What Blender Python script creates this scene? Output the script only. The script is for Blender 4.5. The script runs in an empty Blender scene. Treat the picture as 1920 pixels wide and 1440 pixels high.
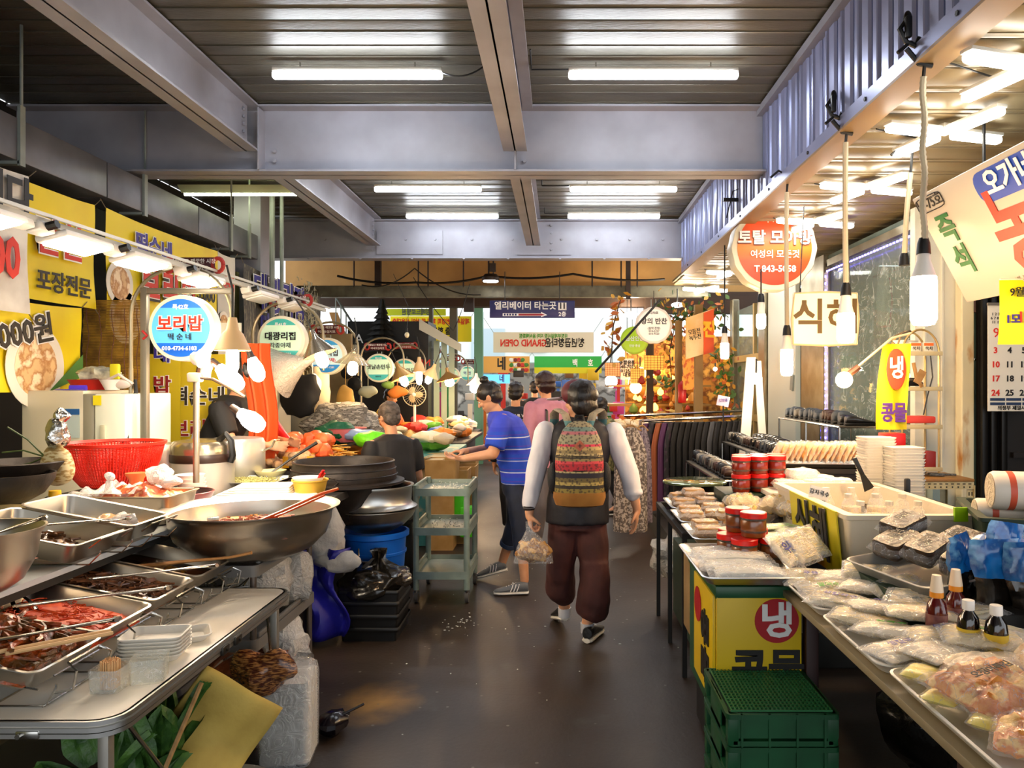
import bpy, bmesh, math, random
from mathutils import Vector, Matrix, noise
PI = math.pi
sc = bpy.context.scene
C = sc.collection
R = random.Random(7)
# ---------------------------------------------------------------- camera, sky, exposure
cam = bpy.data.cameras.new('camera')
cam.sensor_width = 36; cam.lens = 36 * 1400 / 1920; cam.shift_x = -90 / 1920
cam.clip_start = .05; cam.clip_end = 300
camo = bpy.data.objects.new('camera', cam); C.objects.link(camo)
camo.location = (0, 0, 1.6); camo.rotation_euler = (PI / 2, 0, 0)
sc.camera = camo
wd = bpy.data.worlds.new('sky'); sc.world = wd; wd.use_nodes = True
bg = wd.node_tree.nodes['Background']
bg.inputs[0].default_value = (.92, .96, 1, 1); bg.inputs[1].default_value = 1.0
sc.view_settings.view_transform = 'Standard'; sc.view_settings.look = 'None'
sc.view_settings.gamma = 1; sc.view_settings.use_curve_mapping = False
sc.view_settings.exposure = 1.12
LAMP = 1.7          # one dial for every tube and bulb
try:
    sc.cycles.max_bounces = 8; sc.cycles.transparent_max_bounces = 24
    sc.cycles.sample_clamp_indirect = 6; sc.cycles.caustics_reflective = False; sc.cycles.caustics_refractive = False
except Exception: pass

# ---------------------------------------------------------------- helpers
def P(px, py, Y):
    """a point of the market from its bearing and its distance down the aisle"""
    return Vector(((px - 1050) * Y / 1400, Y, 1.6 - (py - 720) * Y / 1400))
def lin(h):
    h = h.lstrip('#')
    v = [int(h[i:i + 2], 16) / 255 for i in (0, 2, 4)]
    return [c / 12.92 if c <= .04045 else ((c + .055) / 1.055) ** 2.4 for c in v] + [1]
_M = {}
def M(key, col='808080', r=.5, m=0, n=None, b=None, em=0, al=1, tr=0, coat=0, spec=None, stretch=None, sheen=0):
    if key in _M: return _M[key]
    mt = bpy.data.materials.new(key); mt.use_nodes = True
    nt = mt.node_tree; N = nt.nodes; L = nt.links
    p = N['Principled BSDF']
    p.inputs['Base Color'].default_value = lin(col)
    p.inputs['Roughness'].default_value = r; p.inputs['Metallic'].default_value = m
    if al < 1: p.inputs['Alpha'].default_value = al
    if tr: p.inputs['Transmission Weight'].default_value = tr; p.inputs['IOR'].default_value = 1.2
    if coat: p.inputs['Coat Weight'].default_value = coat; p.inputs['Coat Roughness'].default_value = .12
    if spec is not None: p.inputs['Specular IOR Level'].default_value = spec
    if em:
        p.inputs['Emission Color'].default_value = lin(col); p.inputs['Emission Strength'].default_value = em
    tc = mp = None
    if n or b:
        tc = N.new('ShaderNodeTexCoord'); mp = N.new('ShaderNodeMapping'); L.new(tc.outputs['Object'], mp.inputs[0])
        if stretch: mp.inputs['Scale'].default_value = stretch
    if n:
        nz = N.new('ShaderNodeTexNoise'); nz.inputs['Scale'].default_value = n[0]; nz.inputs['Detail'].default_value = 5
        L.new(mp.outputs[0], nz.inputs['Vector'])
        rp = N.new('ShaderNodeValToRGB'); L.new(nz.outputs['Fac'], rp.inputs[0])
        e = rp.color_ramp.elements
        e[0].position = n[2] if len(n) > 2 else .35; e[1].position = n[3] if len(n) > 3 else .65
        e[0].color = lin(col); e[1].color = lin(n[1])
        if len(n) > 4:
            x = rp.color_ramp.elements.new(n[5]); x.color = lin(n[4])
        L.new(rp.outputs[0], p.inputs['Base Color'])
    if b:
        nb = N.new('ShaderNodeTexNoise'); nb.inputs['Scale'].default_value = b[0]; nb.inputs['Detail'].default_value = 4
        L.new(mp.outputs[0], nb.inputs['Vector'])
        bp = N.new('ShaderNodeBump'); bp.inputs['Strength'].default_value = b[1]; bp.inputs['Distance'].default_value = .01
        L.new(nb.outputs['Fac'], bp.inputs['Height']); L.new(bp.outputs[0], p.inputs['Normal'])
    _M[key] = mt
    return mt
def bands(key, stops, axis='Z', span=(0, 1), r=.7, nz=None, noisecol=None, em=0, lerp=False):
    """cloth or print banded along one object axis; stops = [(position, colour)]"""
    if key in _M: return _M[key]
    mt = bpy.data.materials.new(key); mt.use_nodes = True
    N = mt.node_tree.nodes; L = mt.node_tree.links; p = N['Principled BSDF']; p.inputs['Roughness'].default_value = r
    tc = N.new('ShaderNodeTexCoord'); sx = N.new('ShaderNodeSeparateXYZ'); L.new(tc.outputs['Object'], sx.inputs[0])
    mr = N.new('ShaderNodeMapRange'); L.new(sx.outputs[axis], mr.inputs[0])
    mr.inputs[1].default_value = span[0]; mr.inputs[2].default_value = span[1]
    rp = N.new('ShaderNodeValToRGB'); rp.color_ramp.interpolation = 'LINEAR' if lerp else 'CONSTANT'; L.new(mr.outputs[0], rp.inputs[0])
    e = rp.color_ramp.elements
    for i, (q, c) in enumerate(stops):
        x = e[i] if i < 2 else e.new(q)
        x.position = q; x.color = lin(c)
    out = rp.outputs[0]
    if nz:
        nt = N.new('ShaderNodeTexVoronoi' if nz[2] == 'v' else 'ShaderNodeTexNoise'); nt.inputs['Scale'].default_value = nz[0]
        L.new(tc.outputs['Object'], nt.inputs['Vector'])
        r2 = N.new('ShaderNodeValToRGB'); L.new(nt.outputs[0], r2.inputs[0]); r2.color_ramp.elements[0].position = nz[3]; r2.color_ramp.elements[1].position = nz[4]
        r2.color_ramp.elements[0].color = (1, 1, 1, 1); r2.color_ramp.elements[1].color = (0, 0, 0, 1)
        mx = N.new('ShaderNodeMix'); mx.data_type = 'RGBA'; mu = N.new('ShaderNodeMath'); mu.operation = 'MULTIPLY'; mu.inputs[1].default_value = nz[1]
        L.new(r2.outputs[0], mu.inputs[0]); L.new(mu.outputs[0], mx.inputs[0]); L.new(out, mx.inputs[6]); mx.inputs[7].default_value = lin(noisecol or '000000')
        out = mx.outputs[2]
    L.new(out, p.inputs['Base Color'])
    if em: L.new(out, p.inputs['Emission Color']); p.inputs['Emission Strength'].default_value = em
    _M[key] = mt
    return mt
def film(key, tint='ffffff', clear=.72, r=.12, bump=.9, scale=28):
    """thin crinkled plastic film: mostly see-through, with sharp highlights"""
    if key in _M: return _M[key]
    mt = bpy.data.materials.new(key); mt.use_nodes = True
    N = mt.node_tree.nodes; L = mt.node_tree.links
    p = N['Principled BSDF']; o = N['Material Output']
    p.inputs['Base Color'].default_value = lin(tint); p.inputs['Roughness'].default_value = r; p.inputs['Specular IOR Level'].default_value = 1.0
    t = N.new('ShaderNodeBsdfTransparent'); t.inputs[0].default_value = lin(tint); mx = N.new('ShaderNodeMixShader')
    tc = N.new('ShaderNodeTexCoord'); nb = N.new('ShaderNodeTexNoise'); nb.inputs['Scale'].default_value = scale; nb.inputs['Detail'].default_value = 3
    nb.inputs['Distortion'].default_value = 1.5
    L.new(tc.outputs['Object'], nb.inputs['Vector'])
    bp = N.new('ShaderNodeBump'); bp.inputs['Strength'].default_value = bump; bp.inputs['Distance'].default_value = .02
    L.new(nb.outputs['Fac'], bp.inputs['Height']); L.new(bp.outputs[0], p.inputs['Normal'])
    # creases show as paler, less see-through lines
    rp = N.new('ShaderNodeValToRGB'); L.new(nb.outputs['Fac'], rp.inputs[0])
    e = rp.color_ramp.elements; e[0].position = .485; e[0].color = (1 - clear,) * 3 + (1,); e[1].position = .5; e[1].color = (min(1, 1.25 - clear),) * 3 + (1,)
    x = e.new(.515); x.color = (1 - clear,) * 3 + (1,)
    L.new(rp.outputs[0], mx.inputs[0]); L.new(t.outputs[0], mx.inputs[1]); L.new(p.outputs[0], mx.inputs[2]); L.new(mx.outputs[0], o.inputs[0])
    _M[key] = mt
    return mt

class B:
    """collects shapes into one bmesh"""
    def __init__(s): s.b = bmesh.new()
    def _x(s, vs, loc=(0, 0, 0), rot=None):
        m = Matrix.Translation(loc) @ (rot.to_4x4() if rot else Matrix())
        bmesh.ops.transform(s.b, matrix=m, verts=vs)
    def box(s, c, d, rz=0, bev=0, rot=None, taper=1):
        r = bmesh.ops.create_cube(s.b, size=1); vs = r['verts']
        for v in vs:
            k = taper if v.co.z < 0 else 1
            v.co = Vector((v.co.x * d[0] * k, v.co.y * d[1] * k, v.co.z * d[2]))
        if bev:
            es = list({e for v in vs for e in v.link_edges})
            g = bmesh.ops.bevel(s.b, geom=es, offset=bev, segments=2, affect='EDGES', profile=.5)
            vs = list({v for f in g['faces'] for v in f.verts} | {v for v in vs if v.is_valid})
        s._x(vs, c, rot or Matrix.Rotation(rz, 3, 'Z'))
        return s
    def ring(s, pts): return [s.b.verts.new(p) for p in pts]
    def skin(s, rings, cap0=True, cap1=True, closed=True):
        f = s.b.faces.new
        n = len(rings[0])
        for a, b in zip(rings, rings[1:]):
            for i in range(n if closed else n - 1):
                j = (i + 1) % n
                try: f((a[i], a[j], b[j], b[i]))
                except ValueError: pass
        if closed:
            if cap0:
                try: f(rings[0][::-1])
                except ValueError: pass
            if cap1:
                try: f(rings[-1])
                except ValueError: pass
        return s
    def tube(s, pts, r, seg=6, r1=None, cap=True, flat=1):
        pts = [Vector(p) for p in pts]; rings = []
        up = Vector((0, 0, 1)); n = len(pts); prev = None
        for i, p in enumerate(pts):
            d = (pts[min(i + 1, n - 1)] - pts[max(i - 1, 0)]).normalized()
            if prev is None:
                a = d.cross(up if abs(d.z) < .9 else Vector((0, 1, 0))).normalized()
            else:
                a = (prev - d * prev.dot(d))
                a = a.normalized() if a.length > 1e-6 else d.orthogonal().normalized()
            prev = a; c = d.cross(a)
            rr = r[i] if isinstance(r, (list, tuple)) else (r if r1 is None else r + (r1 - r) * i / (n - 1))
            rings.append(s.ring([p + (a * math.cos(t) + c * math.sin(t) * flat) * rr for t in [2 * PI * k / seg for k in range(seg)]]))
        return s.skin(rings, cap, cap)
    def cyl(s, p0, p1, r0, r1=None, seg=16, cap=True): return s.tube([p0, p1], r0, seg, r0 if r1 is None else r1, cap)
    def lathe(s, prof, c=(0, 0, 0), seg=32, sx=1, sy=1, rot=None, cap0=False, cap1=False, wob=0):
        rings = []; al = []
        for k, (r, z) in enumerate(prof):
            rg = []
            for i in range(seg):
                t = 2 * PI * i / seg; rr = r * (1 + (wob * math.sin(i * 3.7 + k) if wob else 0))
                rg.append(s.b.verts.new((rr * math.cos(t) * sx, rr * math.sin(t) * sy, z)))
            rings.append(rg); al += rg
        s.skin(rings, cap0, cap1)
        s._x(al, c, rot)
        return s
    def ell(s, c, r, seg=12, rings=8, rot=None, nz=0, ns=8, sd=0):
        prof = []; al = []; rg = []
        top = s.b.verts.new((0, 0, r[2])); bot = s.b.verts.new((0, 0, -r[2])); al += [top, bot]
        for k in range(1, rings):
            a = PI * k / rings
            q = [s.b.verts.new((r[0] * math.sin(a) * math.cos(2 * PI * i / seg), r[1] * math.sin(a) * math.sin(2 * PI * i / seg), r[2] * math.cos(a))) for i in range(seg)]
            rg.append(q); al += q
        for i in range(seg):
            j = (i + 1) % seg
            s.b.faces.new((top, rg[0][i], rg[0][j])); s.b.faces.new((bot, rg[-1][j], rg[-1][i]))
        for a, b in zip(rg, rg[1:]):
            for i in range(seg):
                j = (i + 1) % seg; s.b.faces.new((a[i], b[i], b[j], a[j]))
        if nz:
            for v in al: v.co *= 1 + nz * noise.noise(v.co * ns + Vector((sd * 3.1, sd, 0)))
        s._x(al, c, rot)
        return s
    def rrect(s, w, d, r, z, k=4, cx=0, cy=0):
        pts = []
        for (sx, sy, a0) in ((1, 1, 0), (-1, 1, 1), (-1, -1, 2), (1, -1, 3)):
            for i in range(k + 1):
                a = (a0 + i / k) * PI / 2
                pts.append((cx + sx * (w / 2 - r) + r * math.cos(a), cy + sy * (d / 2 - r) + r * math.sin(a), z))
        return pts
    def rloft(s, secs, loc=(0, 0, 0), rot=None, cap0=True, cap1=True):
        """secs: (w, d, r, z)"""
        rg = [s.ring(s.rrect(*q)) for q in secs]
        s.skin(rg, cap0, cap1)
        s._x([v for q in rg for v in q], loc, rot)
        return s
    def poly(s, pts, th=0, nrm=None):
        """flat polygon given thickness along nrm"""
        a = s.ring(pts)
        if not th: s.b.faces.new(a); return s
        n = Vector(nrm) * th
        b = s.ring([Vector(p) + n for p in pts])
        return s.skin([a, b])
    def grid(s, f, nu, nv, th=0):
        g = [[s.b.verts.new(f(i / nu, j / nv)) for j in range(nv + 1)] for i in range(nu + 1)]
        for i in range(nu):
            for j in range(nv): s.b.faces.new((g[i][j], g[i + 1][j], g[i + 1][j + 1], g[i][j + 1]))
        return s
    def move(s, loc=(0, 0, 0), rot=None): s._x(s.b.verts[:], loc, rot); return s

def prop(o, label=None, cat=None, group=None, kind=None):
    if label: o['label'] = label
    if cat: o['category'] = cat
    if group: o['group'] = group
    if kind: o['kind'] = kind
    return o
def mk(name, b, mat, parent=None, smooth=True, kind=None, label=None, ang=38):
    me = bpy.data.meshes.new(name)
    bmesh.ops.recalc_face_normals(b.b, faces=b.b.faces[:])
    b.b.to_mesh(me); b.b.free()
    if smooth:
        me.shade_smooth(); me.set_sharp_from_angle(angle=math.radians(ang))
    if mat: me.materials.append(mat)
    o = bpy.data.objects.new(name, me); C.objects.link(o)
    if parent: o.parent = parent
    return prop(o, label=label, kind=kind)
def solo(name, b, mat, label, cat, group=None, kind=None, smooth=True, ang=38):
    """a thing that is one mesh: origin moved to its foot"""
    vs = b.b.verts[:]
    xs = [v.co.x for v in vs]; ys = [v.co.y for v in vs]; zs = [v.co.z for v in vs]
    o0 = Vector(((min(xs) + max(xs)) / 2, (min(ys) + max(ys)) / 2, min(zs)))
    bmesh.ops.translate(b.b, verts=vs, vec=-o0)
    o = mk(name, b, mat, smooth=smooth, ang=ang); o.location = o0
    return prop(o, label, cat, group, kind)
def struct(name, b, mat, parent=None, smooth=False):
    return mk(name, b, mat, parent, smooth, kind=None if parent else 'structure')
def thing(name, label, cat, loc=(0, 0, 0), rz=0, group=None, rot=None):
    o = bpy.data.objects.new(name, None); o.empty_display_size = .05; C.objects.link(o)
    o.location = loc; o.rotation_euler = rot or (0, 0, rz)
    return prop(o, label, cat, group)
def dup(root, loc=None, rz=None, label=None, group=None, rot=None, scale=None):
    def cp(o, par):
        c = o.copy(); C.objects.link(c)
        if par: c.parent = par
        for ch in o.children: cp(ch, c)
        return c
    r = cp(root, None)
    if loc is not None: r.location = loc
    if rz is not None: r.rotation_euler = (0, 0, rz)
    if rot is not None: r.rotation_euler = rot
    if scale is not None: r.scale = (scale,) * 3 if not isinstance(scale, tuple) else scale
    if label: r['label'] = label
    if group: r['group'] = group
    return r
_T = {}
def text(s, size, mat, loc, rot=(PI / 2, 0, 0), parent=None, bold=.0, ext=.002, ax='CENTER', mirror=False, sx=1, name='lettering', gap=1, label=None):
    if 'text' not in _T: _T['text'] = bpy.data.objects.new('t', bpy.data.curves.new('t', 'FONT'))
    t = _T['text']; c = t.data; c.body = s; c.size = 1; c.align_x = ax; c.align_y = 'CENTER'
    c.resolution_u = 2; c.extrude = ext / size; c.offset = bold; c.space_line = gap
    me0 = t.to_mesh(); bm = bmesh.new(); bm.from_mesh(me0); t.to_mesh_clear()
    bmesh.ops.scale(bm, vec=(size * sx * (-1 if mirror else 1), size, size), verts=bm.verts[:])
    if mirror: bmesh.ops.reverse_faces(bm, faces=bm.faces[:])
    me = bpy.data.meshes.new(name); bm.to_mesh(me); bm.free(); me.materials.append(mat)
    o = bpy.data.objects.new(name, me); C.objects.link(o); o.location = loc; o.rotation_euler = rot
    if parent: o.parent = parent
    if label: o['label'] = label
    return o
def flat_rot(u, n):
    """euler that lays text with its reading direction u on a face with outward normal n"""
    u = Vector(u).normalized(); n = Vector(n).normalized(); v = n.cross(u)
    return Matrix((u, v, n)).transposed().to_euler()
def bake(o, mods):
    """apply modifiers and keep the result as plain mesh"""
    for t, kw in mods:
        m = o.modifiers.new(t, t)
        for k, v in kw.items(): setattr(m, k, v)
    tmp = bpy.data.scenes.get('bake') or bpy.data.scenes.new('bake')     # a side scene keeps this quick
    tmp.collection.objects.link(o); vl = tmp.view_layers[0]; vl.update(); dg = vl.depsgraph; dg.update()
    me = bpy.data.meshes.new_from_object(o.evaluated_get(dg))
    mats = [m for m in o.data.materials]
    tmp.collection.objects.unlink(o)
    o.modifiers.clear(); o.data = me
    if not me.materials and mats: me.materials.append(mats[0])
    return o
# ---------------------------------------------------------------- common materials
STEEL = M('stainless steel', 'd2cabc', .33, 1, n=(3, 'b8b0a2', .3, .7))
ALU = M('aluminium', 'c9c9c6', .34, 1)
CHROME = M('wire steel', 'b5b3ae', .22, 1)
BLACK = M('black plastic', '0c0c0d', .42)
BLACKR = M('black rubber', '101011', .7)
WHITE = M('white plastic', 'ece8e0', .4)
FOAM = M('white foam', 'dcd8ce', .62, b=(60, .15))
GREYP = M('grey plastic', '8f9690', .5, n=(6, '7d857f'))
PAINT = M('grey beam paint', '9a9aa4', .42, n=(2.5, '8b8a92'))
TUBEM = M('lit tube', 'eef5ff', .4, em=14 * LAMP)
CROSS = M('lit cross tube', 'f8f4ea', .4, em=6 * LAMP)
WARMT = M('lit warm bulb', 'ffd29a', .4, em=50 * LAMP)
COOLB = M('lit cool bulb', 'ffeed4', .4, em=46 * LAMP)
WOOD = M('raw wood', 'a9824f', .65, n=(9, '8a6536'), stretch=(1, 8, 1))
INKK = M('black ink', '14110f', .6)
INKR = M('red ink', 'd42a1c', .5)
INKW = M('white ink', 'f4f2ee', .5)
INKB = M('blue ink', '2b2f8f', .5)
# ================================================================ the hall
# floor
def floor_mat():
    mt = M('floor', '2e2c2a', .55, b=(40, .12)); N = mt.node_tree.nodes; L = mt.node_tree.links; p = N['Principled BSDF']
    tc = N.new('ShaderNodeTexCoord')
    n1 = N.new('ShaderNodeTexNoise'); n1.inputs['Scale'].default_value = .9; n1.inputs['Detail'].default_value = 6; L.new(tc.outputs['Object'], n1.inputs['Vector'])
    r1 = N.new('ShaderNodeValToRGB'); L.new(n1.outputs['Fac'], r1.inputs[0]); e = r1.color_ramp.elements
    e[0].position = .3; e[0].color = lin('2a211a'); e[1].position = .72; e[1].color = lin('3c342c')
    x = e.new(.5); x.color = lin('33271e')
    n2 = N.new('ShaderNodeTexNoise'); n2.inputs['Scale'].default_value = 2.2; n2.inputs['Detail'].default_value = 8; L.new(tc.outputs['Object'], n2.inputs['Vector'])
    r2 = N.new('ShaderNodeValToRGB'); L.new(n2.outputs['Fac'], r2.inputs[0]); r2.color_ramp.elements[0].position = .63; r2.color_ramp.elements[1].position = .74
    mx = N.new('ShaderNodeMix'); mx.data_type = 'RGBA'; L.new(r2.outputs[0], mx.inputs[0]); L.new(r1.outputs[0], mx.inputs[6]); mx.inputs[7].default_value = lin('45423c')
    # ochre stain in the aisle
    mp = N.new('ShaderNodeMapping'); L.new(tc.outputs['Object'], mp.inputs[0])
    mp.inputs['Location'].default_value = (.92 * 3.2, -3.75 * 2.6, 0); mp.inputs['Scale'].default_value = (3.2, 2.6, 1)
    gr = N.new('ShaderNodeTexGradient'); gr.gradient_type = 'SPHERICAL'; L.new(mp.outputs[0], gr.inputs[0])
    n3 = N.new('ShaderNodeTexNoise'); n3.inputs['Scale'].default_value = 6; n3.inputs['Detail'].default_value = 6; L.new(tc.outputs['Object'], n3.inputs['Vector'])
    mu = N.new('ShaderNodeMath'); mu.operation = 'MULTIPLY'; L.new(gr.outputs['Fac'], mu.inputs[0]); L.new(n3.outputs['Fac'], mu.inputs[1])
    r3 = N.new('ShaderNodeValToRGB'); L.new(mu.outputs[0], r3.inputs[0]); r3.color_ramp.elements[0].position = .12; r3.color_ramp.elements[1].position = .6
    m2 = N.new('ShaderNodeMix'); m2.data_type = 'RGBA'; L.new(r3.outputs[0], m2.inputs[0]); L.new(mx.outputs[2], m2.inputs[6]); m2.inputs[7].default_value = lin('a87f3c')
    # pale specks
    v = N.new('ShaderNodeTexVoronoi'); v.inputs['Scale'].default_value = 9; L.new(tc.outputs['Object'], v.inputs['Vector'])
    r4 = N.new('ShaderNodeValToRGB'); L.new(v.outputs['Distance'], r4.inputs[0]); r4.color_ramp.elements[0].position = .05; r4.color_ramp.elements[1].position = .09
    r4.color_ramp.elements[0].color = (1, 1, 1, 1); r4.color_ramp.elements[1].color = (0, 0, 0, 1)
    m3 = N.new('ShaderNodeMix'); m3.data_type = 'RGBA'; L.new(r4.outputs[0], m3.inputs[0]); L.new(m2.outputs[2], m3.inputs[6]); m3.inputs[7].default_value = lin('6a655c')
    L.new(m3.outputs[2], p.inputs['Base Color'])
    rr = N.new('ShaderNodeMapRange'); L.new(n1.outputs['Fac'], rr.inputs[0]); rr.inputs[3].default_value = .62; rr.inputs[4].default_value = .36
    L.new(rr.outputs[0], p.inputs['Roughness'])
    return mt
b = B(); b.box((0, 6, -.05), (12, 22, .1)); struct('floor', b, floor_mat())
# ceiling: metal deck, each plank a piece
DECK = M('deck metal', '6e6a5e', .42, .35, n=(1.2, '5a564c'), b=(26, .35), stretch=(.6, 4, 1))
cl = thing('ceiling', None, None, (0, 0, 3.86)); cl['kind'] = 'structure'
b = B(); b.box((-1.2, 4.5, .1), (6.6, 17, .06)); mk('deck_backing', b, M('deck shadow', '33332f', .8), cl, False)
pl = None
for i in range(31):
    y = -3.1 + i * .5
    if pl is None:
        b = B(); b.box((0, 0, .02), (6.5, .485, .03), bev=.006); b.box((0, .1, .003), (6.5, .02, .008)); b.box((0, -.1, .003), (6.5, .02, .008))
        pl = mk('ceiling_plank', b, DECK, cl); o = pl
    else: o = pl.copy(); C.objects.link(o)
    o.location = (-1.2, y, 0)
# I beams
def ibeam(name, p0, p1, h, w, tf=.016, tw=.012, mat=PAINT, parent=None):
    p0 = Vector(p0); p1 = Vector(p1); d = p1 - p0; L = d.length; yaw = math.atan2(d.y, d.x); m = (p0 + p1) / 2
    b = B(); r = Matrix.Rotation(yaw, 3, 'Z')
    b.box((m.x, m.y, m.z + h / 2), (L, tw, h), rot=r); b.box((m.x, m.y, m.z + tf / 2), (L, w, tf), rot=r); b.box((m.x, m.y, m.z + h - tf / 2), (L, w, tf), rot=r)
    return struct(name, b, mat, parent)
bt = None
def bolts(par, pts, ax='Y', r=.018):
    for p in pts:
        b = B(); d = Vector((0, -.014, 0)) if ax == 'Y' else Vector((.014, 0, 0))
        b.cyl(p, Vector(p) + d, r, r * .85, 6)
        mk('bolt', b, PAINT, par)
g1 = ibeam('steel_beam', (-4.6, 6.12, 3.31), (1.66, 6.12, 3.31), .54, .24)
bolts(g1, [(-.29, 6.1, 3.42), (-2.33, 6.1, 3.42), (-2.33, 6.1, 3.5)])
b = B(); b.box((-2.42, 6.05, 3.57), (.012, .13, .5)); b.box((-.36, 6.05, 3.57), (.012, .13, .5)); mk('stiffener', b, PAINT, g1, False)
g2 = ibeam('steel_beam', (-4.6, 10.2, 3.3), (1.66, 10.2, 3.3), .53, .22)
b = B(); b.box((-2.05, 10.18, 3.53), (.9, .012, .32)); b.box((-.22, 10.18, 3.53), (.75, .012, .34)); mk('splice_plate', b, PAINT, g2, False)
bolts(g2, [(x, 10.17, 3.57) for x in (-3.75, -3.2, -2.1, -1.7, -1.2, -.65, .02, .5, .95, 1.4)] + [(x, 10.17, z) for x in (-2.55, -.12) for z in (3.43, 3.52, 3.66, 3.76)])
bolts(g2, [(x, 10.1, 3.3) for x in (-3.4, -2.7, -2, -1.3, -.7, 0, .6, 1.2)], 'Y', .02)
for x in (-2.52, -.36):
    for y0, y1 in ((-3, 6.0), (6.24, 10.1)):
        j = ibeam('ceiling_joist', (x, y0, 3.47), (x, y1, 3.47), .38, .19)
        bolts(j, [(x + .012, y1 - .09, z) for z in (3.54, 3.6, 3.66, 3.72, 3.78)], 'X', .013)
# angle closing the deck along the fascia
b = B(); b.box((1.64, 3.5, 3.82), (.06, 13.5, .06)); b.box((-.26, 3, 3.83), (.08, 6, .04)); struct('trim_1', b, PAINT)
# corrugated fascia, panel by panel
FAS = M('fascia sheet', '989ec2', .32, .35, n=(2, '868cb0'))
fa = thing('wall_right', None, None, (1.67, 0, 3.1)); fa['kind'] = 'structure'
b = B(); b.box((.03, 3.5, .38), (.02, 13.4, .78)); mk('backing_sheet', b, FAS, fa, False)
pl = None
for i in range(53):
    if pl is None:
        b = B(); b.poly([(0, 0, 0), (-.012, .02, 0), (-.012, .1, 0), (-.0, .115, 0), (-.018, .13, 0), (-.022, .14, 0), (-.018, .15, 0), (0, .165, 0), (0, .235, 0), (.01, .24, 0), (.01, 0, 0)], .74, (0, 0, 1))
        pl = mk('fascia_panel', b, FAS, fa, False); o = pl
    else: o = pl.copy(); C.objects.link(o)
    o.location = (0, -3 + i * .25, .0)
b = B(); b.box((-.018, 3.5, .035), (.02, 13.2, .075)); mk('edge_flashing', b, FAS, fa, False)
b = B(); b.box((.05, 3.5, -.012), (.16, 13.2, .016)); mk('soffit_trim', b, M('cream trim', '9a7a4c', .5), fa, False)
b = B()
for i in range(14): b.cyl((-.03, -2.5 + i * .93, .03), (-.036, -2.5 + i * .93, .03), .012, seg=6)
mk('screw', b, BLACK, fa, kind='stuff')
# soffit boards
SOF = M('soffit board', 'a08f6c', .34, .1, n=(1.5, '8c7c5c'))
sf = thing('ceiling_soffit', None, None, (2.7, 0, 3.1)); sf['kind'] = 'structure'
b = B(); b.box((.2, 3.8, .05), (2.4, 15, .03)); mk('soffit_backing', b, M('soffit gap', '6d634e', .7), sf, False)
pl = None
for i in range(49):
    if pl is None:
        b = B(); b.box((.05, 0, .012), (2.05, .285, .022), bev=.005); b.box((.05, .1, 0), (2.05, .03, .008))
        pl = mk('soffit_board', b, SOF, sf); o = pl
    else: o = pl.copy(); C.objects.link(o)
    o.location = (0, -3.2 + i * .3, 0)
# left wall and gutter duct
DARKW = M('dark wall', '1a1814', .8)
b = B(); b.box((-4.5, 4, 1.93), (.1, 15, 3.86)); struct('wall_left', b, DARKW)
DUCT = M('duct metal', '74757a', .45, .4, n=(3, '5f6065'))
du = thing('trim_duct', None, None, (-3.55, 0, 3.0)); du['kind'] = 'structure'
for i in range(8):
    b = B(); b.box((0, -2.9 + i * 1.42 + .7, .135), (.3, 1.41, .27), bev=.008); mk('duct_length', b, DUCT, du)
for y in (4.7, 6.1, 7.7, 8.15):
    b = B(); b.box((.16, y, .16), (.02, .045, .38)); b.box((.06, y, -.01), (.2, .045, .02)); b.cyl((.16, y, .3), (.16, y, .86), .01, seg=6); mk('duct_hanger', b, GREYP, du)
b = B(); b.box((-3.52, 8.55, 1.9), (.3, .3, 3.8)); struct('steel_column', b, PAINT)
b = B(); b.tube([(-3.2, 8.3, 3.8), (-3.2, 8.3, 2.2)], .03, 8); b.tube([(-3.1, 8.32, 3.8), (-3.1, 8.32, 2.2)], .022, 8); struct('trim_pipes', b, GREYP, smooth=True)
# left side walls of the stalls (dark back rooms)
b = B(); b.box((-3.9, 8.0, 1.4), (.9, .06, 2.8)); b.box((-3.5, 1.5, 1.3), (.05, 6, 2.6)); struct('wall_stall', b, M('stall wall', '8f8a4c', .8, n=(3, '6d6a38')))
# back of the hall, above the way out
BEI = M('beige wall', 'b88d50', .75, n=(1.3, '9a7340'))
b = B(); b.box((-.4, 13.4, 4.0), (9, .15, 1.65)); struct('wall_back', b, BEI)
b = B(); b.box((-1.2, 12.4, 4.15), (7, 4.2, .08)); struct('ceiling_back', b, M('beige ceiling', 'b88d50', .8))
b = B(); b.box((-.4, 13.35, 3.1), (9, .3, .26)); struct('trim_back', b, M('brown lintel', '3a2616', .7))
b = B(); b.box((-.9, 11.6, 3.04), (6.4, .02, .16)); b.box((-.9, 11.66, 2.96), (6.4, .12, .02)); b.box((-.9, 11.66, 3.12), (6.4, .1, .02)); struct('trim_channel', b, M('galvanised', '7d7a68', .45, .5, n=(5, '5d5a4c')))
b = B()
for x in (-3.2, -2.2, -2.05, -1.5, .5, .95, 1.2): b.cyl((x, 11.6, 3.1), (x, 11.6, 4.1), .012, seg=6)
b.box((-2.85, 11.7, 3.6), (.09, .09, 1.1)); b.box((-1.45, 11.9, 2.9), (.16, .1, .3)); b.box((1.05, 11.5, 3.5), (.07, .07, 1.2)); struct('trim_hangers', b, M('dark iron', '2a1a12', .6))
CAB = M('black cable', '0b0a09', .5)
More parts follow.
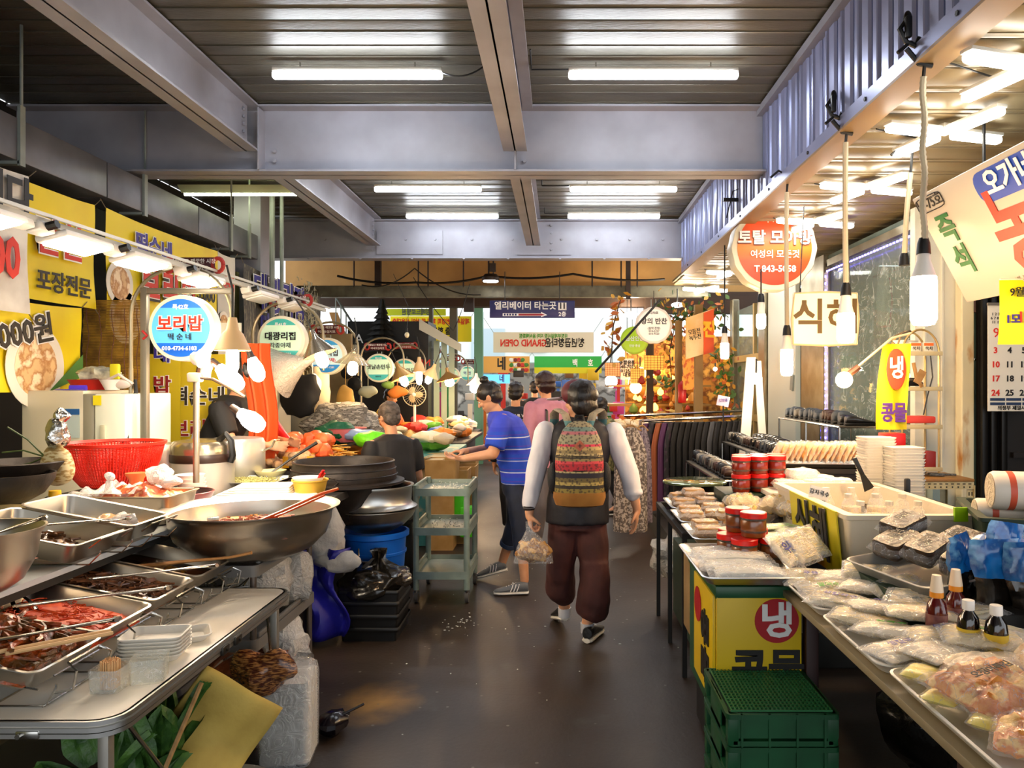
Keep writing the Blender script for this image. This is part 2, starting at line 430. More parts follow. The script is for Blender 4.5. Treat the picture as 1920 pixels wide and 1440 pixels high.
def cable(pts, r=.008, n=10, label='black cable', name='cable', mat=None, sag=0, parent=None):
    out = []
    for a, c in zip(pts, pts[1:]):
        a = Vector(a); c = Vector(c)
        for k in range(n):
            t = k / n; q = a.lerp(c, t); q.z -= sag * 4 * t * (1 - t); out.append(q)
    out.append(Vector(pts[-1]))
    b = B(); b.tube(out, r, 5)
    if parent is not None: return mk(name, b, mat or CAB, parent)
    return solo(name, b, mat or CAB, label, 'cable')
cable([(-3.4, 11.4, 3.25), (-2.2, 11.4, 3.15), (-1.1, 11.4, 3.25), (.2, 11.4, 3.28), (1.6, 11.4, 3.2)], .018, sag=.05, label='thick black cable bundle sagging along the galvanised channel')
cable([(-3, 11.3, 3.1), (-2.2, 11.3, 3.35), (-1.2, 11.3, 2.95)], .01, sag=.12, label='thin black cable looping from channel towards the stair')
cable([(-2.2, 11.2, 3.2), (-1.6, 11.2, 2.4), (-1.35, 11.2, 3.1)], .006, sag=.05, label='thin wire dipping in a V below the channel')
# ================================================================ lamps
HOUS = M('lamp housing', 'd9d6cc', .4)
def tube_lamp(x, y, label, z=3.75, L=1.18):
    t = thing('tube_lamp', label, 'lamp', (x, y, z), group='tube lamps under the metal deck')
    b = B(); b.box((0, 0, .035), (L, .05, .035), bev=.006); mk('housing', b, HOUS, t)
    b = B(); b.box((0, 0, 0), (L, .06, .05), bev=.016); mk('diffuser', b, TUBEM, t)
    b = B(); b.cyl((-.4, 0, .05), (-.4, 0, .09), .006, seg=6); b.cyl((.4, 0, .05), (.4, 0, .09), .006, seg=6); mk('clip', b, CHROME, t, kind='stuff')
    return t
tube_lamp(-1.41, 5.2, 'white tube lamp before the first beam, left of the middle joist')
tube_lamp(.65, 5.2, 'white tube lamp before the first beam, beside the corrugated fascia')
tube_lamp(-1.46, 8.25, 'white tube lamp just past the first beam, left of the middle joist')
tube_lamp(.7, 8.25, 'white tube lamp just past the first beam, towards the fascia')
tube_lamp(-1.38, 9.57, 'white tube lamp close to the bolted beam, left of the middle joist')
tube_lamp(.69, 9.57, 'white tube lamp close to the bolted beam, towards the fascia')
t = thing('reflector_lamp', 'yellowish tube lamp with slatted reflector in the dark left bay', 'lamp', (-3.42, 8.0, 3.64))
b = B(); b.tube([(-.6, 0, 0), (.6, 0, 0)], .024, 10); mk('tube', b, M('yellow tube', 'fbffd8', .4, em=7 * LAMP), t)
b = B(); b.poly([(-.62, .03, .0), (.62, .03, .0), (.62, .16, .1), (-.62, .16, .1)], .006, (0, 0, 1)); b.poly([(-.62, -.03, .0), (.62, -.03, .0), (.62, -.12, .06), (-.62, -.12, .06)], .006, (0, 0, 1)); b.box((0, 0, .05), (1.24, .06, .05)); mk('reflector', b, M('reflector', 'dfe4b8', .3), t)
cable([(-.83, 5.22, 3.78), (-.52, 5.2, 3.82)], .006, sag=.05, label='short black cable from tube lamp to the middle joist')
cable([(-.2, 5.0, 3.84), (-.2, 5.2, 3.79), (.06, 5.2, 3.79)], .006, sag=.0, label='black cable running to the lamp beside the fascia')
cable([(-.2, 8.2, 3.84), (-.2, 8.25, 3.79), (.1, 8.25, 3.79)], .006, label='black cable feeding the lamp past the first beam')
cable([(-.2, 9.5, 3.84), (-.2, 9.57, 3.79), (.1, 9.57, 3.79)], .006, label='black cable feeding the lamp near the bolted beam')
# cross shaped lamps on the soffit
def cross_lamp(x, y, label, a0=.25, arms=4, L=.36):
    t = thing('cross_lamp', label, 'lamp', (x, y, 3.03), a0, 'cross lamps on the soffit')
    b = B(); b.box((0, 0, .02), (.09, .09, .05), bev=.01); mk('hub', b, HOUS, t)
    for k in range(arms):
        a = k * PI / 2; d = Vector((math.cos(a), math.sin(a), 0)); r = Matrix.Rotation(a, 3, 'Z')
        b = B(); b.box(d * (L / 2 + .03) + Vector((0, 0, .018)), (L, .07, .02), rot=r, bev=.006); ar = mk('arm', b, HOUS, t)
        b = B(); b.box(d * (L / 2 + .04) + Vector((0, 0, -.01)), (L - .02, .06, .045), rot=r, bev=.018); mk('diffuser', b, CROSS, ar)
    b = B(); b.tube([(.05, .05, .03), (.2, .3, .06), (-.3, .2, .06)], .005, 5); mk('wire', b, CAB, t)
cross_lamp(2.13, 3.35, 'cross shaped lamp on the soffit closest to the hanging hose lamps', .3)
cross_lamp(2.19, 4.25, 'cross shaped lamp above the slanted white shop sign', .28)
cross_lamp(2.24, 5.45, 'cross shaped lamp above the white food sign', .3)
cross_lamp(2.26, 6.6, 'cross shaped lamp half hidden behind the round orange sign', .3)
cross_lamp(2.22, 9.6, 'small bright cross lamp beyond the round orange sign', .3, L=.34)
cross_lamp(2.2, 11.3, 'farthest cross lamp, near the end of the soffit', .3, L=.34)
# bulbs hanging on flexible hoses from the fascia
HOSE = M('hose', 'c4b79a', .6)
def hose_lamp(x, y, zt, zb, label, lit=True, r=.052, hose=True, ribs=True, h=.2, dx=0):
    t = thing('hanging_bulb', label, 'lamp', (x, y, zb))
    top = zt - zb
    sock = h + .03
    if hose:
        b = B(); n = 60 if ribs else 12
        pts = [(dx * (1 - k / n), .0 + .01 * math.sin(k * .3), top - .1 - (top - .1 - sock - .07) * k / n) for k in range(n + 1)]
        b.tube(pts, [(.0135 if (k % 2 and ribs) else .0165) for k in range(n + 1)], 8); mk('hose', b, HOSE, t)
        b = B(); b.tube([(dx, 0, top - .1), (dx + .01, .0, top + .02), (dx - .06, .0, top + .06), (dx - .12, 0, top + .01)], .009, 6); mk('cord', b, CAB, t)
    else:
        b = B(); b.tube([(dx, 0, top), (0, 0, sock + .03)], .007, 6); mk('cord', b, CAB, t)
    b = B(); b.lathe([(.0, .075), (.02, .075), (.028, .05), (.032, .0), (.0, 0)], (0, 0, sock), 12); mk('socket', b, BLACK, t)
    if lit is not None:
        b = B(); b.lathe([(.026, h + .035), (.03, h), (r * .8, h - .05), (r * .95, h - .075)], seg=20); mk('bulb_neck', b, WHITE, t)
        b = B(); b.lathe([(r * .95, h - .075), (r, h - .1), (r, .03), (r * .8, .005), (r * .4, 0)], seg=20, cap0=True, cap1=True); mk('bulb', b, lit, t)
    return t
hose_lamp(1.68, 3.45, 3.12, 1.87, 'largest hanging bulb on a ribbed hose, nearest to the calendar', WARMT, .058, h=.3)
hose_lamp(1.68, 4.39, 3.12, 1.84, 'hanging bulb covering the end of the white food sign', WARMT, .05, ribs=False, h=.25)
hose_lamp(1.68, 5.53, 3.12, 1.66, 'hanging bulb below the round orange sign on a smooth hose', WARMT, .045, ribs=False, h=.27)
hose_lamp(2.12, 4.6, 3.0, 2.3, 'empty bulb socket hanging on a curved hose between lit bulbs', None, hose=True, ribs=False, h=0, dx=.04)
hose_lamp(1.75, 6.5, 2.6, 2.08, 'small bulb on black wire before the steel shutter', WARMT, .04, hose=False, h=.2)
hose_lamp(1.72, 7.8, 3.05, 1.86, 'bulb on a thin wire beside the orange banner', WARMT, .045, hose=False, h=.24)
t = thing('rod_bulb', 'lit bulb on a slanting rod in front of the shop window', 'lamp', (1.79, 4.6, 1.62))
b = B(); b.tube([(0, 0, .05), (.06, 0, .1), (.3, .1, .27), (.42, .1, .3)], .008, 6); mk('rod', b, HOSE, t)
b = B(); b.tube([(-.01, 0, .04), (.05, 0, .085)], .02, 8); mk('socket', b, M('brown socket', '4a2c1a', .5), t)
b = B(); b.ell((-.04, 0, .005), (.05, .05, .05)); mk('bulb', b, WARMT, t)
# hooks on the fascia
for y, z, lb in ((3.45, 3.2, 'black clamps gripping the fascia edge above the largest bulb'), (4.39, 3.2, 'black clip on the fascia edge above the second bulb')):
    b = B(); b.tube([(1.6, y, z + .08), (1.57, y, z + .04), (1.6, y, z - .02), (1.64, y, z - .04), (1.66, y, z)], .012, 6); b.box((1.6, y - .02, z + .04), (.03, .03, .1), bev=.008); b.ell((1.62, y + .03, z + .1), (.02, .02, .04))
    b.tube([(1.6, y, z - .05), (1.66, y, z - .12), (1.72, y, z - .13)], .012, 6)
    solo('cable_clamp', b, BLACK, lb, 'clamp')
# long rail of flat lamps over the left stalls
RAIL = M('lamp rail', 'bdbcb4', .35, .3)
t = thing('lamp_rail', 'pale rail carrying flat lamps above the left stalls', 'rail', (-2.3, 0, 2.32))
b = B(); b.box((0, 4.6, 0), (.03, 5.4, .03)); b.box((.05, 4.6, .02), (.015, 5.4, .015)); mk('rail_bar', b, RAIL, t, False)
for y, lb in ((2.95, 'flat lamp added at the camera end of the rail to brighten the white table'), (3.55, 'flat square lamp on the rail before the torn yellow banner'), (4.1, 'brightest flat lamp on the rail before the food banner'), (4.8, 'flat lamp on the rail by the small maroon welcome sign'), (5.75, 'flat lamp on the rail beyond the round blue sign'), (6.45, 'last flat lamp on the rail before the anchovy banner')):  # the nearest lamp is an addition that brightens the white folding table
    q = thing('flat_lamp', lb, 'lamp', (-2.3, y, 2.27)); q.rotation_euler = (0, -.25, 0)
    b = B(); b.box((0, 0, .0), (.15, .36, .03), bev=.008); b.box((0, -.24, .02), (.07, .1, .05), bev=.01); b.box((0, .24, .02), (.06, .1, .04), bev=.01); mk('casing', b, WHITE, q)
    b = B(); b.box((0, 0, -.02), (.13, .3, .012), bev=.005); mk('panel', b, M('flat lamp panel', 'ffe9cc', .4, em=(30 if y < 5.5 else 1.2)) if y < 5.5 else M('unlit panel', 'f0efe8', .4), q)
    b = B(); b.cyl((.08, -.24, .02), (.0, -.24, .02), .02, seg=8); mk('joint', b, BLACK, q)
# spot lamp hanging from the back ceiling
t = thing('pendant_spot', 'round black pendant lamp glowing white under the back ceiling', 'lamp', tuple(P(920, 527, 11.0)))
b = B(); b.lathe([(.0, .1), (.09, .1), (.13, .05), (.13, 0), (.12, 0)], seg=20); b.cyl((-.03, 0, .1), (-.03, 0, .4), .012); b.cyl((.04, 0, .1), (.04, 0, .4), .012); b.box((.03, 0, .2), (.09, .06, .12)); mk('shade', b, M('dark lamp shade', '2b1c14', .5), t)
b = B(); b.lathe([(.0, -.01), (.11, -.01), (.11, .01)], seg=20); mk('lens', b, M('spot lens', 'ffffff', .4, em=14), t)
# vendor lamp stands on the left: three fat bulbs around the pole
t = thing('lamp_stand', 'upright steel pole with clamped arms beside the rice cooker', 'lamp stand', tuple(P(368, 905, 3.9)))
h = .87
b = B(); b.cyl((0, 0, 0), (0, 0, h - .3), .016, seg=10); mk('pole', b, M('old chrome', 'a89a86', .35, .8), t)
b = B(); b.box((0, -.01, .55), (.07, .05, .05), bev=.01); b.box((.0, 0, .56), (.09, .02, .02)); mk('clamp', b, RAIL, t)
b = B(); b.tube([(0, -.02, .55), (.1, -.03, .54), (.2, -.04, .49), (.27, -.04, .45)], .008, 6); mk('bent_arm', b, M('dark arm', '5a5148', .4, .5), t)
def fat_bulb(p, q, label, mat=None, r=.045):
    p = Vector(p); q = Vector(q); d = (q - p).normalized(); L = (q - p).length
    t = thing('fat_bulb', label, 'bulb', tuple(p))
    b = B(); b.tube([Vector((0, 0, 0)), d * .02, d * .06, d * (L - .05), d * (L - .015), d * L], [r * .6, r * .7, r, r, r * .75, r * .3], 16); mk('bulb', b, mat or COOLB, t)
    b = B(); b.tube([-d * .07, -d * .02, Vector((0, 0, 0))], [.016, .02, .028], 10); mk('socket', b, M('bulb socket', '2e2320', .5), t)
fat_bulb(P(412, 690, 3.95), P(452, 728, 3.9), 'glaring bulb clamped at the top of the lamp stand')
fat_bulb(P(452, 775, 3.8), P(492, 803, 3.75), 'glaring bulb at the end of the low bent arm')
fat_bulb(P(472, 672, 4.6), P(488, 715, 4.6), 'glaring bulb hanging beside the hanging orange cloth')
b = B(); b.ell((0, 0, 0), (.05, .04, .05), nz=.4, ns=30, sd=2); b.ell((.03, 0, -.05), (.03, .02, .06), nz=.4, ns=30, sd=5); b.move(tuple(P(375, 672, 3.9))); solo('cloth_rag', b, M('white rag', 'e9e5dc', .9), 'white rag tied round the top of the lamp stand', 'rag')
b = B(); b.tube([P(372, 700, 3.9), P(376, 668, 3.9), P(398, 682, 3.92), P(410, 690, 3.95)], .014, 8); solo('lamp_bracket', b, M('brown bracket', '3a241a', .5), 'dark bracket holding the top bulb on the lamp stand', 'bracket')
def cone_lamp(px, py, Y, label, r=.13, tilt=(0, 0, 0), mat=None, bulb=None, hh=.13, br=.045, bl=.1):
    t = thing('cone_lamp', label, 'lamp', tuple(P(px, py, Y)), rot=tilt)
    b = B(); b.lathe([(.02, hh + .06), (.03, hh), (.05, hh * .8), (r, 0), (r * .98, -.004), (.045, hh * .75), (.0, hh * .85)], seg=28); mk('lamp_shade', b, mat or M('brass shade', 'c99a5a', .35, .6), t)
    b = B(); b.lathe([(.0, .03), (br * .7, .02), (br, -.02), (br, -bl * .7), (br * .6, -bl), (0, -bl - .01)], seg=16); mk('bulb', b, bulb or WARMT, t)
    b = B(); b.tube([(0, 0, hh + .05), (0, 0, hh + .2), (-.03, 0, hh + .32)], .006, 6); mk('cord', b, CAB, t)
    return t
WSH = M('pale orange shade', 'f0c890', .5)
cone_lamp(436, 656, 3.7, 'pale orange cone lamp beside the round blue sign', .085, mat=WSH, br=.03, bl=.12, hh=.1)
cone_lamp(600, 664, 5.6, 'brass cone lamp tilted in front of the second teal sign', .13, (0, -.35, 0), mat=M('chrome shade', 'c8c0b0', .2, .9))
cone_lamp(662, 683, 7.2, 'wide glass lamp with round glowing bulb between the teal signs', .17, (0, .1, 0), mat=M('glass shade', '8a8a80', .1, .4, al=.6), br=.05)
cone_lamp(755, 708, 8.6, 'brass cone lamp tilted over the fourth teal sign', .14, (0, -.4, 0))
cone_lamp(786, 697, 9.6, 'small orange bell lamp before the plate fan', .08, mat=WSH, br=.04, bl=.16)
cone_lamp(806, 706, 10.4, 'orange funnel lamp beside the bell lamp', .12, (0, .4, 0), mat=WSH)
cone_lamp(842, 712, 11.5, 'wide brass lamp over the far left stalls', .2, (0, -.2, 0), br=.07)
cone_lamp(893, 722, 11.9, 'round glaring lamp above the woman in the striped shirt', .16, br=.1, bl=.12, mat=M('white shade', 'e8e8e8', .4))
# warm lamps of the lantern shop further down
for px, py, Y, r, lb in ((1146, 715, 12.2, .1, 'round white lamp left of the lantern shop'), (1200, 700, 11.8, .1, 'large glowing lamp under the lantern shop lattice'), (1192, 727, 11.2, .09, 'glowing lamp low at the lantern shop counter'), (1222, 697, 12.4, .07, 'glowing lamp right of the lattice lantern'), (1341, 692, 9.5, .025, 'tiny round bulb beside the steel shutter'), (1418, 710, 7.9, .06, 'round bulb reflected by the white folding board'), (1183, 590, 13, .12, 'flat ceiling glow lamp above the cream round sign'), (1270, 572, 11, .09, 'flat ceiling lamp near the leaf garland'), (1288, 600, 10.6, .05, 'small lamp caught in the leaf garland')):
    t = thing('glow_lamp', lb, 'lamp', tuple(P(px, py, Y)))
    b = B(); b.ell((0, 0, 0), (r, r, r if r < .11 and py > 620 else r * .4), 14, 8); mk('bulb', b, M('amber bulb', 'ffc470', .4, em=18) if 1180 < px < 1230 and py > 620 else COOLB, t)
    b = B(); b.cyl((0, 0, r * .3), (0, 0, r + .15), .01, seg=6); mk('stem', b, BLACK, t)
# ================================================================ left stalls
def post(b, p0, p1, r=.012, seg=8): return b.cyl(p0, p1, r, seg=seg)
def tray(label, loc, w=.44, d=.3, h=.065, tilt=0, rz=0, mat=STEEL, group=None, name='steel_tray', rim=.012, rr=.035, kids=True):
    t = thing(name, label, 'tray', loc, group=group, rot=(0, tilt, rz))
    b = B(); b.rloft([(w - .06, d - .06, rr, 0), (w - .02, d - .02, rr, h - .008), (w, d, rr, h - .003), (w, d, rr, h), (w - .012, d - .012, rr, h + .002), (w - rim * 2, d - rim * 2, rr, h - .002), (w - .065, d - .065, rr, .004)])
    mk('tray_body', b, mat, t)
    return t
def strands(n, w, d, z, hgt, r, L, mat, name, seed=1, curl=1.0, dome=.6, seg=4, k=5):
    """a heap of loose strips"""
    q = random.Random(seed); b = B()
    for i in range(n):
        x = q.gauss(0, .28) * w; y = q.gauss(0, .28) * d
        x = max(-w / 2, min(w / 2, x)); y = max(-d / 2, min(d / 2, y))
        f = max(0, 1 - (abs(x) / (w / 2)) ** 2) * max(0, 1 - (abs(y) / (d / 2)) ** 2)
        zz = z + hgt * (f ** dome) * q.uniform(.3, 1)
        a = q.uniform(0, 2 * PI); p = Vector((x, y, zz)); pts = [p]; da = q.uniform(-1, 1) * curl
        for s in range(k - 1):
            a += da + q.uniform(-.5, .5) * curl; p = p + Vector((math.cos(a) * L / k, math.sin(a) * L / k, q.uniform(-.3, .3) * L / k * curl))
            p.x = max(-w / 2, min(w / 2, p.x)); p.y = max(-d / 2, min(d / 2, p.y)); pts.append(p.copy())
        b.tube(pts, r * q.uniform(.7, 1.2), seg)
    return b
def mound(w, d, h, seed=0, n=18, amp=.25, fr=9, z=0, pw=.7):
    def f(u, v):
        x = (u - .5) * w; y = (v - .5) * d
        e = max(0, 1 - (2 * u - 1) ** 2) * max(0, 1 - (2 * v - 1) ** 2)
        return Vector((x, y, z + h * e ** pw * (1 + amp * noise.noise(Vector((x * fr, y * fr, seed)))) + .2 * h * noise.noise(Vector((x * fr * 3, y * fr * 3, seed))) * (e > 0)))
    b = B(); b.grid(f, n, n); return b
def food(name, b, mat, label, loc, rot=(0, 0, 0), cat='food', extra=None, kind='stuff'):
    """loose food nobody could count"""
    for x in (extra or []):
        me = bpy.data.meshes.new('m'); x.b.to_mesh(me); x.b.free(); b.b.from_mesh(me); bpy.data.meshes.remove(me)
    o = mk(name, b, mat); o.location = loc; o.rotation_euler = rot
    return prop(o, label, cat, None, kind)
# --- folding table with the side dishes
TOPM = M('white table top', 'f6f0e2', .32, n=(2, 'ece4d4'))
t = thing('folding_table', 'white topped folding table with aluminium rim in front of the side dishes', 'table', (-1.5, 2.58, 0))
b = B(); b.rloft([(.68, 1.27, .07, .70), (.68, 1.27, .07, .722)]); mk('table_top', b, TOPM, t)
for k, z in enumerate((.684, .7, .716)):
    b = B(); w, d = .694 + .006 * (k == 1), 1.284 + .006 * (k == 1)
    b.rloft([(w, d, .075, z - .006), (w, d, .075, z + .006), (w - .03, d - .03, .065, z + .006), (w - .03, d - .03, .065, z - .006)], cap0=False, cap1=False)
    b.rloft([(w, d, .075, z - .006), (w - .03, d - .03, .065, z - .006)], cap0=False, cap1=False); mk('rim_rail', b, ALU, t)
for x in (-.3, .29):
    for y in (-.59, .585):
        b = B(); b.box((x, y, .34), (.03, .03, .68), bev=.004); mk('leg', b, M('table leg', '8c8880', .4, .6), t)
b = B(); b.tube([(.29, -.5, .66), (.29, -.2, .3)], .006, 6); b.tube([(.29, .5, .66), (.29, .56, .4)], .006, 6); mk('brace', b, CHROME, t)
for y, x in ((-.644, .12), (-.644, -.3)):
    b = B(); b.box((x, y, .69), (.06, .012, .022), bev=.004); b.cyl((x - .018, y - .004, .69), (x - .018, y - .014, .69), .007, seg=8); mk('latch', b, CHROME if x > 0 else BLACK, t)
for y in (.08, -.02): b = B(); b.box((.352, y, .69), (.012, .05, .03), bev=.004); b.cyl((.358, y, .69), (.364, y, .69), .006, seg=6); mk('hinge', b, M('hinge', '3a352e', .4, .7), t)
# --- raised table behind
t = thing('raised_table', 'white raised table behind the folding table carrying metal trays', 'table', (-2.25, 3.05, 0))
b = B(); b.rloft([(1.0, 2.3, .03, .93), (1.0, 2.3, .03, .95)]); mk('table_top', b, M('bluish white board', 'd2d6d6', .35), t)
b = B(); b.box((0, 0, .915), (.98, 2.28, .03)); mk('apron', b, M('dark apron', '22201d', .6), t, False)
for x in (-.42, .42):
    for y in (-1.1, 1.1): b = B(); post(b, (x, y, 0), (x, y, .93), .016); mk('leg', b, BLACK, t)
TF = [('steel tray of red pepper leaf kimchi at the front edge of the white table', (-1.64, 2.15, .805)),
      ('steel tray of shredded orange radish beside the leaf kimchi', (-1.66, 2.47, .81)),
      ('steel tray of dark braised roots between radish and soy sauce trays', (-1.67, 2.79, .815)),
      ('steel tray with thin brown soy sauce and a wooden spoon', (-1.66, 3.10, .82))]
th = .19
rack0 = None
for k, (lb, p) in enumerate(TF):
    tray(lb, p, w=.46, d=.31, h=.062, tilt=th, group='tilted trays on the white table')
    q = thing('wire_rack', ['wire rack under the leaf kimchi tray', 'wire rack under the orange radish tray', 'wire rack under the braised roots tray', 'wire rack under the soy sauce tray'][k], 'rack', (p[0], p[1], .724))
    b = B()
    for y in (-.12, .12):
        b.tube([(-.2, y, .12), (-.2, y, .0), (.24, y, .0), (.27, y, .05), (.27, y, .06)], .003, 5)
        b.tube([(-.2, y, .122), (.22, y, .045)], .003, 5)
    for x in (-.2, -.05, .1, .24): b.tube([(x, -.13, .003), (x, .13, .003)], .003, 5)
    mk('wire_frame', b, CHROME, q)
    b = B(); b.tube([(.24, -.08, .02), (.29, -.08, .03), (.3, -.08, .08), (.27, -.07, .1), (.27, .07, .1), (.3, .08, .08), (.29, .08, .03), (.24, .08, .02)], .0035, 5)
    b.tube([(.25, -.1, .075), (.25, .1, .075)], .003, 5); mk('handle', b, CHROME, q)
def on(p, dx=0, dy=0, dz=0):
    c, s = math.cos(th), math.sin(th)
    return (p[0] + dx * c + dz * s, p[1] + dy, p[2] - dx * s + dz * c)
rt = (0, th, 0)
b = mound(.38, .27, .1, 3, 22, .5, 20, .01, .5)
food('leaf_kimchi', b, M('kimchi leaf', '5e3910', .38, n=(28, 'a8480f', .42, .58), b=(60, .8), coat=.15), 'glossy heap of pepper coated leaf kimchi in the frontmost tray', on(TF[0][1], 0, 0, .0), rt,
     extra=[strands(120, .38, .26, .06, .06, .007, .13, None, '', 5, .5, .6, 5)])
b = mound(.38, .27, .035, 7, 14, .4, 20, .008, .4)
food('shredded_radish', b, M('orange radish', 'd03c04', .5, n=(40, 'e85a08')), 'bright orange shredded radish strands spread in a steel tray', on(TF[1][1], .02, -.02, 0), rt,
     extra=[strands(520, .36, .24, .015, .03, .0023, .09, None, '', 6, 1.1, .5, 4, 6)])
b = mound(.37, .26, .03, 9, 12, .4, 18, .005, .4)
food('braised_root', b, M('braised root', '4a2814', .3, n=(30, '8a5530'), coat=.5), 'dark brown braised root sticks piled in a steel tray', on(TF[2][1], .02, 0, 0), rt,
     extra=[strands(300, .36, .25, .02, .04, .0042, .085, None, '', 8, .15, .5, 4, 3)])
b = B(); b.rloft([(.385, .235, .03, .012), (.385, .235, .03, .014)]); o = food('soy_sauce', b, M('soy sauce', '4a2407', .06, al=.85), 'brown soy sauce pooled in the tray with wooden spoon', on(TF[3][1]), rt, cat='sauce')
b = mound(.2, .14, .022, 2, 12, .5, 30, .012)
food('braised_bean', b, M('braised bean', '9a6a18', .25, n=(60, '4a2a0c'), coat=.6), 'small glossy heap of braised beans in soy sauce', on(TF[3][1], .0, -.02, 0), rt)
# tongs
TONG = M('tong steel', 'a9a39a', .2, 1)
def tongs(label, p, q, gap=.045, mat=TONG, w=.012):
    p = Vector(p); q = Vector(q); d = (q - p); L = d.length; d.normalize(); s = d.cross(Vector((0, 0, 1))).normalized()
    t = thing('tongs', label, 'tongs', tuple(q))
    for sg in (-1, 1):
        b = B(); pts = []
        for k in range(9):
            u = k / 8; pts.append(-d * L * u + s * sg * gap * .5 * math.sin(u * PI * .62) + Vector((0, 0, sg * .004)))
        b.tube(pts, [w * (.55 if u < 2 else .8 if u < 6 else 1.0) for u in range(9)], 6, flat=.35); mk('tong_arm', b, mat, t)
    b = B(); b.tube([s * .012, d * .012, -s * .012], .008, 6); mk('spring_end', b, mat, t)
    return t
tongs('steel tongs lying along the leaf kimchi tray', (-1.62, 1.99, .9), (-1.37, 2.3, .875), w=.014)
tongs('steel tongs resting between radish and braised root trays', (-1.68, 2.3, .915), (-1.38, 2.62, .885))
tongs('steel tongs lying across the braised root tray', (-1.66, 2.64, .91), (-1.36, 2.95, .885))
tongs('steel tongs over the dark mushroom tray on the raised table', (-1.98, 2.72, 1.08), (-1.74, 3.0, 1.06))
tongs('steel tongs standing in the orange radish strands', (-1.72, 2.42, .86), (-1.84, 2.5, .91), w=.008)
b = B(); b.tube([(-1.5, 2.02, .87), (-1.33, 2.22, .86)], .006, 6); b.tube([(-1.52, 2.02, .875), (-1.345, 2.235, .862)], .006, 6); solo('chopsticks', b, M('bamboo', 'd9ae78', .5), 'pair of pale wooden chopsticks leaning on the leaf kimchi tray', 'chopsticks')
b = B(); b.tube([(-1.7, 3.02, .86), (-1.55, 3.04, .875), (-1.36, 3.08, .885), (-1.28, 3.1, .9)], [.022, .014, .011, .014], 8, flat=.5); b.ell((-1.72, 3.01, .86), (.05, .03, .012)); solo('wooden_spoon', b, M('spoon wood', 'c08548', .4), 'long wooden spoon lying across the soy sauce tray', 'spoon')
# back trays on the raised table
TB = [('steel tray of dark cooked mushrooms on the raised table', (-1.94, 2.78, 1.0), .34), ('steel tray with kimchi scraps and a crumpled bag on the raised table', (-1.92, 3.08, 1.01), .3)]
for lb, p, d in TB:
    tray(lb, p, w=.46, d=d, h=.075, tilt=th, group='trays on the raised table')
    q = thing('wire_rack', 'wire rack under the ' + ('mushroom' if p[1] < 3 else 'kimchi scrap') + ' tray', 'rack', (p[0], p[1], .952))
    b = B()
    for y in (-.1, .1): b.tube([(-.2, y, .1), (-.2, y, 0), (.25, y, 0), (.29, y, .04), (.29, y, .05)], .003, 5)
    b.tube([(.25, -.1, .06), (.29, -.1, .09), (.29, .1, .09), (.25, .1, .06)], .0035, 5); mk('wire_frame', b, CHROME, q)
food('cooked_mushroom', mound(.22, .2, .03, 4, 14, .6, 25, .01), M('mushroom', '3c2614', .3, n=(30, '8a5626'), coat=.5), 'small pile of dark cooked mushrooms with a spring onion', on(TB[0][1], .02, -.02, 0), rt, extra=[strands(60, .2, .18, .02, .03, .006, .05, None, '', 12, .6, .5, 5, 4)])
food('kimchi_scrap', mound(.17, .13, .05, 5, 14, .6, 25, .01), M('pale kimchi', 'c88a4a', .35, n=(25, 'e8c088'), coat=.4), 'pale kimchi scraps at the end of a steel tray', on(TB[1][1], .06, 0, 0), rt)
b = B(); b.ell((0, 0, 0), (.055, .04, .035), 14, 10, nz=.5, ns=35, sd=3); b.move(on(TB[1][1], .13, -.02, .05)); solo('crumpled_bag', b, film('white film', 'f8f6f2', .35), 'crumpled white plastic bag on the kimchi scraps', 'plastic bag')
# steel bowl at the frame edge
def bowl(name, label, c, prof, mat=STEEL, seg=48, cat='bowl', group=None):
    t = thing(name, label, cat, c, group=group)
    b = B(); b.lathe(prof, seg=seg); mk('bowl_body', b, mat, t)
    return t
bowl('steel_bowl', 'deep steel bowl with tongs on the raised table by the frame edge', (-1.83, 2.33, .952), [(0, .004), (.09, .0), (.13, .03), (.165, .1), (.175, .17), (.19, .19), (.192, .196), (.185, .195), (.17, .172), (.158, .1), (.12, .035), (0, .012)])
food('spicy_salad', mound(.24, .24, .05, 11, 14, .5, 22, .06), M('red salad', 'b8441c', .35, n=(25, '6a2a10'), coat=.4), 'reddish seasoned salad in the deep steel bowl', (-1.83, 2.33, .97))
tongs('long steel tongs resting on the rim of the deep steel bowl', (-1.83, 2.1, 1.1), (-1.68, 2.42, 1.165))
# foam trays and cups on the folding table
def foam_tray(label, loc, rz=0, n=1, group='white foam trays on the folding table', w=.19, d=.14, h=.022):
    out = []
    for k in range(n):
        t = thing('foam_tray', label[k] if isinstance(label, (list, tuple)) else label, 'foam tray', (loc[0], loc[1], loc[2] + k * .011), rz, group)
        b = B(); b.rloft([(w - .04, d - .04, .02, 0), (w, d, .025, h), (w, d, .025, h + .003), (w - .012, d - .012, .02, h + .003), (w - .045, d - .045, .02, .005)]); mk('tray_shell', b, FOAM, t); out.append(t)
    return out
foam_tray(['bottom foam tray of the neat stack by the toothpick cup', 'second foam tray from the bottom of the neat stack', 'middle foam tray of the neat stack', 'fourth foam tray from the bottom of the neat stack', 'fifth foam tray, just under the top tray of the neat stack', 'top foam tray of the neat stack by the toothpick cup'], (-1.3, 2.4, .723), .15, 6)
foam_tray('single white foam tray lying behind the neat foam tray stack', (-1.3, 2.56, .723), .5, 1)
t = thing('toothpick_cup', 'clear plastic cup packed with wooden toothpicks on the white table', 'cup', (-1.295, 2.15, .723))
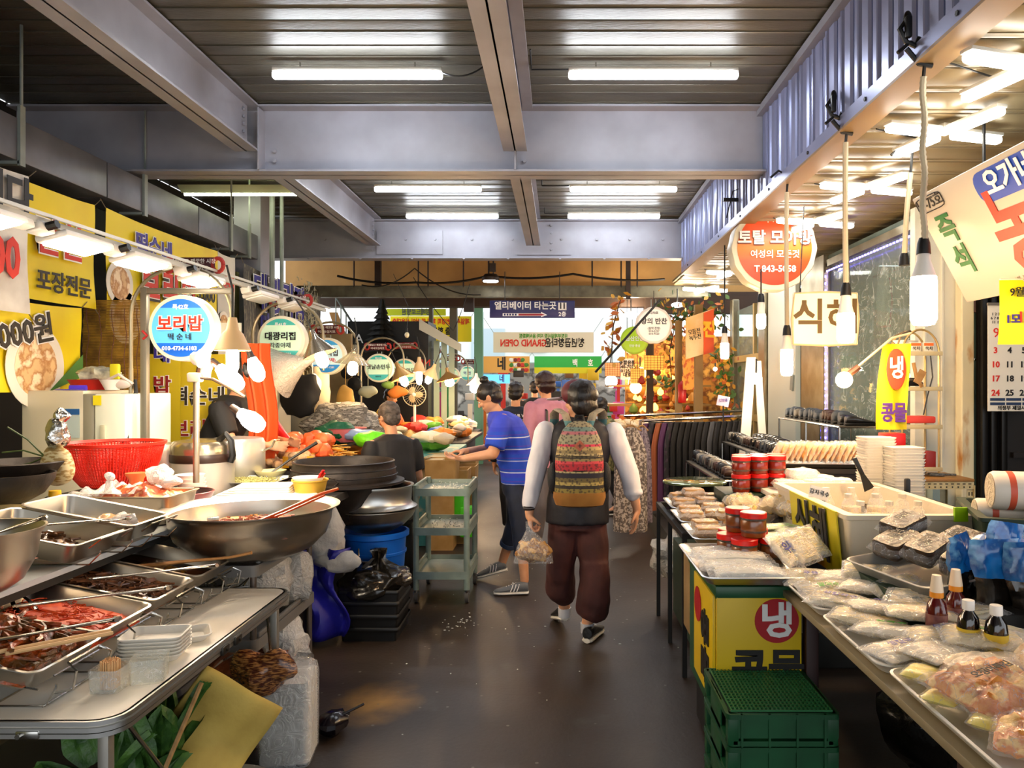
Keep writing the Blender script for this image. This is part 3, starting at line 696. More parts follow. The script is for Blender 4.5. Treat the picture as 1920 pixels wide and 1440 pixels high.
b = B(); b.rloft([(.08, .08, .01, 0), (.085, .085, .01, .065), (.081, .081, .009, .065), (.076, .076, .009, .004)]); mk('cup_wall', b, film('clear box', 'f4f4f0', .8, .08, .2), t)
b = B()
for i in range(110):
    a = i * 2.4; r = .026 * math.sqrt(i / 110); x, y = r * math.cos(a), r * math.sin(a); b.cyl((x * .96, y * .96, .004), (x, y, .082 + .003 * math.sin(i)), .0016, seg=4)
mk('toothpicks', b, M('toothpick', 'dcae76', .6), t, kind='stuff')
b = B(); b.rloft([(.09, .09, .01, 0), (.095, .095, .01, .07), (.091, .091, .009, .07), (.086, .086, .009, .004)]); b.move((-1.22, 2.22, .723), Matrix.Rotation(.3, 3, 'Z')); solo('clear_box', b, film('clear box', 'f4f4f0'), 'empty clear plastic box between toothpicks and foam trays', 'box')
# --- trolley with the big mixing bowl
def trolley(label, x0, x1, y0, y1, zs, zb, ztop, mat, name='trolley', pr=.014, sh=.05, wheels=True, pm=None):
    cx, cy = (x0 + x1) / 2, (y0 + y1) / 2
    t = thing(name, label, 'trolley', (cx, cy, 0)); w, d = x1 - x0, y1 - y0
    for z in zs:
        b = B(); b.rloft([(w, d, .03, z - sh), (w, d, .03, z), (w - .02, d - .02, .025, z), (w - .05, d - .05, .02, z - sh * .55)]); mk('shelf', b, mat, t)
        if wheels:
            b = B(); g = .0
            for sx in (-1, 1): b.box((sx * (w / 2 - .012), 0, z + .012), (.018, d * .9, .022), bev=.005)
            mk('shelf_rail', b, mat, t)
    for sx in (-1, 1):
        for sy in (-1, 1):
            X, Y = sx * (w / 2 - .025), sy * (d / 2 - .025)
            b = B(); b.cyl((X, Y, zb), (X, Y, ztop), pr, seg=12); mk('post', b, pm or mat, t)
            if wheels:
                b = B(); b.cyl((X, Y, .06), (X, Y, zb), .012, seg=8); b.box((X, Y + .012, .075), (.035, .03, .02)); fk = mk('caster_fork', b, CHROME, t)
                b = B(); b.cyl((X - .013, Y + .025, .047), (X + .013, Y + .025, .047), .047, seg=20); mk('wheel', b, M('caster wheel', '4a4742', .6), fk)
    return t
trolley('dark grey trolley carrying the big mixing bowl', -1.82, -1.316, 3.24, 4.02, (.81, .485, .15), .1, .81, M('dark grey plastic', '6d6a66', .45), pm=M('trolley pole', '6a6058', .35, .6))
bowl('mixing_bowl', 'huge steel mixing bowl with red sauce at the centre of the left stall', (-1.43, 3.47, .812), [(0, .002), (.2, 0), (.27, .03), (.33, .09), (.352, .15), (.356, .19), (.372, .212), (.392, .218), (.393, .223), (.374, .219), (.35, .197), (.343, .15), (.32, .09), (.25, .035), (0, .012)], STEEL, 64)
food('red_sauce', mound(.5, .5, .03, 13, 20, .8, 14, .13, .4), M('sauce mix', '9a4a1c', .4, n=(16, 'd09a4a', .4, .6, '7a2a10', .5), coat=.3), 'smears of red chilli sauce and grains in the mixing bowl', (-1.43, 3.47, .8), extra=[strands(160, .4, .4, .15, .03, .004, .03, None, '', 21, .6, .5, 4, 3)])
b = B(); b.tube([(-1.36, 3.32, .98), (-1.27, 3.38, 1.02), (-1.12, 3.5, 1.085), (-1.06, 3.56, 1.1)], [.018, .01, .013, .012], 8, flat=.6); b.tube([(-1.35, 3.34, .98), (-1.26, 3.4, 1.01), (-1.11, 3.52, 1.075)], [.014, .008, .01], 8, flat=.6); solo('orange_ladle', b, M('orange plastic', 'd8501c', .4), 'orange plastic rice paddle leaning out of the mixing bowl', 'paddle')
b = B(); b.box((-1.58, 3.4, .98), (.05, .03, .03), rz=.5, bev=.004); solo('steel_scoop', b, TONG, 'small steel scoop half buried in the red sauce', 'scoop')
# things on the lower shelves
b = B(); b.ell((-1.5, 3.75, .62), (.16, .15, .15), 16, 12, nz=.35, ns=14, sd=4); b.ell((-1.36, 3.85, .6), (.09, .1, .14), 14, 10, nz=.4, ns=16, sd=8); solo('plastic_bag_bundle', b, film('bag film', 'd8d4cc', .4), 'bundle of clear plastic bags on the middle trolley shelf', 'plastic bags', kind='stuff')
b = B()
for k in range(16):
    q = R.uniform; pts = [(-1.62 + q(-.1, .18), 3.3 + q(0, .2), .5 + q(0, .2)) for _ in range(5)]; b.tube([Vector(p) for p in pts], .004, 5)
solo('wire_tangle', b, CHROME, 'tangle of bent wire racks below the mixing bowl', 'wire', kind='stuff')
b = B()
for k in range(40):
    z = .17 + k * .0035; a = k * .4; b.tube([(-1.5 + (.1 + k * .002) * math.cos(a + j * .5), 3.6 + (.17 + k * .003) * math.sin(a + j * .5), z + .012 * math.sin(j * 1.3 + k)) for j in range(13)], .007, 5)
solo('wicker_basket', b, M('wicker', '6a3a1c', .6), 'brown wicker basket on the lowest trolley shelf', 'basket')
b = B(); b.ell((-1.38, 3.75, .3), (.11, .11, .13), 14, 10, nz=.5, ns=18, sd=9); solo('clear_bag', b, film('white film'), 'puffy clear bag above the wicker basket', 'plastic bag')
# --- things stored under the folding table
b = B(); b.box((-1.85, 2.75, .06), (.9, 1.2, .12), bev=.01); solo('low_pallet', b, M('dark pallet', '15120f', .8), 'dark low pallet under the folding table', 'pallet')
LEAF = M('lettuce leaf', '1f4412', .5, n=(14, '47702a'), b=(30, .8))
t = thing('lettuce_bunch', 'bunch of dark green leafy lettuce under the folding table', 'vegetable', (-1.42, 2.45, .12))
q = random.Random(4); leaf0 = None
for k in range(26):
    if leaf0 is None or k % 5 == 0:
        b = B(); sd = k
        b.grid(lambda u, v: Vector(((v - .5) * .16 * math.sin(PI * min(1, u * .9 + .12)) ** .7, .02 * math.sin(v * 19 + sd) * u + .05 * u * u, u * .24 + .012 * math.sin(v * 25 + u * 9))), 8, 8)
        o = leaf0 = mk('leaf', b, LEAF, t)
    else: o = leaf0.copy(); C.objects.link(o)
    o.location = (q.uniform(-.12, .12), q.uniform(-.12, .1), q.uniform(.02, .26)); o.rotation_euler = (q.uniform(-.9, .9), q.uniform(-.5, .5), q.uniform(0, 6.28)); o.scale = (q.uniform(.8, 1.2),) * 3
b = B(); b.grid(lambda u, v: Vector(((u - .5) * .30, .012 * math.sin(u * 8) - .02 * math.cos(v * 7), (v - .5) * .34)), 14, 14)
o = solo('paper_sack', b, M('kraft sack', 'c9ab52', .75, n=(4, 'a3863a', .4, .7), b=(20, .4)), 'large yellowish paper sack leaning in front of the lettuce', 'sack')
o.location = (-1.27, 2.5, .27); o.rotation_euler = (-.2, .62, .25)
m = o.modifiers.new('s', 'SOLIDIFY'); m.thickness = .02
b = strands(70, .16, .3, 0, .06, .005, .3, None, '', 31, .12, .5, 5, 5); b.move((-1.72, 2.3, .16), Matrix.Rotation(.8, 3, 'Z')); solo('spring_onions', b, M('spring onion', '8a8a38', .5, n=(9, '4a6a24', .4, .6)), 'loose bundle of rooty spring onions low under the table', 'vegetable', kind='stuff')
b = B(); b.tube([(-1.31, 2.25, .1), (-1.26, 2.35, .35), (-1.2, 2.5, .6)], .008, 6); solo('wooden_stick', b, WOOD, 'thin wooden stick leaning against the folding table rim', 'stick')
bowl('enamel_basin', 'white speckled basin on the floor under the paper sack', (-1.22, 2.66, 0), [(0, .003), (.1, 0), (.15, .06), (.18, .13), (.2, .14), (.2, .145), (.178, .137), (.145, .065), (.1, .012), (0, .01)], M('enamel', 'c9c6be', .35, n=(40, '8a867c', .3, .38)))
b = B()
for k in range(14): b.ell((-1.22 + R.uniform(-.1, .1), 2.66 + R.uniform(-.1, .1), .14 + R.uniform(-.03, .02)), (.05, .045, .02), 8, 6, nz=.5, ns=30, sd=k)
solo('lettuce_scraps', b, M('pale lettuce', '6f9a34', .5, n=(20, '3f6a20')), 'pale lettuce scraps inside the white speckled basin', 'vegetable', kind='stuff')
# stack of foam trays in a bag
t = thing('foam_tray_pack', 'tall bagged stack of white foam trays standing on the floor', 'pack', (-1.16, 3.2, 0), .12)
pc = None
for k in range(30):
    if pc is None:
        b = B(); b.rloft([(.19, .19, .02, 0), (.205, .205, .025, .008), (.17, .17, .02, .008)]); o = pc = mk('foam_tray', b, FOAM, t)
    else: o = pc.copy(); C.objects.link(o)
    o.location = (0, 0, .012 + k * .0115)
b = B(); b.rloft([(.2, .2, .03, 0), (.215, .215, .03, .02), (.218, .218, .03, .34), (.212, .16, .03, .39), (.17, .06, .02, .42)]); mk('plastic_wrap', b, film('clear wrap', 'ffffff', .7, .1, 1.0, 16), t)
b = B(); b.ell((0, 0, 0), (.13, .07, .09), 18, 14, nz=.4, ns=12, sd=6); b.move((-1.22, 3.08, .42)); solo('dried_fish_pack', b, M('dried fish', '5a2408', .25, n=(30, 'd08a48', .45, .6), b=(40, 1), coat=.8, stretch=(1, 3, 6)), 'glossy brown dried fish pack lying on the bagged foam trays', 'food')
b = B(); b.ell((-1.04, 3.42, .05), (.07, .09, .05), 12, 8, nz=.3, ns=30); b.tube([(-1.02, 3.4, .08), (-.92, 3.5, .1)], .006, 6); solo('eggplant', b, M('eggplant', '120d14', .2), 'dark eggplant with a green stalk poking from behind the foam trays', 'vegetable')
# --- black crate with rubbish bag, blue tub, bowls on it
t = thing('black_crate', 'black plastic crate on the floor beside the grey trolley', 'crate', (-1.19, 4.82, 0))
b = B(); b.rloft([(.34, .36, .02, 0), (.38, .4, .02, .3), (.37, .39, .02, .3), (.33, .35, .02, .01)]); mk('crate_body', b, BLACK, t)
b = B()
for z in (.06, .14, .22, .29): b.rloft([(.375, .395, .02, z), (.385, .405, .02, z + .012), (.385, .405, .02, z + .02), (.375, .395, .02, z + .03)], cap0=False, cap1=False)
mk('rib', b, BLACK, t)
b = B(); b.ell((0, 0, 0), (.22, .21, .12), 40, 26, nz=.28, ns=11, sd=5); b.lathe([(.13, .06), (.06, .12), (.03, .16), (.045, .21), (.015, .22)], (.03, -.02, 0), 22, cap1=True, wob=.5); b.move((-1.19, 4.8, .33)); solo('rubbish_bag', b, M('black bag', '16130f', .22, b=(14, 1.0), coat=.6), 'shiny black rubbish bag knotted on the black crate', 'bag')
b = B(); b.grid(lambda u, v: Vector((-1.62 + u * .3 + .05 * math.sin(v * 7), 4.55 + .06 * math.sin(u * 9 + v * 4), .05 + v * .55)), 14, 14); o = solo('blue_tarp', b, M('blue tarp', '1c1a8a', .45, b=(9, .8)), 'deep blue tarpaulin draped between the trolley and the black crate', 'tarp'); m = o.modifiers.new('s', 'SOLIDIFY'); m.thickness = .01
b = B(); b.ell((-1.45, 4.6, .68), (.12, .1, .2), 18, 14, nz=.4, ns=12, sd=7); b.ell((-1.36, 4.55, .52), (.14, .08, .07), 14, 10, nz=.4, ns=14, sd=3); solo('white_bag', b, M('white bag', 'c9c4bc', .4, b=(16, 1)), 'crumpled white bag stuffed above the blue tarpaulin', 'bag')
t = thing('blue_tub', 'bright blue plastic tub with wire handle under the steel bowls', 'tub', (-1.26, 5.1, 0))
BLUEP = M('blue plastic', '0f63c8', .38)
b = B(); b.lathe([(0, 0), (.17, 0), (.205, .56), (.225, .57), (.226, .6), (.21, .605), (.198, .58), (.165, .02), (0, .015)], seg=40); b.lathe([(.2, .45), (.208, .455), (.209, .47), (.203, .475)], seg=40); mk('tub_body', b, BLUEP, t)
b = B(); b.tube([(-.06, -.205, .52), (-.055, -.225, .47), (-.03, -.23, .44), (.03, -.23, .44), (.055, -.225, .47), (.06, -.205, .52)], .006, 6); mk('handle', b, CHROME, t)
bowl('steel_basin', 'steel basin resting on the bright blue tub', (-1.27, 5.1, .6), [(0, 0), (.12, 0), (.2, .04), (.26, .1), (.285, .15), (.3, .155), (.3, .16), (.278, .155), (.25, .1), (.19, .045), (0, .01)], STEEL, 56)
t = thing('aluminium_pot', 'wide aluminium pot set into the steel basin', 'pot', (-1.27, 5.1, .735))
b = B(); b.lathe([(0, 0), (.2, 0), (.22, .0), (.285, .03), (.29, .035), (.262, .05), (.25, .07), (.255, .16), (.268, .175), (.268, .18), (.25, .178), (.24, .16), (.238, .05), (0, .03)], seg=56); mk('pot_body', b, ALU, t)
# --- cooking counter
t = thing('cooking_counter', 'dark counter behind the mixing bowl holding cauldron and cookers', 'counter', (-1.95, 4.75, 0))
b = B(); b.box((0, 0, .9), (1.2, 1.2, .05), bev=.005); b.box((-.1, .1, .45), (1.0, 1.0, .86)); mk('counter_body', b, M('dark counter', '26201a', .6), t)
b = B(); b.box((.25, -.35, .935), (.5, .35, .02), bev=.003); mk('wooden_board', b, M('board wood', 'a87a40', .5), t)
t = thing('iron_cauldron', 'black cast iron cauldron with raised ring on the counter', 'cauldron', (-1.46, 5.05, .93))
IRON = M('cast iron', '1d1713', .5, .3, n=(12, '2e241d'), b=(40, .2))
b = B(); b.lathe([(.0, -.3), (.2, -.25), (.3, -.05), (.335, .0), (.4, .005), (.4, .02), (.345, .03), (.35, .06), (.338, .1), (.33, .135), (.336, .15), (.325, .155), (.31, .13), (.31, .02), (.2, -.2), (0, -.24)], (0, 0, 0), 64); mk('cauldron_body', b, IRON, t)
b = B(); b.tube([(.3 * 0 + x, -.345 + .0 * x, z) for x, z in ((-.06, .045), (-.04, .07), (0, .08), (.04, .07), (.06, .045), (.04, .025), (0, .02), (-.04, .025), (-.06, .045))], .006, 6); b.lathe([(.351, .06), (.356, .063), (.351, .067)], seg=64); b.lathe([(.34, .1), (.346, .103), (.34, .107)], seg=64); mk('relief', b, IRON, t)
bowl('plastic_bowl', 'mustard yellow plastic bowl beside the cauldron', (-1.48, 4.42, .945), [(0, 0), (.07, 0), (.085, .02), (.098, .08), (.106, .085), (.106, .092), (.096, .088), (.08, .02), (0, .01)], M('mustard plastic', 'd0a437', .45))
bowl('white_bowl', 'stack of white bowls inside the mustard yellow bowl', (-1.49, 4.42, 1.0), [(0, 0), (.06, 0), (.09, .045), (.092, .05), (.085, .048), (.0, .02)], WHITE)
b = B(); b.tube([(-1.43, 4.4, 1.03), (-1.4, 4.38, 1.07), (-1.385, 4.37, 1.095)], [.01, .016, .01], 8, flat=.6); b.tube([(-1.425, 4.42, 1.03), (-1.39, 4.4, 1.075)], .01, 8); solo('red_tongs', b, M('red plastic', 'd01818', .35), 'red tongs sticking out of the mustard yellow bowl', 'tongs')
b = B()
for k in range(6): b.box((-1.78 + .01 * k, 4.36 + .005 * k, .945 + k * .012), (.46 - .03 * k, .26 - .01 * k, .011), rz=.03 * k, bev=.005)
b.box((-1.55, 4.3, .95), (.25, .18, .03), rz=-.2, bev=.01)
solo('towel_stack', b, M('white towel', 'ece4da', .9, b=(60, .4)), 'folded white cloths piled in front of the bean tray', 'cloth', ang=80)
tray('shallow metal tray of green beans by the rice cooker', (-1.98, 4.75, .965), .46, .38, .03, rr=.03, name='bean_tray', mat=ALU)
b = mound(.34, .26, .03, 17, 10, .3, 10, .97)
o = food('green_beans', b, M('mung bean', '8a8440', .55, n=(90, 'c9c07a', .4, .6)), 'scattered greenish beans on the shallow metal tray', (-1.98, 4.75, .0), extra=[strands(500, .36, .28, .985, .02, .004, .012, None, '', 41, .2, .5, 4, 2)])
t = thing('rice_cooker', 'large steel rice cooker with dark brown band', 'rice cooker', (-2.2, 4.6, .925))
b = B(); b.lathe([(0, 0), (.17, 0), (.182, .01), (.182, .2)], seg=40); mk('body', b, M('cooker body', 'c9c2b8', .3, .5), t)
b = B(); b.lathe([(.183, .2), (.186, .205), (.186, .245), (.183, .25)], seg=40); mk('band', b, M('brown band', '2f1a12', .4), t)
b = B(); b.lathe([(.183, .25), (.182, .3), (.165, .325), (.1, .335), (0, .338)], seg=40); mk('lid', b, M('cooker lid', 'b9a98e', .22, .9), t)
b = B(); b.tube([(.12, -.05, .33), (.17, -.06, .37), (.2, -.06, .33), (.21, -.06, .24), (.195, -.06, .2)], .02, 8); mk('handle', b, BLACK, t)
t = thing('soup_pot', 'pale aluminium soup pot behind the rice cooker', 'pot', (-2.18, 5.05, .925))
b = B(); b.lathe([(0, 0), (.17, 0), (.175, .01), (.175, .28), (.16, .31), (0, .325)], seg=36); mk('pot_body', b, M('worn aluminium', 'c2bdb2', .35, .7), t)
b = B(); b.tube([(.17, 0, .22), (.23, 0, .25), (.26, -.02, .3)], .007, 6); mk('handle', b, CHROME, t)
t = thing('tall_pot', 'steel pot lid at the edge of the rice cooker', 'pot', (-2.45, 4.65, .93))
b = B(); b.lathe([(0, 0), (.12, 0), (.12, .26), (.1, .3), (0, .31)], seg=30); mk('pot_body', b, STEEL, t)
b = B(); b.tube([(-1.93, 4.9, .99), (-1.8, 5.0, 1.1), (-1.66, 5.1, 1.2)], [.01, .008, .013], 8); b.ell((-1.95, 4.88, .98), (.04, .03, .02)); solo('ladle', b, CHROME, 'steel ladle handle rising from the small bowls', 'ladle')
for k, (x, y, lb) in enumerate(((-1.93, 4.98, 'cream rimmed bowl under the ladle'), (-2.06, 5.06, 'small cream bowl beside the soup pot'))):
    bowl('small_bowl', lb, (x, y, .93 + .03 * (k == 0)), [(0, 0), (.06, 0), (.08, .03), (.1, .06), (.1, .065), (.07, .03), (0, .01)], M('cream enamel', 'd9cf9a', .4))
# left counter: red pan, kimchi tray, wok, basket
bowl('red_pan', 'dark red pan with black inside right of the kimchi tray', (-1.98, 3.88, .955), [(0, 0), (.1, 0), (.15, .04), (.17, .085), (.165, .088), (.14, .05), (0, .02)], M('red enamel', '7a120e', .3))
b = B(); b.lathe([(.16, .086), (.138, .05), (.09, .02), (0, .018)], (-1.98, 3.88, .9565), 32); solo('pan_lining', b, BLACK, 'black inner lining with ladle in the dark red pan', 'lining')
t = tray('deep steel tray of red kimchi wrapped in film on the raised table', (-2.0, 3.55, .955), .44, .32, .13, rr=.03, name='deep_tray', mat=M('brushed steel', 'b5a894', .34, 1))
food('red_kimchi', mound(.38, .26, .07, 19, 18, .6, 22, .08), M('kimchi', 'c85a20', .3, n=(24, 'e0a060', .4, .6, '9a2a10', .5), coat=.6), 'orange red kimchi showing over the rim of the deep tray', (-2.0, 3.55, .97))
b = B(); b.grid(lambda u, v: Vector((-2.2 + u * .26, 3.4 + v * .3, 1.1 + .03 * math.sin(u * 14 + v * 5) * math.sin(v * 11))), 16, 16); solo('film_sheet', b, film('white film'), 'crinkled plastic film pulled back from the kimchi tray', 'film')
b = B(); b.ell((-1.93, 3.6, 1.16), (.06, .05, .045), 16, 12, nz=.5, ns=26, sd=1); b.ell((-1.88, 3.6, 1.13), (.05, .05, .03), 16, 12, nz=.5, ns=26, sd=4); solo('plastic_glove', b, film('white film'), 'crumpled clear glove on the kimchi tray', 'glove')
b = B(); b.tube([(-2.1, 3.48, 1.09), (-2.1, 3.48, 1.15)], [.025, .015], 8); b.ell((-2.1, 3.48, 1.17), (.025, .02, .02), nz=.4, ns=40); solo('bag_knot', b, film('white film'), 'knotted white bag end standing on the kimchi tray', 'plastic bag')
# red basket, pierced
t = thing('red_basket', 'large red plastic colander basket on the left counter', 'basket', (-2.36, 3.95, 1.06))
REDP = M('red basket plastic', 'd8230f', .38)
b = B(); b.lathe([(.235, .215), (.25, .22), (.252, .235), (.238, .235), (.232, .22)], seg=48); b.lathe([(0, 0), (.13, 0), (.15, .01), (.145, .012), (0, .006)], seg=32); mk('basket_rim', b, REDP, t)
b = B()
for i in range(96):
    a = 2 * PI * i / 96; b.tube([(r * math.cos(a), r * math.sin(a), z) for r, z in ((.148, .008), (.18, .05), (.215, .13), (.237, .218))], .0035, 4)
for k in range(26):
    u = k / 25; z = .01 + .2 * u; r = .15 + .087 * u ** .75
    b.tube([(r * math.cos(2 * PI * i / 40), r * math.sin(2 * PI * i / 40), z) for i in range(41)], .0028, 4)
mk('basket_mesh', b, REDP, t, kind='stuff')
b = B(); b.box((-2.36, 3.98, .99), (.5, .42, .08), bev=.01); solo('dark_box', b, M('dark box', '2a1a14', .7), 'dark box under the red colander basket', 'box')
bowl('iron_wok', 'black iron wok on a cream board at the frame edge', (-2.4, 3.25, 1.08), [(0, 0), (.07, .005), (.13, .04), (.17, .1), (.175, .13), (.168, .13), (.12, .05), (0, .015)], IRON)
bowl('steel_wok', 'second dark wok nested behind the iron wok', (-2.5, 3.45, 1.1), [(0, 0), (.1, .01), (.15, .06), (.2, .14), (.195, .145), (.14, .07), (0, .015)], IRON)
b = B(); b.box((-2.42, 3.25, 1.035), (.42, .34, .03), bev=.004); b.box((-2.16, 3.2, 1.07), (.09, .04, .02), rot=Matrix.Rotation(.6, 3, 'Y'), bev=.004); solo('cream_board', b, M('cream board', 'd8c68e', .5), 'cream board with an upturned corner under the wok', 'board')
b = B(); b.box((-2.42, 3.25, .98), (.44, .36, .07), bev=.004); solo('red_box', b, M('dull red box', '8a2a1a', .5), 'dull red box under the cream board', 'box')
FOIL = M('foil', 'd0cdc6', .18, 1, b=(24, 1))
b = B(); b.ell((0, 0, 0), (.05, .05, .075), 22, 16, nz=.35, ns=22, sd=3); b.ell((.02, 0, .08), (.035, .035, .035), 16, 12, nz=.4, ns=26, sd=5); b.move((-2.36, 3.5, 1.37)); solo('foil_bundle', b, FOIL, 'crumpled aluminium foil bundle above the patterned bag', 'foil')
b = B(); b.ell((0, 0, 0), (.075, .05, .1), 20, 16, nz=.25, ns=12, sd=3); b.move((-2.36, 3.5, 1.22)); solo('patterned_bag', b, M('patterned bag', 'b8ab84', .6, n=(30, '8a6f3c', .45, .55), stretch=(1, 1, 3)), 'beige patterned bag tied under the foil bundle', 'bag')
b = B(); b.tube([(0, 0, 0), (-.08, 0, .08), (-.16, -.02, .14)], .004, 5); b.tube([(0, 0, 0), (-.1, 0, .03), (-.2, 0, .02)], .004, 5); b.tube([(0, 0, 0), (-.08, .02, -.03), (-.16, .02, -.05)], .004, 5); b.move((-2.4, 3.48, 1.26)); solo('green_stalks', b, M('green stalk', '3a4a1c', .5), 'thin green stalks poking out beside the foil bundle', 'vegetable')
t = thing('spice_jar', 'small jar with yellow lid in front of the patterned bag', 'jar', (-2.3, 3.4, 1.02), 0)
b = B(); b.lathe([(0, 0), (.03, 0), (.033, .01), (.033, .06), (.025, .07)], seg=18); mk('jar_body', b, film('white film'), t)
b = B(); b.lathe([(0, .095), (.024, .095), (.026, .07), (0, .07)], seg=18); mk('lid', b, M('yellow lid', 'e8b818', .4), t)
b = B(); b.ell((-2.22, 3.4, 1.06), (.08, .05, .05), 16, 12, nz=.4, ns=20, sd=2); solo('bagged_salt', b, film('bag film'), 'rumpled clear bag beside the yellow lidded jar', 'plastic bag')
b = B(); b.ell((-2.1, 3.8, 1.02), (.05, .03, .02), nz=.3); b.cyl((-2.06, 3.8, 1.0), (-2.06, 3.8, 1.05), .015); solo('plastic_scoop', b, M('lime plastic', '4ad020', .4), 'lime green plastic scoop lying before the red basket', 'scoop')
t = thing('orange_cup', 'orange and brown cup in front of the red basket', 'cup', (-2.1, 3.7, 1.07))
b = B(); b.lathe([(0, 0), (.028, 0), (.034, .06), (.05, .085), (.05, .09), (0, .09)], seg=18); mk('cup_body', b, M('orange cup', 'c8602a', .5), t)
for k in range(5):
    bowl('paper_cup', ['lowest', 'second', 'third', 'fourth', 'topmost'][k] + ' white cup in the leaning pile beside the lamp stand', (-2.04 - .004 * k, 4.15, .96 + k * .022), [(0, 0), (.05, 0), (.075, .045), (.077, .05), (.07, .046), (0, .008)], M('paper cup', 'e8d8cc', .5), 24, 'cup', 'white cups beside the lamp stand')
bowl('small_steel_bowl', 'small steel bowl under the leaning white cups', (-2.02, 4.0, .955), [(0, 0), (.06, 0), (.09, .05), (.085, .05), (0, .01)], STEEL)
# fridge and what is on it
t = thing('white_fridge', 'white kimchi fridge behind the red basket', 'fridge', (-2.99, 4.85, 0))
b = B(); b.box((-.12, 0, .78), (.38, .55, 1.56), bev=.01); mk('cabinet', b, M('fridge cream', 'cfc6ac', .4), t)
b = B(); b.box((.1, -.005, .77), (.07, .54, 1.54), bev=.006); mk('grey_side', b, M('fridge grey', '8f8a78', .4), t)
b = B(); b.box((.235, -.01, .77), (.19, .54, 1.54), bev=.01); mk('door', b, M('fridge white', 'e6ead8', .3), t)
b = B(); b.box((.2, -.29, 1.2), (.035, .02, .3), bev=.006); mk('handle', b, M('fridge handle', 'c8c4a8', .4), t)
b = B(); b.box((-.0, -.28, 1.36), (.1, .003, .18)); mk('energy_label', b, M('pale blue label', 'b8c8c4', .5), t, False)
b = B(); b.box((-.0, -.283, 1.43), (.1, .003, .035)); mk('label_heading', b, M('label blue', '1c5a9a', .5), t, False)
b = B(); b.box((.16, -.285, 1.5), (.05, .003, .06)); mk('yellow_note', b, M('note yellow', 'e8d818', .5), t, False)
bowl('red_basin', 'dark red basin on top of the white fridge', (-3.02, 4.85, 1.563), [(0, 0), (.12, 0), (.15, .06), (.16, .065), (.14, .06), (0, .01)], M('basin red', 'b81812', .4))
bowl('white_dish', 'white bowl on the fridge next to the dark red basin', (-2.83, 4.72, 1.563), [(0, 0), (.04, 0), (.07, .06), (.075, .065), (.06, .055), (0, .01)], WHITE)
b = B(); b.ell((-3.0, 4.85, 1.66), (.14, .08, .05), 18, 12, nz=.5, ns=18, sd=7); solo('snack_bags', b, M('grey snack bag', '7a7a74', .3, n=(18, 'c8c8b0'), b=(20, .6)), 'grey printed bags heaped in the dark red basin', 'bag')
b = B(); b.box((-2.86, 4.8, 1.68), (.06, .03, .1), bev=.01); solo('yellow_pack', b, M('yellow pack', 'd8d020', .4), 'yellow green packet standing on the fridge', 'packet')
b = B(); b.tube([(-2.8, 4.8, 1.6), (-2.72, 4.78, 1.62), (-2.68, 4.72, 1.55), (-2.68, 4.6, 1.35), (-2.66, 4.6, 1.2), (-2.69, 4.6, 1.1)], .012, 8); b.ell((-2.68, 4.58, 1.2), (.025, .02, .08), nz=.3); solo('cord_bunch', b, BLACK, 'black cord bunch hanging down the side of the fridge', 'cord')
b = B(); b.tube([(-2.86, 4.7, 1.62), (-2.78, 4.7, 1.66), (-2.7, 4.72, 1.6)], .01, 6); b.ell((-2.77, 4.72, 1.6), (.06, .04, .03)); solo('phone_handset', b, M('pinkish plastic', 'c8b8b0', .4), 'pale pink handset with cord on the fridge', 'handset')
b = B(); b.ell((-2.95, 4.5, 1.565), (.1, .03, .004)); b.cyl((-3.02, 4.6, 1.575), (-2.93, 4.62, 1.575), .018); solo('blue_marker', b, M('violet plastic', '4a30c8', .4), 'violet and blue marker on the edge of the fridge', 'marker')
# bamboo blind
t = thing('bamboo_blind', 'golden bamboo slat blind hanging behind the fridge', 'blind', (-3.2, 5.35, 0))
b = B()
for k in range(110):
    z = 1.0 + k * .011; b.box((.0 + .01 * math.sin(z * 9), .03 * math.sin(z * 4), z), (.46, .004, .009), rz=.02 * math.sin(k))
mk('slats', b, M('bamboo slat', 'b08428', .6, n=(12, '7a5618')), t, kind='stuff')
for x in (-.18, -.09, 0, .09, .18):
    b = B(); b.tube([(x + .008 * math.sin(k * 1.3), -.035 + .03 * math.sin((1 + k * .06) * 4), 1.0 + k * .06) for k in range(20)], .003, 4); mk('blind_cord', b, M('blind cord', '5a2a14', .7), t)
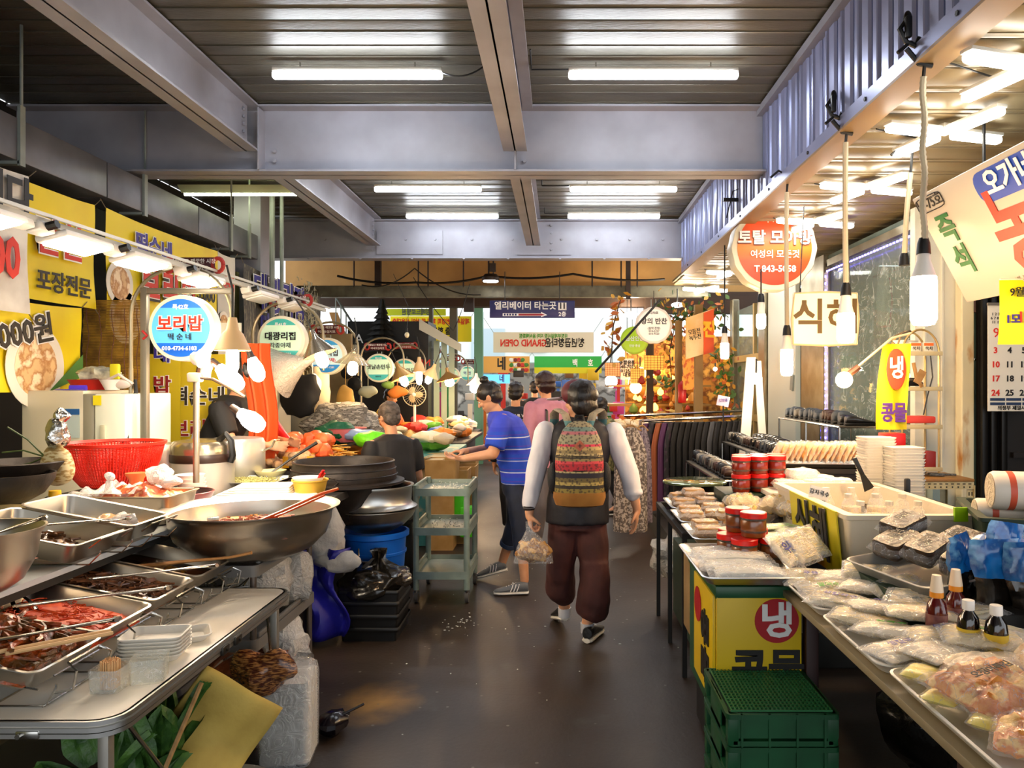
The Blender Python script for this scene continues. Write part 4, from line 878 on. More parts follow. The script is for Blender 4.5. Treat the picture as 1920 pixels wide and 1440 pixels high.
# ================================================================ right stall
FILMC = film('clear wrap', 'ffffff', .7, .1, 1.0, 16)
def shell(w, d, h, seed=0, puff=1.0, n=14, amp=.12, fr=16):
    """pillow shape lying flat"""
    b = B(); tops = []
    for sg in (1, -1):
        def f(u, v):
            x = (u - .5) * w; y = (v - .5) * d
            e = max(0, 1 - abs(2 * u - 1) ** 3.2) * max(0, 1 - abs(2 * v - 1) ** 3.2)
            z = sg * h / 2 * e ** .5 * puff * (1 + amp * noise.noise(Vector((x * fr, y * fr, seed)))) + amp * h * .5 * noise.noise(Vector((x * fr * 2, y * fr * 2, seed + 9)))
            k = 1 + .03 * noise.noise(Vector((x * 9, y * 9, seed + 3)))
            return Vector((x * k, y * k, z))
        b.grid(f, n, n)
    bmesh.ops.remove_doubles(b.b, verts=b.b.verts[:], dist=.0008)
    return b
def pack(label, loc, size, mat, rz=0, tilt=0, roll=0, group=None, cat='packet', name='food_packet', seed=0, inner='block', wrap=None, print_mat=None, txt=None, tsize=.04, pm=None):
    w, d, h = size
    t = thing(name, label, cat, loc, group=group, rot=(roll, tilt, rz))
    if inner == 'block': b = B(); b.rloft([(w * .8, d * .8, min(w, d) * .15, -h * .42), (w * .86, d * .86, min(w, d) * .15, -h * .3), (w * .86, d * .86, min(w, d) * .15, h * .3), (w * .8, d * .8, min(w, d) * .15, h * .42)])
    elif inner == 'strand':
        b = shell(w * .84, d * .84, h * .8, seed + 5, n=10)
        q = random.Random(seed)
        for i in range(26):
            y = (i / 25 - .5) * d * .7; b.tube([(x * w * .4, y + q.uniform(-.006, .006), h * .36 * (1 - x * x * .6) + q.uniform(0, .003)) for x in (-1, -.5, 0, .5, 1)], .0035, 4)
    elif inner == 'lump': b = shell(w * .86, d * .86, h * .85, seed + 2, amp=.5, fr=26)
    else: b = shell(w * .9, d * .9, h * .9, seed, n=10)
    mk('contents', b, mat, t)
    mk('wrapper', shell(w, d, h, seed, amp=.3), wrap or FILMC, t)
    if print_mat:
        b = B(); b.grid(lambda u, v: Vector(((u - .5) * w * .5, (v - .5) * d * .5, h * .5 + .003 + .001 * math.sin(u * 9))), 4, 4); mk('printed_label', b, print_mat, t)
    if txt: text(txt, tsize, pm or INKB, (0, 0, h * .5 + .006), (0, 0, 0), t, .02, .0005)
    return t
NOOD = M('pale noodles', 'f8eed2', .5, n=(30, 'ecd8a8'), b=(90, .3), stretch=(1, 5, 1))
RICE = M('white rice cake', 'faf4e6', .45)
JELLY = M('brown jelly', 'a87c48', .4, n=(10, 'c29a62'))
YNOOD = M('yellow noodles', 'dcb44e', .45, n=(34, 'f0d488'), b=(80, .5))
FRIED = M('fried snack', 'e09038', .5, n=(22, 'f8cc80', .4, .6, 'd87a28', .5), b=(50, .8))
LAVER = M('brown seaweed', '22150a', .3, n=(24, '4a321a'), b=(60, .6), stretch=(1, 1, 6))
WTRAY = M('white enamel tray', 'e8e4da', .28)
# display table
t = thing('display_table', 'long dark display table under the white food trays', 'table', (1.4, 2.2, 0))
b = B(); b.box((0.02, -.1, .765), (1.06, 2.0, .025), bev=.003); mk('table_board', b, M('pale board edge', '9a8a6a', .5), t)
b = B(); b.box((.05, -.1, .73), (.95, 1.9, .05)); mk('frame', b, M('dark frame', '14110e', .6), t, False)
for x, y in ((-.4, .78), (.45, .78), (-.3, -.2), (.45, -.95)):
    b = B(); b.box((x, y, .36), (.05, .05, .72), bev=.004); mk('leg', b, M('dark red leg', '2e0f0a', .5), t)
def wtray(label, x0, x1, y0, y1, z=.79, h=.035, mat=None, rr=.045, name='white_tray'):
    return tray(label, ((x0 + x1) / 2, (y0 + y1) / 2, z), x1 - x0, y1 - y0, h, 0, 0, mat or WTRAY, name=name, rim=.006, rr=rr)
wtray('white enamel tray of fried snack bags at the frame corner', .885, 1.38, 1.3, 2.04)
wtray('white tray of flat noodle packets in the middle of the table', .885, 1.4, 2.07, 2.55, .782)
wtray('white tray of long noodle packets next to the yellow box', .885, 1.3, 2.58, 3.06, .785)
# fried snack bags
k = 0
for x, y, z, w, d, h, rz, ti, ro, lb, mt_ in (
    (1.04, 1.8, .87, .27, .22, .08, .4, -.1, .1, 'round fried crackers in a clear bag with black writing', FRIED), (1.2, 1.62, .88, .3, .26, .1, .1, -.15, 0, 'bag of orange fried crackers in the frontmost tray', FRIED),
    (1.0, 1.58, .855, .2, .16, .06, 1.0, 0, -.1, 'small bag of golden crackers beside the tray rim', FRIED), (1.3, 1.86, .9, .3, .24, .1, -.3, -.2, .15, 'large shiny bag of pale crackers behind the orange ones', M('pale fried', 'ecc088', .5, n=(20, 'f4dcae'), b=(50, .6))),
    (1.24, 1.42, .88, .24, .3, .08, .6, -.2, 0, 'bag of dark orange chips at the bottom corner of the frame', M('orange chips', 'e0701a', .4, n=(20, 'f0a040'))), (1.15, 1.98, .86, .3, .16, .05, .1, 0, -.2, 'flat shiny bag at the far rim of the snack tray', M('pale crisp', 'f0dcb8', .5)), (1.42, 1.7, .93, .3, .3, .1, .2, -.2, 0, 'topmost clear bag of pale crackers at the frame edge', M('pale fried', 'ecc088', .5))):
    pack(lb, (x, y, z), (w, d, h), mt_, rz, ti, ro, 'fried snack bags', 'bag', 'snack_bag', k, 'lump', wrap=film('thin wrap', 'ffffff', .85, .1, .8, 16), txt='오징어튀김' if k == 0 else None, tsize=.028, pm=INKK); k += 1
for j, (x, y, rz) in enumerate(((.96, 1.98, .9), (.945, 1.83, .8), (.985, 1.7, .9), (1.02, 1.5, .7))):
    pack(['yellow printed snack packet in the far corner of the front tray', 'second yellow printed packet along the tray rim', 'third yellow printed packet along the tray rim', 'lime yellow packet corner near the frame edge'][j], (x, y, .835), (.16, .09, .03), M('yellow print', 'e8d010', .4, n=(26, 'f0e460')), rz, .1, 0, 'yellow printed packets', 'packet', 'yellow_packet', 60 + j, 'pillow', wrap=film('thin wrap', 'ffffff', .85, .1, .8, 16))
# flat noodle packs
q = random.Random(12)
spots = [(.99, 2.95, .83), (1.1, 2.9, .85), (1.2, 2.86, .88), (1.0, 2.78, .83), (1.13, 2.72, .86), (1.22, 2.66, .87), (.99, 2.64, .83), (1.08, 2.5, .85), (1.0, 2.44, .83), (1.2, 2.48, .87), (1.02, 2.3, .84), (1.14, 2.34, .88), (1.28, 2.36, .87), (1.0, 2.16, .83), (1.13, 2.2, .86), (1.27, 2.2, .86), (1.07, 2.1, .85), (1.2, 2.12, .88)]
wh = ['in the back corner by the yellow box', 'leaning behind the corner packet', 'under the yellow and black drink sign', 'with green print near the tray rim', 'stacked on the green printed packet', 'beside the seaweed tray', 'at the joint of the two white trays', 'over the tray joint', 'against the rim of the middle tray', 'under the seaweed tray corner', 'in the centre of the middle tray', 'stacked in the centre of the middle tray', 'nearest the red sauce bottles', 'in the near corner of the middle tray', 'with blue printed back in the middle tray', 'beside the dark sauce bottles', 'on the near rim of the middle tray', 'topmost at the near rim of the middle tray']
for i, (x, y, z) in enumerate(spots):
    mt_ = [NOOD, M('cream noodles', 'f0e2c4', .5, b=(70, .4)), M('thin noodles', 'e4d09a', .5, b=(80, .4))][i % 3]
    pack('clear packet of pale noodles ' + wh[i], (x, y, z), (.23, .15, .042), mt_, q.uniform(-.7, .5), q.uniform(-.15, .1), q.uniform(-.1, .35) if y > 2.6 else q.uniform(-.15, .15), 'noodle packets on the white trays', 'packet', 'noodle_packet', i, 'pillow' if i % 3 else 'strand',
         txt=['우동', None, None, '쌀국수', None, None, '생칼국수'][i % 7], tsize=.032, pm=[INKB, M('green ink', '3f9a28', .5)][(i // 3) % 2])
# long white rice noodle packs on the steel tray
tray('metal tray holding long white noodle packs above the yellow box', (.79, 3.24, .805), .46, .64, .035, 0, 0, ALU, rr=.04)
for j, (x, y, z, rz) in enumerate(((.73, 3.32, .85, .05), (.745, 3.2, .855, -.05), (.74, 3.08, .845, -.15), (.76, 3.0, .84, -.06))):
    pack(['farthest long white noodle pack on the metal tray', 'second long white noodle pack on the metal tray', 'third long white noodle pack on the metal tray', 'long white noodle pack over the near rim of the metal tray'][j], (x, y, z), (.33, .12, .045), RICE, rz, 0, .1, 'long white noodle packs', 'packet', 'noodle_packet', 80 + j, 'strand')
for j, (x, y, rz, lb) in enumerate(((.95, 3.14, .9, 'upright noodle packet with blue lettering beside the red lidded jars'), (1.03, 3.2, .8, 'upright noodle packet behind the blue lettered one'), (1.1, 3.3, .7, 'upright noodle packet leaning below the yellow drink sign'))):
    pack(lb, (x, y, .9), (.2, .17, .035), NOOD, rz, 0, .8, 'upright noodle packets', 'packet', 'noodle_packet', 90 + j, 'strand', txt='우동' if j == 0 else None, tsize=.06)
# red lidded jars
JARG = M('jar plastic', 'e8dcc8', .08, tr=.9)
def jar(label, loc, filling, group, rz=0, r=.056, h=.108):
    t = thing('red_lidded_jar', label, 'jar', loc, rz, group)
    b = B(); b.lathe([(0, 0), (r * .9, 0), (r * .96, .006), (r * .96, .02), (r, .025), (r, h * .62), (r * .93, h * .7)], seg=28, cap1=True); mk('jar_filling', b, filling, t)
    b = B(); b.lathe([(r * .9, h * .66), (r * 1.01, h * .7), (r * 1.01, h * .74), (r * .93, h * .8)], seg=28); b.lathe([(r * .98, .02), (r * 1.02, .024), (r * 1.02, .028), (r * .98, .032)], seg=28); mk('jar_wall', b, JARG, t)
    b = B(); b.lathe([(r * .96, h * .77), (r * 1.04, h * .78), (r * 1.04, h * .97), (r * .98, h), (0, h)], seg=36); mk('lid', b, M('red lid', 'd8140c', .35), t)
    return t
SOY = M('soybean paste', '7a3f14', .3, coat=.8, n=(14, '94561e')); CHI = M('chilli paste', '8a1c08', .25, coat=.8, n=(10, '8c2408'))
js = [(.81, 3.42), (.79, 3.3), (.93, 3.42), (.86, 3.36 - .1 * 0), (.8, 3.3), (.93, 3.29)]
low = [((.80, 3.50), 'bottom red lidded jar at the back of the near pile'), ((.77, 3.39), 'bottom red lidded jar at the aisle side of the near pile'), ((.92, 3.52), 'bottom red lidded jar behind the pile, towards the wall'), ((.88, 3.41), 'bottom red lidded jar in the middle of the near pile'), ((.81, 3.28), 'front bottom jar of brown paste beside the noodle packs'), ((.94, 3.30), 'front bottom jar of brown paste next to the blue lettered packet')]
for (x, y), lb in low: jar(lb, (x, y, .815), SOY, 'red lidded jars in the near pile')
jar('upper red lidded jar at the back of the near pile', (.82, 3.44, .924), SOY, 'red lidded jars in the near pile'); jar('upper front red lidded jar crowning the near pile', (.86, 3.32, .924), SOY, 'red lidded jars in the near pile')
n = 0
for lay in range(2):
    for r_ in range(2):
        for c_ in range(3):
            jar(f"{['lower', 'upper'][lay]} dark chilli paste jar, {['front', 'back'][r_]} row, {['aisle side', 'middle', 'wall side'][c_]} of the far block", (1.11 + c_ * .118 + r_ * .03, 4.58 + r_ * .12 + c_ * .03, .94 + lay * .108), CHI, 'red lidded jars in the far block')
b = B(); b.box((1.25, 4.68, .87), (.5, .36, .13), bev=.006); solo('green_crate', b, M('dark green crate', '12301c', .5), 'dark crate under the far block of red lidded jars', 'crate')
# yellow box with lettering
YEL = M('yellow board', 'e2bd0a', .45, n=(2.5, 'c79f08', .5, .85))
GRN = M('green plastic', '14532e', .4, n=(7, '0f4425'))
t = thing('yellow_box', 'yellow lettered counter box with red circle behind the green crates', 'box', (.83, 3.3, 0))
b = B(); b.box((-.035, 0, .49), (.34, .6, .5), bev=.004); mk('box_core', b, GRN, t)
b = B(); b.box((-.035, -.312, .515), (.34, .014, .47), bev=.003); mk('front_panel', b, YEL, t)
b = B(); b.box((-.212, -.1, .53), (.014, .41, .44), bev=.003); mk('side_panel', b, YEL, t)
b = B(); b.box((.02, 0, .765), (.46, .64, .055), bev=.01); mk('green_top', b, GRN, t)
RC = M('dark red disc', 'b0121c', .45)
b = B(); b.cyl((.035, -.3195, .655), (.035, -.3225, .655), .088, seg=40); mk('red_disc', b, RC, t)
text('냉', .15, INKW, (.035, -.325, .65), parent=t, bold=.03); text('콩물', .16, INKK, (.0, -.322, .455), parent=t, bold=.03)
b = B(); b.cyl((-.22, -.0, .63), (-.223, -.0, .63), .075, seg=30); mk('red_disc', b, RC, t)
text('콩물', .17, INKK, (-.222, -.15, .5), flat_rot((0, 0, -1), (-1, 0, 0)), t, .03)
b = B(); b.box((0, 0, .14), (.36, .5, .22)); mk('dark_base', b, BLACK, t)
t = thing('wood_panel_box', 'plain wooden counter side just beyond the yellow box', 'box', (.86, 3.85, 0))
b = B(); b.box((.04, 0, .52), (.46, .4, .44), bev=.004); mk('panel', b, M('plywood', 'a88a5a', .6, n=(5, '8c6f42')), t)
b = B(); b.box((.1, 0, .15), (.3, .34, .3)); mk('dark_base', b, BLACK, t)
# green crates
def crate(label, z):
    t = thing('green_crate', label, 'crate', (.775, 2.8, z), 0, 'green lattice crates in the aisle')
    w, d, h = .385, .42, .112
    b = B()
    for sx in (-1, 1):
        for sy in (-1, 1): b.box((sx * (w / 2 - .02), sy * (d / 2 - .02), h / 2), (.04, .04, h), bev=.006)
    b.rloft([(w, d, .02, h - .02), (w + .01, d + .01, .02, h - .018), (w + .01, d + .01, .02, h), (w - .02, d - .02, .02, h)], cap0=False, cap1=False)
    b.rloft([(w, d, .02, 0), (w, d, .02, .018)])
    for sx in (-1, 1): b.box((sx * (w / 2 - .003), 0, h / 2), (.006, d * .42, h), bev=.001)
    for sy in (-1, 1):
        b.box((0, sy * (d / 2 - .004), h * .55), (w, .006, h * .6))
        for k in range(4): b.box((-w / 2 + w * (k + .5) / 4, sy * (d / 2), h * .5), (.008, .012, h))
    mk('crate_frame', b, GRN, t)
    return t
for k in range(4): c = crate(['lowest green lattice crate of the stack', 'second green lattice crate from the floor', 'third green lattice crate from the floor', 'topmost green lattice crate in front of the yellow box'][k], k * .114)
b = B()
for i in range(25): x = -.175 + i * .35 / 24; b.box((x, 0, .116), (.0045, .385, .006))
for i in range(17): y = -.19 + i * .38 / 16; b.box((0, y, .116), (.35, .0045, .006))
mk('lattice', b, M('lattice green', '2c7040', .4), c, kind='stuff')
b = B(); b.box((0, 0, .1), (.37, .4, .012)); mk('crate_floor', b, M('deep green', '0a2614', .6), c)
# under the table
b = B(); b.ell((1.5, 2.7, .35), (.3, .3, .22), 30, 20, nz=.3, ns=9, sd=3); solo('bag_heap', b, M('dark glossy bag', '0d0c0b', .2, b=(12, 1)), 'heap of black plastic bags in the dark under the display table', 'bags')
for k, (x, y, r_) in enumerate(((1.25, 2.3, .2), (1.28, 2.33, .22))):
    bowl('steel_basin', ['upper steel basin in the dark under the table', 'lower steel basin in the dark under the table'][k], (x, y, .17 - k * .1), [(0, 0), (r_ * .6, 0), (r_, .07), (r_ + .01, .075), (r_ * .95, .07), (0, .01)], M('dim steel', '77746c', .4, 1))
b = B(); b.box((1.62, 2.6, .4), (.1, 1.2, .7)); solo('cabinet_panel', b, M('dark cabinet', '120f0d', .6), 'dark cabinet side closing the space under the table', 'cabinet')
# seaweed tray on a crate
t = thing('green_crate', 'dark green lettered crate end under the seaweed tray', 'crate', (1.36, 2.72, .79))
b = B(); b.rloft([(.44, .46, .02, 0), (.46, .48, .02, .1)]); mk('crate_body', b, M('dark green crate', '12301c', .5), t)
tray('grey tray of brown seaweed bundles tilted towards the aisle', (1.37, 2.72, .9), .46, .46, .05, -.1, .25, M('grey tray plastic', '8d8d88', .4), rr=.05)
q = random.Random(3)
for i, (x, y, z, rz) in enumerate(((1.29, 2.86, .99, .55), (1.36, 2.96, 1.04, .5), (1.36, 2.76, .99, .6), (1.42, 2.62, .98, .65), (1.5, 2.82, 1.0, .5), (1.52, 2.7, 1.0, .7))):
    pack('dark brown seaweed bundle ' + ['at the aisle end of the grey tray', 'highest on the grey tray, by the foam box', 'with lime sticker in the middle of the grey tray', 'largest, at the near rim of the grey tray', 'behind the middle of the grey tray', 'beside the blue pouches on the grey tray'][i], (x, y, z), (.2, .13, .075), LAVER, rz, -.25, .15, 'seaweed bundles', 'packet', 'seaweed_packet', 120 + i, 'block', wrap=film('thin wrap', 'ffffff', .85, .1, .8, 16), txt='미역', tsize=.04, pm=INKK)
    b = B(); o = None
# pouches
BLUEPK = M('blue pouch', '1c74c0', .25, n=(9, '8cc8e8', .45, .7, '0e4f94', .55), coat=.5); DARKPK = M('dark pouch', '17130f', .25, n=(12, '5a3a22', .55, .7), coat=.5)
def pouch(label, x, y, z, rz, mt_, h=.24, w=.15, lean=.15, upper=None, group='seaweed snack pouches'):
    t = thing('snack_pouch', label, 'pouch', (x, y, z), group=group, rot=(lean, .18 * math.sin(x * 40), rz + .5 * math.sin(y * 31)))
    def f(u, v, sg): 
        e = max(0, 1 - abs(2 * u - 1) ** 3) ** .5 * max(0, 1 - v ** 3) ** .5
        return Vector(((u - .5) * w * (1 - .12 * math.sin(v * 3) + .1 * v) + .012 * math.sin(v * 6 + x * 9), sg * .03 * e + .012 * noise.noise(Vector((u * 7, v * 9, x * 20))), v * h))
    for nm, v0, v1, m_ in (('pouch_lower', 0, .5, mt_), ('pouch_upper', .5, 1, upper or mt_)):
        b = B()
        for sg in (1, -1): b.grid(lambda u, v: f(u, v0 + (v1 - v0) * v, sg), 10, 8)
        mk(nm, b, m_, t)
    return t
for i, (x, y, z, rz, ln) in enumerate(((1.34, 2.5, .86, .3, .0), (1.41, 2.42, .86, .2, .05), (1.46, 2.52, .9, .1, .1), (1.5, 2.36, .86, .15, .0))):
    pouch(['blue topped dark pouch at the aisle end of the pouch row', 'blue topped dark pouch second in the row', 'blue topped pouch standing behind the row', 'blue topped dark pouch nearest the avocado pouch'][i], x, y, z, rz, DARKPK, upper=BLUEPK, lean=ln)
pouch('dark pouch with printed avocado behind the sauce bottles', 1.52, 2.26, .83, .1, DARKPK, h=.26, w=.2)
p = bpy.data.objects[[o.name for o in C.objects if o.get('label', '').startswith('dark pouch with printed avocado')][0]]
b = B(); b.ell((-.03, -.03, .09), (.028, .004, .034)); mk('avocado_print', b, M('avocado', 'a8b820', .4), p); b = B(); b.ell((-.03, -.034, .085), (.012, .004, .013)); mk('stone_print', b, M('avocado stone', '5a1f10', .4), p)
b = B(); b.poly([(-.05, -.033, .15), (.05, -.033, .15), (.055, -.033, .19), (-.05, -.033, .195)], .003, (0, -1, 0)); mk('name_plate', b, M('brown plate', '4a2c1a', .5), p); text('자반', .03, INKW, (0, -.038, .172), parent=p)
for i, (x, y, z) in enumerate(((1.66, 2.62, 1.04), (1.68, 2.55, 1.0), (1.66, 2.44, .95))):
    t = thing('blue_packet', ['top blue packet lying above the pouches', 'middle blue packet lying above the pouches', 'lowest turquoise packet lying above the pouches'][i], 'packet', (x, y, z), .1, 'blue packets'); mk('packet_body', shell(.36, .2, .07, 140 + i, amp=.3), [BLUEPK, BLUEPK, M('turquoise pouch', '2a9ab8', .25, n=(8, 'a8e0e8', .5, .7), coat=.5)][i], t)
b = B(); b.box((1.6, 2.55, .84), (.5, .5, .1), bev=.01); solo('dark_box', b, M('black box', '16140f', .6), 'dark box carrying the blue packets', 'box')
b = B(); b.box((1.4, 2.3, .8), (.3, .3, .04), bev=.01); solo('grey_board', b, M('grey tray plastic', '8d8d88', .4), 'grey tray bottom under the standing pouches', 'tray')
# sauce bottles
def sbottle(label, x, y, mt_, cap, capmat, lab):
    t = thing('sauce_bottle', label, 'bottle', (x, y, .822), group='sauce bottles')
    b = B(); b.lathe([(0, 0), (.027, 0), (.03, .006), (.03, .09), (.026, .115), (.015, .13), (.013, .14)], seg=24, cap1=True); mk('bottle_body', b, mt_, t)
    b = B()
    if cap == 'cone':
        b.lathe([(.0155, .132), (.02, .134), (.02, .15)], seg=20); mk('collar', b, M('orange collar', 'e8901c', .4), t)
        b = B(); b.lathe([(.02, .15), (.014, .195), (.013, .2), (0, .2)], seg=20); mk('cap', b, M('cream cap', 'f0d8b8', .4), t)
    else: b.lathe([(.0155, .135), (.0165, .136), (.0165, .16), (.0155, .162), (0, .162)], seg=20); mk('cap', b, WHITE, t)
    b = B(); b.lathe([(.0308, .02), (.0308, .085)], seg=24); mk('label_band', b, lab, t)
REDS = M('red sauce', '5a0c0a', .12, coat=.6); DRK = M('dark sauce', '120804', .1, coat=.8)
sbottle('red sauce bottle with cream cone cap nearest the noodle trays', 1.14, 2.26, REDS, 'cone', None, M('dull label', '6a3030', .5, n=(40, '8a5a50'))); sbottle('red sauce bottle with cream cone cap beside the pouches', 1.235, 2.33, REDS, 'cone', None, M('dull label', '6a3030', .5))
sbottle('dark sauce bottle with white cap and yellow label, left one', 1.165, 2.13, DRK, 'w', None, M('yellow label', 'd8b830', .5)); sbottle('dark sauce bottle with white cap and yellow label, right one', 1.215, 2.08, DRK, 'w', None, M('yellow label', 'd8b830', .5))
# foam box of drinks
t = thing('foam_box', 'large white foam box of bottled drinks with black and yellow sign', 'box', (1.52, 3.75, .79))
b = B(); b.rloft([(.5, .98, .02, 0), (.56, 1.06, .02, .22), (.59, 1.09, .025, .225), (.59, 1.09, .025, .245), (.5, 1.0, .02, .245), (.47, .96, .02, .05)]); mk('box_shell', b, M('cream foam', 'e0d6c0', .55, b=(50, .12)), t)
b = B(); b.box((-.292, -.14, .1), (.008, .66, .3), rot=Matrix.Rotation(-.1, 3, 'Y'), bev=.001); mk('sign_card', b, M('sign yellow', 'd8c818', .5), t)
text('식혜', .26, INKK, (-.305, -.14, .1), flat_rot((0, -1, 0), (-1, 0, -.1)), t, .02, .003)
b = B(); b.box((.2, -.545, .25), (.06, .012, .06), rz=.1); mk('lime_tag', b, M('lime tag', 'a8e010', .5), t)
for i in range(9):
    x = 1.36 + (i % 3) * .13 + .03 * (i // 3 % 2); y = 3.38 + (i // 3) * .22
    t = thing('drink_bottle', f"clear bottle of pale rice drink in the foam box, {['near', 'middle', 'far'][i // 3]} row, {['aisle side', 'centre', 'wall side'][i % 3]}", 'bottle', (x, y, .845), group='bottles in the foam box')
    b = B(); b.lathe([(0, 0), (.045, 0), (.048, .01), (.048, .11), (.046, .13)], seg=20, cap1=True); mk('rice_drink', b, M('rice drink', 'dcc79a', .4), t)
    b = B(); b.lathe([(.05, .12), (.048, .135), (.03, .18), (.017, .205), (.015, .215)], seg=16); mk('bottle_shoulder', b, film('bottle plastic', 'ffffff', .8, .05, .5, 20), t)
    b = B(); b.lathe([(.0155, .205), (.018, .207), (.018, .225), (0, .226)], seg=16); mk('cap', b, M('pale cap', 'e8dcc8', .4), t)
# foam containers of tofu behind
t = thing('white_board', 'white board carrying wrapped tofu behind the foam box', 'board', (1.6, 4.62, .95))
b = B(); b.box((0, 0, 0), (.75, .5, .03), bev=.01); mk('board_top', b, FOAM, t); b = B(); b.box((0, 0, -.08), (.6, .4, .14)); mk('support', b, BLACK, t)
for i, (x, y, z) in enumerate(((1.38, 4.5, .995), (1.55, 4.48, 1.0), (1.42, 4.7, .99), (1.62, 4.68, 1.0), (1.48, 4.58, 1.05), (1.68, 4.52, 1.0))):
    pack('wrapped block of white tofu, ' + ['front aisle end', 'front middle', 'back aisle end', 'back wall end', 'topmost', 'front wall end'][i] + ' of the white board', (x, y, z), (.19, .15, .065), RICE, R.uniform(-.4, .4), 0, 0, 'wrapped tofu', 'packet', 'tofu_packet', 150 + i, 'block')
def lathe_stack(label, x, y, z, n, w=.19, group='stacked white foam boxes'):
    t = thing('foam_box_stack', label, 'stack', (x, y, z), group=group); p0 = None
    for k in range(n):
        if p0 is None: b = B(); b.rloft([(w * .86, w * .7, .02, 0), (w, w * .84, .025, .02), (w, w * .84, .025, .024), (w * .88, w * .72, .02, .024)]); o = p0 = mk('foam_container', b, FOAM, t)
        else: o = p0.copy(); C.objects.link(o)
        o.location = (.003 * math.sin(k * 2), .003 * math.cos(k * 3), k * .0165)
lathe_stack('tall stack of white foam containers beside the red box', 1.87, 4.42, .95, 20)
lathe_stack('shorter stack of white foam containers touching the tall one', 1.97, 4.28, .92, 19)
b = B(); b.box((2.0, 4.5, 1.26), (.12, .1, .09), rz=.1, bev=.004); b.box((2.0, 4.5, 1.08), (.1, .09, .3)); solo('red_box', b, M('bright red box', 'd8140c', .4), 'bright red box behind the white foam container stacks', 'box')
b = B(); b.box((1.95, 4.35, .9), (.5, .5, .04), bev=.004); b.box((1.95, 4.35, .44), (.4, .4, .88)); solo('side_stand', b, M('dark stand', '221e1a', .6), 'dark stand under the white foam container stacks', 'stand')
t = thing('spatula', 'black handled spatula standing against the foam containers', 'spatula', (1.7, 4.1, 1.02), rot=(0, -.45, 0))
b = B(); b.box((0, 0, .14), (.025, .015, .11), bev=.006); mk('handle', b, BLACK, t)
b = B(); b.poly([(-.012, 0, .09), (.012, 0, .09), (.03, 0, .0), (-.03, 0, .0)], .003, (0, 1, 0)); mk('blade', b, M('blade', '3a3a38', .3, .8), t)
b = B(); b.box((1.86, 4.0, 1.02), (.03, .03, .15), bev=.01); b.box((1.82, 4.0, 1.0), (.05, .03, .03), bev=.01); solo('tape_dispenser', b, BLACK, 'black grip tool beside the spatula', 'tool')
# row of crisp bags on a metal tray
tray('metal tray holding a row of fried chip bags', (1.78, 5.2, 1.03), .66, .3, .03, 0, -.1, ALU, rr=.03, name='chip_tray')
b = B(); b.box((1.78, 5.2, .5), (.6, .3, 1.0)); b.box((1.78, 5.2, 1.01), (.64, .34, .03)); solo('chip_stand', b, M('dark stand', '221e1a', .6), 'dark stand under the chip bag tray', 'stand')
for i in range(15):
    pack(f"clear bag of golden fried chips, number {i + 1} from the aisle end of the row" if 0 else ['outermost', 'second', 'third', 'fourth', 'fifth', 'sixth', 'seventh', 'eighth', 'ninth', 'tenth', 'eleventh', 'twelfth', 'thirteenth', 'fourteenth', 'innermost'][i] + ' fried chip bag of the row, counted from the aisle', (1.5 + i * .04, 5.18 + .012 * math.sin(i * 2), 1.13), (.17, .15, .03), M('golden chips', 'dc9638', .5, n=(24, 'f4d08c', .4, .6)), 0, -1.05 + .06 * math.sin(i), 0, 'fried chip bags', 'bag', 'chip_bag', 170 + i, 'lump')
# brown jelly trays
for j, (y0, y1, x0, x1) in enumerate(((3.68, 4.12, .66, 1.16), (4.14, 4.58, .67, 1.12), (4.6, 5.05, .69, 1.14))):
    wtray(['metal tray of large brown jelly blocks beside the near jar pile', 'metal tray of brown jelly blocks in the middle of the row', 'metal tray of wrapped brown cakes before the round glass table'][j], x0, x1, y0, y1, .8, .035, ALU, name='metal_tray')
for i, (x, y, z) in enumerate(((.76, 3.82, .845), (.92, 3.8, .85), (.77, 3.98, .85), (.91, 4.0, .9), (.93, 3.98, .85), (.75, 4.26, .85), (.9, 4.3, .85), (.77, 4.44, .85), (.92, 4.47, .86), (.78, 4.72, .85), (.92, 4.7, .86), (.79, 4.9, .86), (.95, 4.88, .86), (.86, 4.82, .9))):
    pack('film wrapped brown jelly block ' + ['nearest the aisle and the jars', 'leaning on the jar pile', 'second nearest the aisle', 'stacked on top in the near tray', 'at the back of the near tray', 'front aisle corner of the middle tray', 'front wall side of the middle tray', 'back aisle corner of the middle tray', 'back wall side of the middle tray', 'front aisle corner of the far tray', 'front wall side of the far tray', 'back aisle corner of the far tray', 'back wall side of the far tray', 'on top in the far tray'][i], (x, y, z), (.15, .12, .06), JELLY, R.uniform(-.2, .2), 0, 0, 'brown jelly blocks', 'packet', 'jelly_packet', 200 + i, 'block')
for i, (x, y, z) in enumerate(((1.08, 4.42, .9), (1.22, 4.2, .92), (1.3, 4.05, .92), (1.12, 4.25, .86))):
    pack('clear bag of yellow noodles ' + ['beside the middle jelly tray', 'in front of the chilli jars', 'nearest the white price card', 'half under the other noodle bags'][i], (x, y, z), (.2, .17, .1), YNOOD, R.uniform(-.5, .5), 0, 0, 'yellow noodle bags', 'bag', 'noodle_bag', 230 + i, 'lump')
for i, (x, y, rz) in enumerate(((1.1, 3.8, .3), (1.18, 3.78, .45), (1.16, 3.68, .25), (1.07, 3.7, .5), (1.2, 3.62, .3))):
    pack('flat green edged noodle packet, ' + ['top', 'second', 'third', 'fourth', 'lowest'][i] + ' of the fan beside the jars', (x, y, .875 - i * .008), (.24, .11, .025), M('green pack', 'cfd8b0', .4, n=(20, '7ac030', .5, .6)), rz, 0, 0, 'green edged packets', 'packet', 'green_packet', 240 + i, 'pillow')
